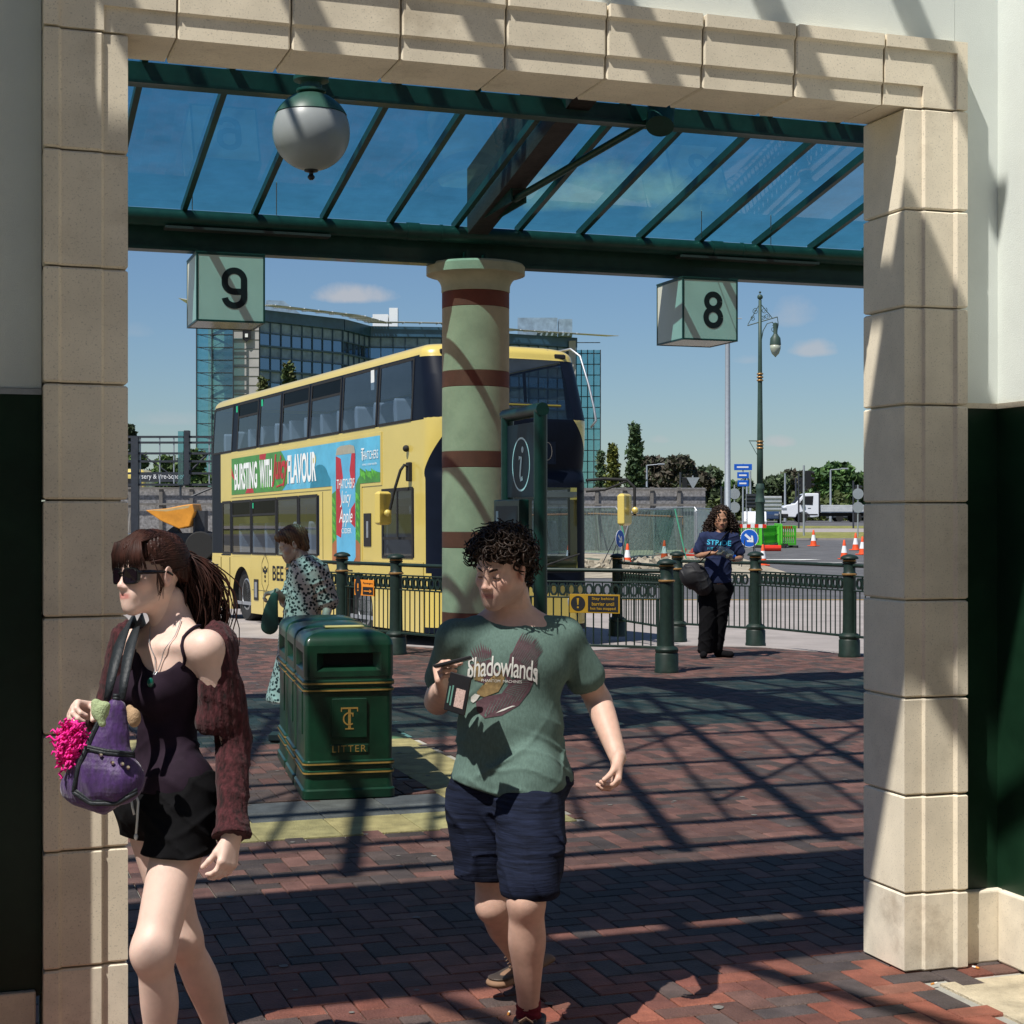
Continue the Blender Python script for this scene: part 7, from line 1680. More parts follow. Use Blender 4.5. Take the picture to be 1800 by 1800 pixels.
# phone in a black wallet case
m_phone = M('black_leather_case', (.012,.012,.014), .45, var=.2, bump=.05)
pc = P(797, 1203, 5.27); ph_ = thing('phone', 'phone in an open black wallet case with bank cards held by the man', 'phone', pc)
A_, B_ = P(772,1172,5.30), P(840,1192,5.20); ux = (B_-A_).normalized(); dn = (P(800,1240,5.26)-P(822,1180,5.24)).normalized(); dn = (dn-ux*dn.dot(ux)).normalized(); nx_ = ux.cross(dn)*-1; nx_ = nx_ if nx_.y < 0 else -nx_
F1 = Matrix.Translation(P(786,1178,5.24)) @ Matrix((ux, nx_, -dn)).transposed().to_4x4()
mb = MB(); mb.box(.02,.105,.0,.007,-.125,.0, ch=.002, M=F1); cs = mb.build('case_flap', m_phone, ph_, world=True)
mb = MB(); mb.box(.028,.034,.0072,.0082,-.10,-.045, M=F1); mb.box(.040,.046,.0072,.0082,-.105,-.04, M=F1); mb.build('card', M('card_teal', (.10,.22,.18), .4), cs, world=True)
mb = MB(); mb.box(.058,.096,.0072,.0085,-.105,-.045, M=F1); mb.build('card', M('card_pink', (.50,.36,.32), .4, var=.5, scale=300), cs, world=True)
F2 = Matrix.Translation(P(764,1172,5.30)) @ Matrix.Rotation(rad(-14), 4, 'Y') @ Matrix.Rotation(rad(-8), 4, 'X'); mb = MB(); mb.box(0,.125,-.06,.02,-.006,.004, ch=.002, M=F2); mb.build('phone_body', m_phone, ph_, world=True)
# ---------------- the woman with sunglasses
m_hairw = M('auburn_hair', (.036,.012,.008), .55, var=.7, scale=40, aniso=(1,1,.3), spec=.25)
def ribbon(mb, pts, w, th=.0025, face=Vector((-.3,-1,.1))):
    pts = [Vector(p) for p in pts]; n = len(pts); vs = []
    for i, p in enumerate(pts):
        t = (pts[min(i+1,n-1)]-pts[max(i-1,0)]).normalized(); s_ = t.cross(face).normalized(); nn = s_.cross(t).normalized(); ww = w[i] if isinstance(w, list) else w
        vs += [p-s_*ww-nn*th, p-s_*ww+nn*th, p+nn*(th*2.2), p+s_*ww+nn*th, p+s_*ww-nn*th, p-nn*th]
    mb.add(vs, [(i*6+k, i*6+(k+1)%6, i*6+6+(k+1)%6, i*6+6+k) for i in range(n-1) for k in range(6)]+[tuple(range(6)), tuple((n-1)*6+k for k in range(6))])
m_cami = M('dark_purple_jersey', (.016,.008,.017), .85, var=.25, scale=30, bump=.05, bscale=300, spec=.2)
m_shortw = M('black_jersey', (.006,.006,.007), .95, spec=.1, var=.2, scale=40, bump=.05)
m_knit = M('burgundy_lace_knit', (.050,.011,.014), .95, var=.9, scale=90, aniso=(1,1,.35), bump=.35, bscale=160, sheen=.05, stain=.5, staincol=(.15,.05,.045))
m_bagp = M('purple_quilted_cloth', (.045,.013,.095), .55, var=.5, scale=70, aniso=(1,1,.4), bump=.2, bscale=90, sheen=.3); m_bagk = M('black_leather', (.016,.021,.026), .55, var=.35, bump=.2)
m_pink = M('hot_pink_fluff', (.80,.015,.28), .6, var=.3, scale=60); m_plushg = M('pale_green_plush', (.33,.40,.22), .95, var=.15, scale=40, bump=.4, bscale=200); m_plushb = M('beige_plush', (.40,.27,.16), .95, var=.15, scale=40, bump=.4, bscale=200)
wo = thing('person', 'woman with auburn ponytail, sunglasses, purple camisole and black shorts walking left', 'person', Vector((-.98, 4.6, 0)))
Mw = head_frame(P(266, 1009, 4.66), rad(43), rad(-1), rad(2)); WS = .955
nb0 = P(305,1098,4.70); shL, shR = P(362,1140,4.56), P(232,1128,4.82); elL, wrL = P(410,1300,4.63), P(408,1468,4.50); elR, wrR = P(187,1290,4.86), P(170,1250,4.66)
hL, kL, aL = P(330,1418,4.60), P(270,1672,4.42), P(285,1915,4.52); hR, kR, aR = P(258,1418,4.78), P(322,1650,4.80), P(398,1850,4.98)
FWD = Vector((-.75,-.66,0)); LFT = Vector((.66,-.75,0))
RT = Matrix((LFT, -FWD, Vector((0,0,1)))).transposed()          # local x to her left, y backwards
def wtorso(s, g=0):
    s.ell(P(298,1180,4.68), (.135+g,.088+g,.13+g), RT, k=.05); s.ell(P(294,1290,4.68), (.090+g,.072+g,.15+g), RT, k=.05); s.ell(P(290,1405,4.68), (.138+g,.100+g,.10+g), RT, k=.05)
    for q in (-1, 1): s.ell(P(283,1215,4.68)+LFT*q*.062+FWD*.060, (.052+g,.048+g,.050+g), k=.03)
s = SDF(); wtorso(s); s.cap(shL, shR, .042, k=.05); s.cap(nb0, P(297,1055,4.69), .047, .045, k=.04); s.cap(P(262,1125,4.72), P(300,1088,4.70), .028, .035, k=.04); s.cap(P(345,1128,4.62), P(303,1088,4.70), .028, .035, k=.04)
s.cap(P(250,1143,4.66), P(285,1138,4.60), .008, k=.03); s.cap(P(288,1138,4.59), P(340,1132,4.55), .008, k=.03); s.ell(shL, (.044,.044,.042), k=.04)
s.chain([shL, shL.lerp(elL,.5), elL, elL.lerp(wrL,.35), wrL], [.046,.040,.036,.036,.024], k=.02); s.chain([shR, elR], [.044,.036], k=.02); s.chain([elR, wrR], [.036,.025], k=.02)
leg(s, hL, kL, aL, (-.75,-.66,0), (.077,.056,.052,.046,.031), (.012,.014,0)); leg(s, hR, kR, aR, (-.75,-.66,0), (.075,.053,.052,.046,.031), (.012,.014,0))
bodyw = s.mesh(.0055)
s = SDF(); head(s, Mw, WS, fem=1); hw_ = s.mesh(.0024)
s = SDF(); s.cap(wrL.lerp(elL,.2), wrL, .028, .024); hand(s, wrL, P(398,1530,4.46)-wrL, (-.6,.5,0), (-.7,-.7,0), .92, curl=(28,38,25), thumb=(.85,.35,.35), tcurl=12); g1 = s.mesh(.0026)
s = SDF(); s.cap(wrR.lerp(elR,.3), wrR, .028, .024); hand(s, wrR, Vector((-.45,-.55,.10)), Vector((.55,-.35,-.5)), (.2,-.3,.9), .92, curl=(55,50,40), thumb=(.6,.5,.6), tcurl=30); g2 = s.mesh(.0026)
SKW = (.70,.50,.42)
np_obj('body', [bodyw, hw_, g1, g2], m_skinw, wo, head_col(Mw, WS, SKW, (.54,.23,.20)))
# camisole
s = SDF(); wtorso(s, .008); s.cap(P(320,1378,4.60), P(265,1378,4.74), .093, k=.05); wc = creases(21, [(.006,.09,(.3,.2,1)), (.005,.07,(-.5,.2,1)), (.004,.12,(1,.1,.3))])
def wf(X, Y, Z): return wc(X, Y, Z)*np.clip((1.15-Z)/.12, .0, 1.0)
cb = P(290,1178,4.58)
s.ell(P(280,1132,4.60), (.075,.12,.078), op=-1, k=.012); CAMI = s.mesh(.005, noise=wf, cuts=[(P(258,1146,4.56), Vector((0,0,1)), .004), (P(290,1392,4.6), (.0,0,-1), .003)])
cam_ = np_obj('camisole', CAMI, m_cami, wo)
bw = BVHTree.FromPolygons([Vector(v) for v in bodyw[0]], [tuple(int(i) for i in q) for q in bodyw[1]])
def drape(mb, pts, r, off, bv=bw, seg=6, flat=None, n=5):
    out = []
    for a, b in zip(pts, pts[1:]):
        for i in range(n):
            p = a.lerp(b, i/n); q = bv.find_nearest(p); d = (p-q[0]); out.append(q[0]+q[1]*off)
    q = bv.find_nearest(pts[-1]); out.append(q[0]+q[1]*off)
    for _ in range(3): out = [out[0]]+[(out[i-1]+out[i]*2+out[i+1])/4 for i in range(1, len(out)-1)]+[out[-1]]
    o2 = []
    for p in out: q = bv.find_nearest(p); o2.append(q[0]+q[1]*(off+.004))
    mb.tube(o2, r, seg, flat=flat)
mb = MB(); drape(mb, [P(317,1176,4.54), P(328,1145,4.54), P(342,1112,4.60), P(348,1106,4.70), P(345,1150,4.80)], .005, .001); mb.build('strap', m_cami, cam_, world=True, smooth=True)
mb = MB(); drape(mb, [P(240,1178,4.66), P(243,1140,4.70), P(250,1112,4.78), P(252,1120,4.86)], .006, .003); mb.build('strap', m_cami, cam_, world=True, smooth=True)
mb = MB(); drape(mb, [P(318,1082,4.62), P(300,1120,4.56), P(278,1150,4.54), P(260,1176,4.53)], .0014, .002, seg=5); drape(mb, [P(252,1098,4.64), P(256,1140,4.58), P(260,1176,4.53)], .0014, .002, seg=5)
nk_ = mb.build('necklace', m_steel, wo, world=True); pq = bw.find_nearest(P(259,1184,4.5)); mb = MB(); c = pq[0]+pq[1]*.016; mb.sphere(c, .011, 12, 8, sc=(.9,.5,1.25)); mb.build('pendant', M('emerald_stone', (.0,.10,.07), .1, coat=1), nk_, world=True, smooth=True)
# shorts
s = SDF(); s.ell(P(290,1410,4.68), (.155,.118,.105), RT, k=.05); e0, e1 = hL.lerp(kL,.36), hR.lerp(kR,.36); s.cap(hL+Vector((0,0,.03)), e0, .098, .094, k=.05); s.cap(hR+Vector((0,0,.03)), e1, .097, .094, k=.05)
np_obj('shorts', s.mesh(.0055, noise=creases(31, [(.009,.10,(.8,.2,.7)), (.008,.08,(-.6,.2,1))]), cuts=[(P(300,1491,4.6), (-.04,0,-1), .004), (P(290,1345,4.6), (0,0,1), .01)]), m_shortw, wo)
mb = MB(); mb.tube([P(238,1392,4.54), P(243,1410,4.52), P(241,1445,4.52), P(239,1468,4.515)], .0035, 6); mb.tube([P(230,1398,4.54), P(233,1420,4.53), P(236,1432,4.525)], .0035, 6); mb.sphere(P(239,1471,4.515), .006, 8, 6, sc=(1,1,1.6)); mb.build('drawstring', m_white, wo, world=True, smooth=True)
# lace shrug
s = SDF(); u1 = shL+Vector((.015,.03,.0)); s.chain([u1, shL.lerp(elL,.5)+Vector((.012,.01,0)), elL], [.050,.055,.050], k=.03); s.chain([elL, elL.lerp(wrL,.5), wrL.lerp(elL,.06)], [.050,.044,.041], k=.02); s.cap(wrL.lerp(elL,.12), wrL+Vector((0,0,.0)), .044, .056, k=.01)
s.chain([P(382,1112,4.64), P(384,1180,4.62), P(376,1268,4.60)], [.028,.040,.052], k=.035); s.ell(P(368,1206,4.58), (.032,.03,.045), k=.02); s.cap(shL+Vector((.02,.10,0)), P(330,1180,4.84), .05, .06, k=.05); s.cap(P(330,1180,4.84), P(250,1170,4.92), .05, .05, k=.05)
s.lop(wrL+Vector((0,0,-.004)), wrL-elL, .09); s.lop(P(374,1290,4.60), (0,0,-1), .045)
LN = waves(41, [(.0016,.020,(1,.4,.1)), (.0009,.011,(.2,.3,1))]); lc = creases(42, [(.007,.10,(1,.5,.15)), (.004,.09,(.3,.2,1))])
sh = np_obj('lace_shrug', s.mesh(.005, noise=lambda X, Y, Z: LN(X, Y, Z)+lc(X, Y, Z)), m_knit, wo)
s = SDF(); s.chain([shR+Vector((-.015,.02,.005)), shR.lerp(elR,.5), elR], [.055,.058,.052], k=.02); s.chain([elR, wrR.lerp(elR,.15)], [.052,.044], k=.02); s.lop(wrR.lerp(elR,.1), wrR-elR, .08)
np_obj('lace_sleeve', s.mesh(.005, noise=lambda X, Y, Z: LN(X, Y, Z)+lc(X, Y, Z)), m_knit, sh)
# sunglasses
m_sung = M('black_acetate', (.006,.006,.007), .2, coat=.2); Mg = Mw
mb = MB(); q = lambda x, y, z: Mw @ (Vector((x, y, z))*WS)
def lens(mb, sx_, k, dep):
    out = []
    for dp in (0, dep):
        for i in range(20):
            a = 2*PI*i/20; ca, sa = math.cos(a), math.sin(a); ex = abs(ca)**.6*(1 if ca > 0 else -1); ez = abs(sa)**.6*(1 if sa > 0 else -1); x = sx_*.036+ex*.031*k; out.append(q(x, .105-.012*(abs(x)/.06)**2-dp, -.005+ez*.0245*k))
    mb.add(out, [tuple(range(20)), tuple(range(39, 19, -1))]+[(i, 20+i, 20+(i+1) % 20, (i+1) % 20) for i in range(20)])
for x in (-1, 1): lens(mb, x, 1.0, .006)
mb.tube([q(-.012,.106,.004), q(.012,.106,.004)], .003, 6)
for x in (-1, 1): mb.tube([q(x*.062,.088,.005), q(x*.076,.06,.006), q(x*.083,.0,.006), q(x*.082,-.02,-.004)], [.0065,.006,.004,.003], 8)
sg = mb.build('sunglasses', m_sung, wo, world=True, smooth=True, auto=40)
mb = MB()
for x in (-1, 1): mb2 = lens(mb, x, .84, .0065) if 0 else lens(mb, x, .84, -.001)
mb.build('lens', M('dark_lens', (.008,.004,.007), .15, spec=.3), sg, world=True)
# hair: cap plus swept strands and ponytail
s = SDF(); s.frame(Mw, WS); s.ell((0,-.020,.042), (.081,.102,.090), k=.02); s.ell((0,-.075,-.01), (.062,.045,.062), k=.03); s.ell((0,.035,.075), (.066,.050,.034), k=.04); s.frame()
hwc = np_obj('hair', s.mesh(.004, noise=waves(52, [(.0025,.014,(.2,1,.3)), (.002,.01,(1,.2,.1))]), cuts=[(q(0,.085,.060), Mw.to_3x3() @ Vector((0,.50,-1)), .006), (q(0,-.05,-.060), Mw.to_3x3() @ Vector((0,.0,-1)), .01)]), m_hairw, wo)
rng = random.Random(61); mb = MB(); tie = q(0,-.112,.052)
def strand(pts, r): 
    n = len(pts); mb.tube(pts, [r*(.7+.5*math.sin(PI*min(1, .1+i/(n-1)*.8)))*(1-.75*(i/(n-1))**3) for i in range(n)], 5)
for k in range(560):                       # from the hairline back to the tie
    a = rng.uniform(-1.9, 1.9); z0 = .075-.062*abs(a)/1.9+rng.uniform(-.01,.03); x0 = math.sin(a)*.080; y0 = .030+.055*math.cos(a)
    if abs(a) > 1.2: y0 = .02-.03*(abs(a)-1.2)
    p0 = Vector((x0, y0, z0)); ce = Vector((0,-.018,.040)); tl_ = Vector((0,-.112,.052)); pts = []
    for i in range(9):
        t = i/8; p = p0.lerp(tl_, t); d = (p-ce); d = Vector((d.x/.083, d.y/.104, d.z/.092)).normalized(); p = ce+Vector((d.x*.0845, d.y*.106, d.z*.094))*(1+.02*rng.random()); pts.append(q(*p))
    strand(pts, rng.uniform(.0014,.0028))
CLX = [-.074+.0115*i for i in range(14)]
for k in range(230):                       # fringe over the forehead, in locks
    x0 = CLX[k % 14]+rng.gauss(0,.0026); pts = [q(x0*.7, .010+rng.uniform(-.02,.03), .134-.25*x0*x0/.07), q(x0*.75, .055, .122-.25*x0*x0/.07), q(x0*.85, .082, .095), q(x0*1.02, .097-.20*x0*x0/.066*.6, .060), q(x0*1.15+rng.gauss(0,.003), .099-.35*x0*x0/.066*.7, .030-.12*max(0,abs(x0)-.03)-rng.random()*.018)]
    strand(pts, rng.uniform(.0013,.0025))
for k in range(26):                        # wisps before the ear
    sgn = rng.choice((-1,1)); pts = [q(sgn*.072,.045,.05), q(sgn*.082,.035,.01), q(sgn*.084,.02+rng.gauss(0,.008),-.03), q(sgn*.080,.02+rng.gauss(0,.01),-.06-rng.random()*.02)]; strand(pts, .0016)
T0 = tie
for k in range(620):                       # ponytail falling behind the shoulder
    o = Vector((rng.gauss(0,.028), rng.gauss(0,.024), rng.gauss(0,.018))); w_ = rng.gauss(0,.03); c1 = T0+Vector((.035,.02,.035)); ln = rng.uniform(.65,1.22); cz = rng.random()*6.28
    pts = []
    for i in range(12):
        t = i/11*ln; base = T0.lerp(c1, min(1, t*4)) if t < .25 else c1
        p = T0+Vector((.050*math.sin(min(t,1)*PI*.75)+.012*t, .03*t, .034*math.sin(min(t*3.4,PI))-.315*t**1.15)); sp = .35+.85*min(1, t*2.2)*(1-.35*t)
        p += o*sp+Vector((math.sin(cz+t*9), math.cos(cz+t*8), 0))*.020*t+Vector((w_*t*.5,0,0)); pts.append(p)
    strand(pts, rng.uniform(.0013,.0027))
mb.build('strands', m_hairw, hwc, world=True, smooth=True)
# handbag
hb = thing('handbag', 'purple quilted handbag with black straps and plush charms hung from the woman', 'handbag', P(180,1400,4.42))
BX = (P(230,1300,4.45)-P(120,1300,4.45)).normalized()
s = SDF(); s.cap(P(204,1248,4.45), P(180,1350,4.44), .030, .082, k=.05, ax=(0,1,0), f=.62); s.cap(P(150,1378,4.46), P(212,1374,4.42), .052, .062, k=.05, ax=(0,1,0), f=.9); s.cap(P(128,1385,4.47), P(180,1398,4.46), .030, .045, k=.04)
np_obj('bag_body', s.mesh(.004, noise=lambda X, Y, Z: creases(71, [(.006,.12,(.9,.2,.4)), (.004,.10,(-.5,.2,1))])(X, Y, Z)+.0009*np.sin(X*260+Z*260)*np.sin(X*260-Z*260), cuts=[(P(204,1226,4.45), (0,0,1), .004)]), m_bagp, hb)
bb_ = hb.children[0]; bv2 = BVHTree.FromPolygons([bb_.matrix_basis @ (v.co+hb.location) for v in bb_.data.vertices], [tuple(p.vertices) for p in bb_.data.polygons])
def band(pts, r, off, name, mat):
    mb = MB(); out = []
    for a, b in zip(pts, pts[1:]):
        for i in range(9):
            p = a.lerp(b, i/8); d = (p-Vector((0,0,EYE))).normalized(); h = bv2.ray_cast(Vector((0,0,EYE)), d)
            if h[0] is not None: out.append(h[0]+h[1]*off)
    for _ in range(3): out = [out[0]]+[(out[i-1]+out[i]*2+out[i+1])/4 for i in range(1, len(out)-1)]+[out[-1]]
    mb.tube(out, r*.45, 8); mb.tube([p+Vector((0,0,r*.55)) for p in out], r*.4, 8); return mb.build(name, mat, hb, world=True, smooth=True)
band([P(150,1316,4.36), P(185,1324,4.34), P(235,1330,4.36)], .013, .001, 'studded_band', m_bagk)
band([P(190,1240,4.40), P(165,1290,4.38), P(138,1350,4.38), P(130,1392,4.40)], .014, .001, 'piping', m_bagk); band([P(130,1392,4.40), P(160,1412,4.38), P(205,1412,4.36), P(240,1392,4.38)], .016, .001, 'base_trim', m_bagk); band([P(186,1228,4.40), P(222,1230,4.40)], .014, .002, 'rim', m_bagk)
mb = MB()
for px in (168, 191, 214, 230): c = bv2.find_nearest(P(px, 1320+.1*(px-168), 4.34)); cc_ = c[0]+c[1]*.006; mb.sphere(cc_, .006, 4, 4)
mb.build('stud', M('bright_stud', (.7,.65,.55), .2, metal=1), hb, world=True)
mb = MB()
ribbon(mb, [P(188,1232,4.46), P(194,1200,4.47), P(202,1165,4.50), P(211,1130,4.57), P(221,1104,4.66), P(232,1092,4.75), P(242,1098,4.85), P(246,1130,4.92)], [.009,.013,.017,.020,.022,.022,.021,.02], .0022); mb.build('strap', m_bagk, hb, world=True, smooth=True)
mb = MB(); ribbon(mb, [P(214,1230,4.42), P(218,1198,4.44), P(224,1160,4.48), P(232,1125,4.55), P(240,1100,4.64), P(248,1090,4.73), P(256,1098,4.84), P(260,1130,4.92)], [.009,.013,.017,.020,.021,.021,.02,.02], .0022); mb.build('strap', m_bagk, hb, world=True, smooth=True)
s = SDF(); s.ell(P(176,1250,4.33), (.024,.020,.026), k=.01); s.cap(P(176,1262,4.32), P(180,1272,4.32), .010, k=.01); s.ell(P(168,1236,4.33), (.012,.012,.012), k=.01); s.ell(P(186,1240,4.33), (.012,.012,.010), k=.01); np_obj('plush_charm', s.mesh(.003), m_plushg, hb)
s = SDF(); s.ell(P(236,1262,4.37), (.018,.018,.026), k=.01); s.cap(P(228,1245,4.38), P(232,1256,4.37), .010, k=.01); np_obj('plush_charm', s.mesh(.003), m_plushb, hb)
mb = MB(); rng = random.Random(77); c0_ = P(124,1306,4.42)
for k in range(420):
    d = Vector((rng.gauss(0,1), rng.gauss(0,1), rng.gauss(0,1))).normalized(); L = rng.uniform(.018,.042); c = c0_+Vector((.028*rng.gauss(0,.5), 0, .05*rng.gauss(0,.5))); a = d.orthogonal().normalized()
    mb.tube([c, c+d*L*.5+a*.008, c+d*L*.8-a*.006, c+d*L], [.0035,.004,.0035,.002], 4)
mb.build('pompom', m_pink, hb, world=True, smooth=True)
# ---------------- the older woman behind the bins
m_blouse = M('spotted_blouse', (.56,.44,.38), .8, var=.1, scale=8, bump=.1); 
nt = m_blouse.node_tree; vo = nt.nodes.new('ShaderNodeTexVoronoi'); vo.inputs['Scale'].default_value = 42; tcn = nt.nodes.new('ShaderNodeTexCoord'); nt.links.new(tcn.outputs['Object'], vo.inputs['Vector']); rp = nt.nodes.new('ShaderNodeMapRange'); rp.inputs['From Min'].default_value = .42; rp.inputs['From Max'].default_value = .48; nt.links.new(vo.outputs['Distance'], rp.inputs[0]); mxn = nt.nodes.new('ShaderNodeMix'); mxn.data_type = 'RGBA'; bs = nt.nodes['Principled BSDF']; src = bs.inputs['Base Color'].links[0].from_socket; nt.links.new(rp.outputs[0], mxn.inputs[0]); mxn.inputs[6].default_value = (.02,.02,.02,1); nt.links.new(src, mxn.inputs[7]); nt.links.new(mxn.outputs[2], bs.inputs['Base Color'])
m_hairo = M('brown_hair', (.14,.055,.025), .5, var=.6, scale=50)
DO = 12.3; ow = thing('person', 'older woman with short brown hair in a spotted blouse behind the litter bins', 'person', P(535,905,DO).xy.to_3d())
Mo = head_frame(P(513,957,DO), rad(72), rad(22), 0); s = SDF(); head(s, Mo, 1.04, fem=1); hh = s.mesh(.004)
s = SDF(); s.cap(P(532,985,DO), P(520,962,DO), .052, .05, k=.03); so_, eo_, wo_ = P(562,1004,DO-.1), P(576,1056,DO-.05), P(572,1085,DO-.15); s.chain([so_, eo_, wo_], [.05,.042,.03], k=.02); s2, e2, w2 = P(520,1010,DO+.2), P(505,1055,DO+.15), P(486,1040,DO-.1); s.chain([s2, e2, w2], [.045,.038,.028], k=.02); s.cap(P(540,1010,DO), P(535,1090,DO), .11, .12, k=.04)
for q_ in (-.06, .08): s.chain([P(530,1110,DO)+Vector((q_,0,0)), P(525,1200,DO)+Vector((q_,0,0)), P(520,1290,DO)+Vector((q_,0,0))], [.08,.055,.04], k=.02)
bo = s.mesh(.008); s = SDF(); hand(s, w2, Vector((-.9,-.2,-.2)), (0,0,-1), (0,-1,0), .95, curl=(50,50,40)); ho_ = s.mesh(.004); np_obj('body', [hh, bo, ho_], m_skinm, ow, head_col(Mo, 1.04, (.50,.31,.24), (.36,.14,.12)))
s = SDF(); s.ell(P(540,1012,DO), (.15,.14,.16), k=.05); s.cap(P(536,1030,DO), P(530,1100,DO), .13, .15, k=.05); s.chain([so_, eo_], [.072,.082], k=.03); s.chain([s2, e2], [.06,.065], k=.03); s.lop(eo_+(eo_-so_).normalized()*.06, eo_-so_, .1)
np_obj('blouse', s.mesh(.007, noise=creases(81, [(.014,.09,(1,.3,.5)), (.010,.07,(-.4,.3,1))])), m_blouse, ow)
s = SDF(); s.chain([P(532,1095,DO), P(525,1160,DO), P(512,1228,DO)], [.15,.17,.19], k=.05); np_obj('skirt', s.mesh(.009, noise=creases(83, [(.02,.10,(1,.3,.1))]), cuts=[(P(512,1232,DO), (0,0,-1), .004)]), m_blouse, ow)
s = SDF(); s.frame(Mo, 1.04); s.ell((0,-.030,.045), (.092,.108,.092), k=.02); s.ell((0,-.06,-.03), (.080,.058,.07), k=.03); s.ell((0,.045,.085), (.072,.055,.034), k=.03); s.frame(); np_obj('hair', s.mesh(.005, noise=waves(85, [(.005,.035,(.3,1,.3)), (.003,.018,(1,.2,.4))]), cuts=[(Mo @ Vector((0,.075,.035)), Mo.to_3x3() @ Vector((0,.8,-1)), .01)]), m_hairo, ow)
for q_ in (-.06, .08): mb = MB(); c = P(520,1290,DO); mb.box(c.x+q_-.14, c.x+q_+.06, DO-.05, DO+.05, .0, .08, ch=.02); mb.build('shoe', m_shoed, ow, world=True)
sb_ = thing('shopping_bag', 'small green fabric bag hanging from the older woman\'s hand', 'bag', P(477,1108,DO-.25)); s = SDF(); s.chain([P(482,1048,DO-.2), P(476,1075,DO-.2), P(474,1100,DO-.2)], [.03,.055,.065], k=.04, ax=(0,1,0), f=.5); np_obj('bag_body', s.mesh(.006, noise=creases(87, [(.012,.06,(1,.2,.3))])), M('green_fabric', (.035,.07,.05), .8, var=.1), sb_)
mb = MB(); mb.tube([P(480,1048,DO-.2), P(484,1036,DO-.16)], .008, 6); mb.build('handle', m_gpanel, sb_, world=True)
# ---------------- the long-haired man by the railings
DF = 19.6; fm = thing('person', 'man with long black curly hair in a navy lettered t-shirt standing by the railings', 'person', P(1258,905,DF).xy.to_3d())
Mf = head_frame(P(1268,913,DF), rad(2), rad(8), 0); s = SDF(); head(s, Mf, 1.06); hh = s.mesh(.005)
cX = P(1258,905,DF).x
def F_(px, py, d=0): return P(px, py, DF+d)
fsL, fsR, feL, feR, fwL, fwR = F_(1238,945), F_(1290,945), F_(1226,975,.02), F_(1302,978,.02), F_(1252,972,-.24), F_(1290,984,-.22)
s = SDF(); s.cap(F_(1266,940), F_(1268,925), .06, .055, k=.03); s.ell(F_(1265,965), (.17,.11,.20), k=.05); s.cap(F_(1262,1000), F_(1262,1030), .15, k=.04, ax=(0,1,0), f=.75); s.chain([fsL, feL, fwL], [.05,.04,.028], k=.02); s.chain([fsR, feR, fwR], [.05,.04,.028], k=.02)
bo = s.mesh(.008); s = SDF(); hand(s, fwL, Vector((.9,-.3,-.1)), (0,-.3,1), (0,-1,0), 1.0, curl=(20,25,20)); hand(s, fwR, Vector((-.5,-.4,.6)), (-.6,-.3,-.2), (0,-1,.2), 1.0, curl=(45,45,30)); hh2 = s.mesh(.0045)
np_obj('body', [hh, bo, hh2], m_skind, fm, head_col(Mf, 1.06, (.33,.17,.10), (.30,.11,.09), .5)); brows(Mf, 1.06, m_hairm, fm)
m_tnavy = M('navy_cotton', (.010,.018,.060), .9, var=.2, scale=20); s = SDF(); s.ell(F_(1265,962), (.20,.13,.20), k=.05); s.cap(F_(1262,995), F_(1262,1018), .165, .16, k=.05, ax=(0,1,0), f=.8); s.cap(fsL, fsR, .06, k=.04); a_, b_ = fsL.lerp(feL,.75), fsR.lerp(feR,.75); s.cap(fsL, a_, .065, .075, k=.03); s.cap(fsR, b_, .065, .075, k=.03); s.lop(a_+(a_-fsL).normalized()*.04, a_-fsL, .1); s.lop(b_+(b_-fsR).normalized()*.04, b_-fsR, .1)
TF = s.mesh(.007, noise=creases(91, [(.012,.12,(.6,.2,1)), (.010,.1,(-.6,.2,1))]), cuts=[(F_(1262,1025), (0,0,-1), .004)]); tf = np_obj('t_shirt', TF, m_tnavy, fm); bvf = BVHTree.FromPolygons([Vector(v) for v in TF[0]], [tuple(int(i) for i in q) for q in TF[1]])
print_on('lettering_print', M('print_cyan', (.05,.42,.62), .8), tf, bvf, .003, lambda pt, tx: (tx('STRIDE', 1264, 954, 42, 9, .06, bold=1.5), tx('FIT', 1249, 964, 10, 4, .0)))
s = SDF(); s.cap(F_(1248,1035), F_(1272,1035), .125, k=.05); l0, l1, l2 = F_(1244,1050), F_(1243,1095,-.04), F_(1240,1142,-.02); r0, r1, r2 = F_(1268,1050), F_(1264,1095,.04), F_(1258,1138,.06); s.chain([l0,l1,l2], [.115,.098,.092], k=.03); s.chain([r0,r1,r2], [.115,.095,.088], k=.03)
np_obj('trousers', s.mesh(.008, noise=creases(93, [(.010,.12,(.8,.2,.7)), (.008,.10,(-.6,.2,1))]), cuts=[(F_(1240,1148), (0,0,-1), .004)]), m_shortw, fm)
for c, e in ((F_(1238,1150), Vector((-.03,-.16,0))), (F_(1262,1148,.06), Vector((.14,-.10,0)))):
    c.z = .0; s = SDF(); s.cap(c+Vector((0,.04,.045)), c+e+Vector((0,0,.04)), .045, .042, k=.01); np_obj('shoe', s.mesh(.007, cuts=[(c, (0,0,-1), .003)]), m_shortw, fm)
s = SDF(); s.frame(Mf, 1.06); s.ell((0,-.045,.055), (.108,.105,.095), k=.02); 
for x in (-1, 1): s.chain([(x*.095,-.02,.02), (x*.135,-.03,-.09), (x*.140,-.01,-.20)], [.042,.058,.045], k=.04)
s.ell((0,-.09,-.08), (.13,.06,.16), k=.04); s.frame(); fh = np_obj('hair', s.mesh(.006, noise=waves(95, [(.012,.05,(.3,1,.6)), (.010,.04,(1,.2,.4)), (.006,.025,(.2,.2,1))])), m_hairm, fm)
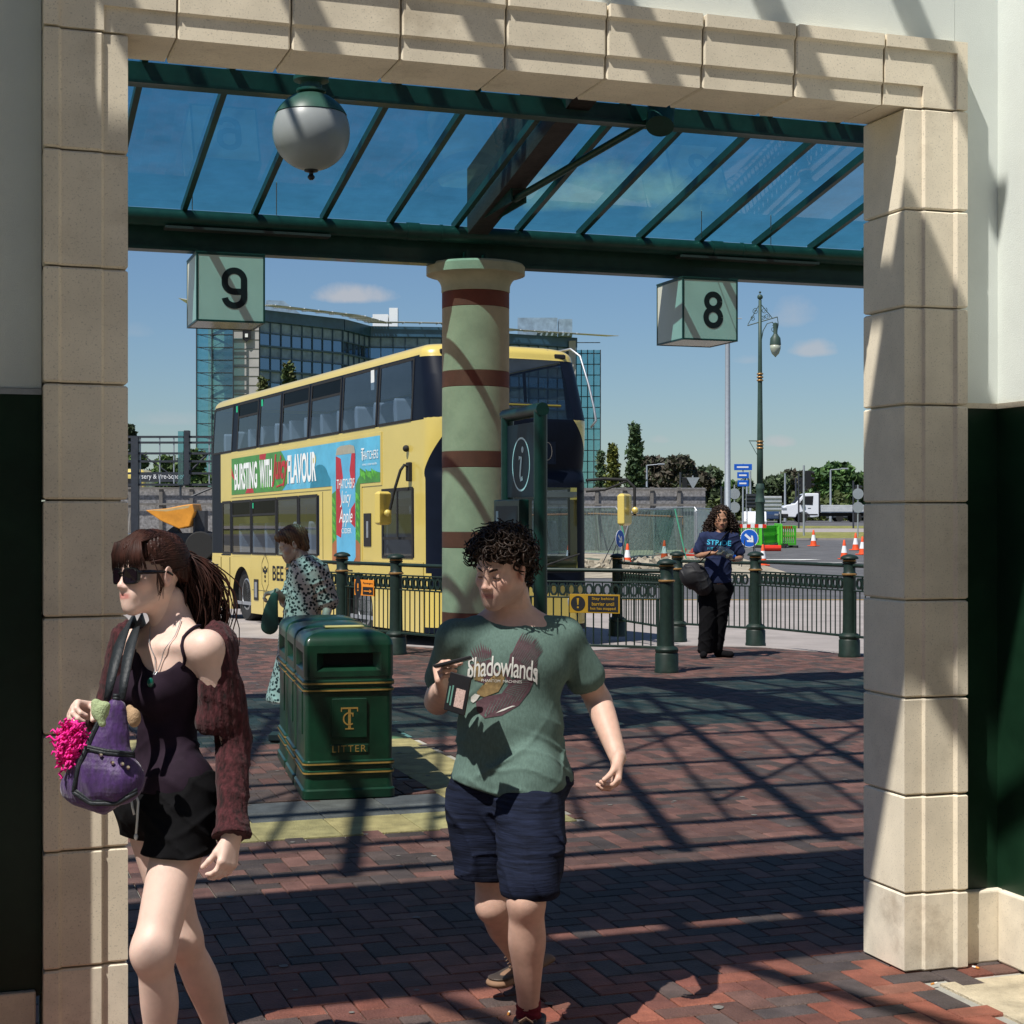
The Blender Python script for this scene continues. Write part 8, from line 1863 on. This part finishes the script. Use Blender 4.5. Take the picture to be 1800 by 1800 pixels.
rng = random.Random(97); mb = MB(); wv_ = fh.data.vertices
for k in range(420):
    v = wv_[rng.randrange(len(wv_))]; p = v.co+fm.location
    if (Mf.inverted() @ p).y > .05 and (Mf.inverted() @ p).z < .06: continue
    n = v.normal; a = n.orthogonal().normalized(); L = rng.uniform(.05,.12); r = .012; ph = rng.random()*6.28
    mb.tube([p+n*.02*(i/8)+Vector((0,0,-L*(i/8)))+Vector((math.cos(ph+i*1.3), math.sin(ph+i*1.3), 0))*r for i in range(9)], .006, 4)
mb.build('curls', m_hairm, fh, world=True, smooth=True)
if 1: db = thing('shoulder_bag', 'big black holdall slung from the long-haired man\'s shoulder', 'bag', F_(1218,1050,-.2)); s = SDF(); s.ell(F_(1220,1013,-.12), (.175,.12,.16), Matrix.Rotation(.5, 3, 'Y'), k=.05); s.ell(F_(1236,1030,-.12), (.11,.10,.12), k=.05); np_obj('bag_body', s.mesh(.008, noise=creases(99, [(.016,.12,(.9,.2,.5)), (.010,.09,(-.6,.2,1))])), M('black_nylon', (.014,.014,.016), .6, var=.2), db)
mb = MB(); mb.tube([F_(1228,990,-.22), F_(1255,965,-.24), F_(1275,940,-.12), F_(1285,930,.05)], .022, 6, flat=.4); mb.build('strap', m_shortw, db, world=True)
bt = thing('water_bottle', 'large clear blue-tinted water bottle in the long-haired man\'s hands', 'bottle', F_(1275,970,-.32)); A_ = F_(1262,966,-.32); B_ = F_(1290,978,-.30); d_ = (B_-A_).normalized(); x_ = d_.cross(Vector((0,1,0))).normalized(); y_ = d_.cross(x_); Mb = Matrix.Translation(A_) @ Matrix((x_, y_, d_)).transposed().to_4x4()
mb = MB(); mb.lathe([(.055,0),(.06,.01),(.06,.06),(.055,.07),(.06,.08),(.06,.15),(.05,.185),(.02,.20)], 20, M=Mb); mb.build('bottle', glass('pet_bottle', (.55,.78,.88), refl=.12, dens=.8), bt, world=True, smooth=True); mb = MB(); mb.lathe([(.022,.2005),(.022,.225)], 12, M=Mb); mb.build('cap', m_blue, bt, world=True)
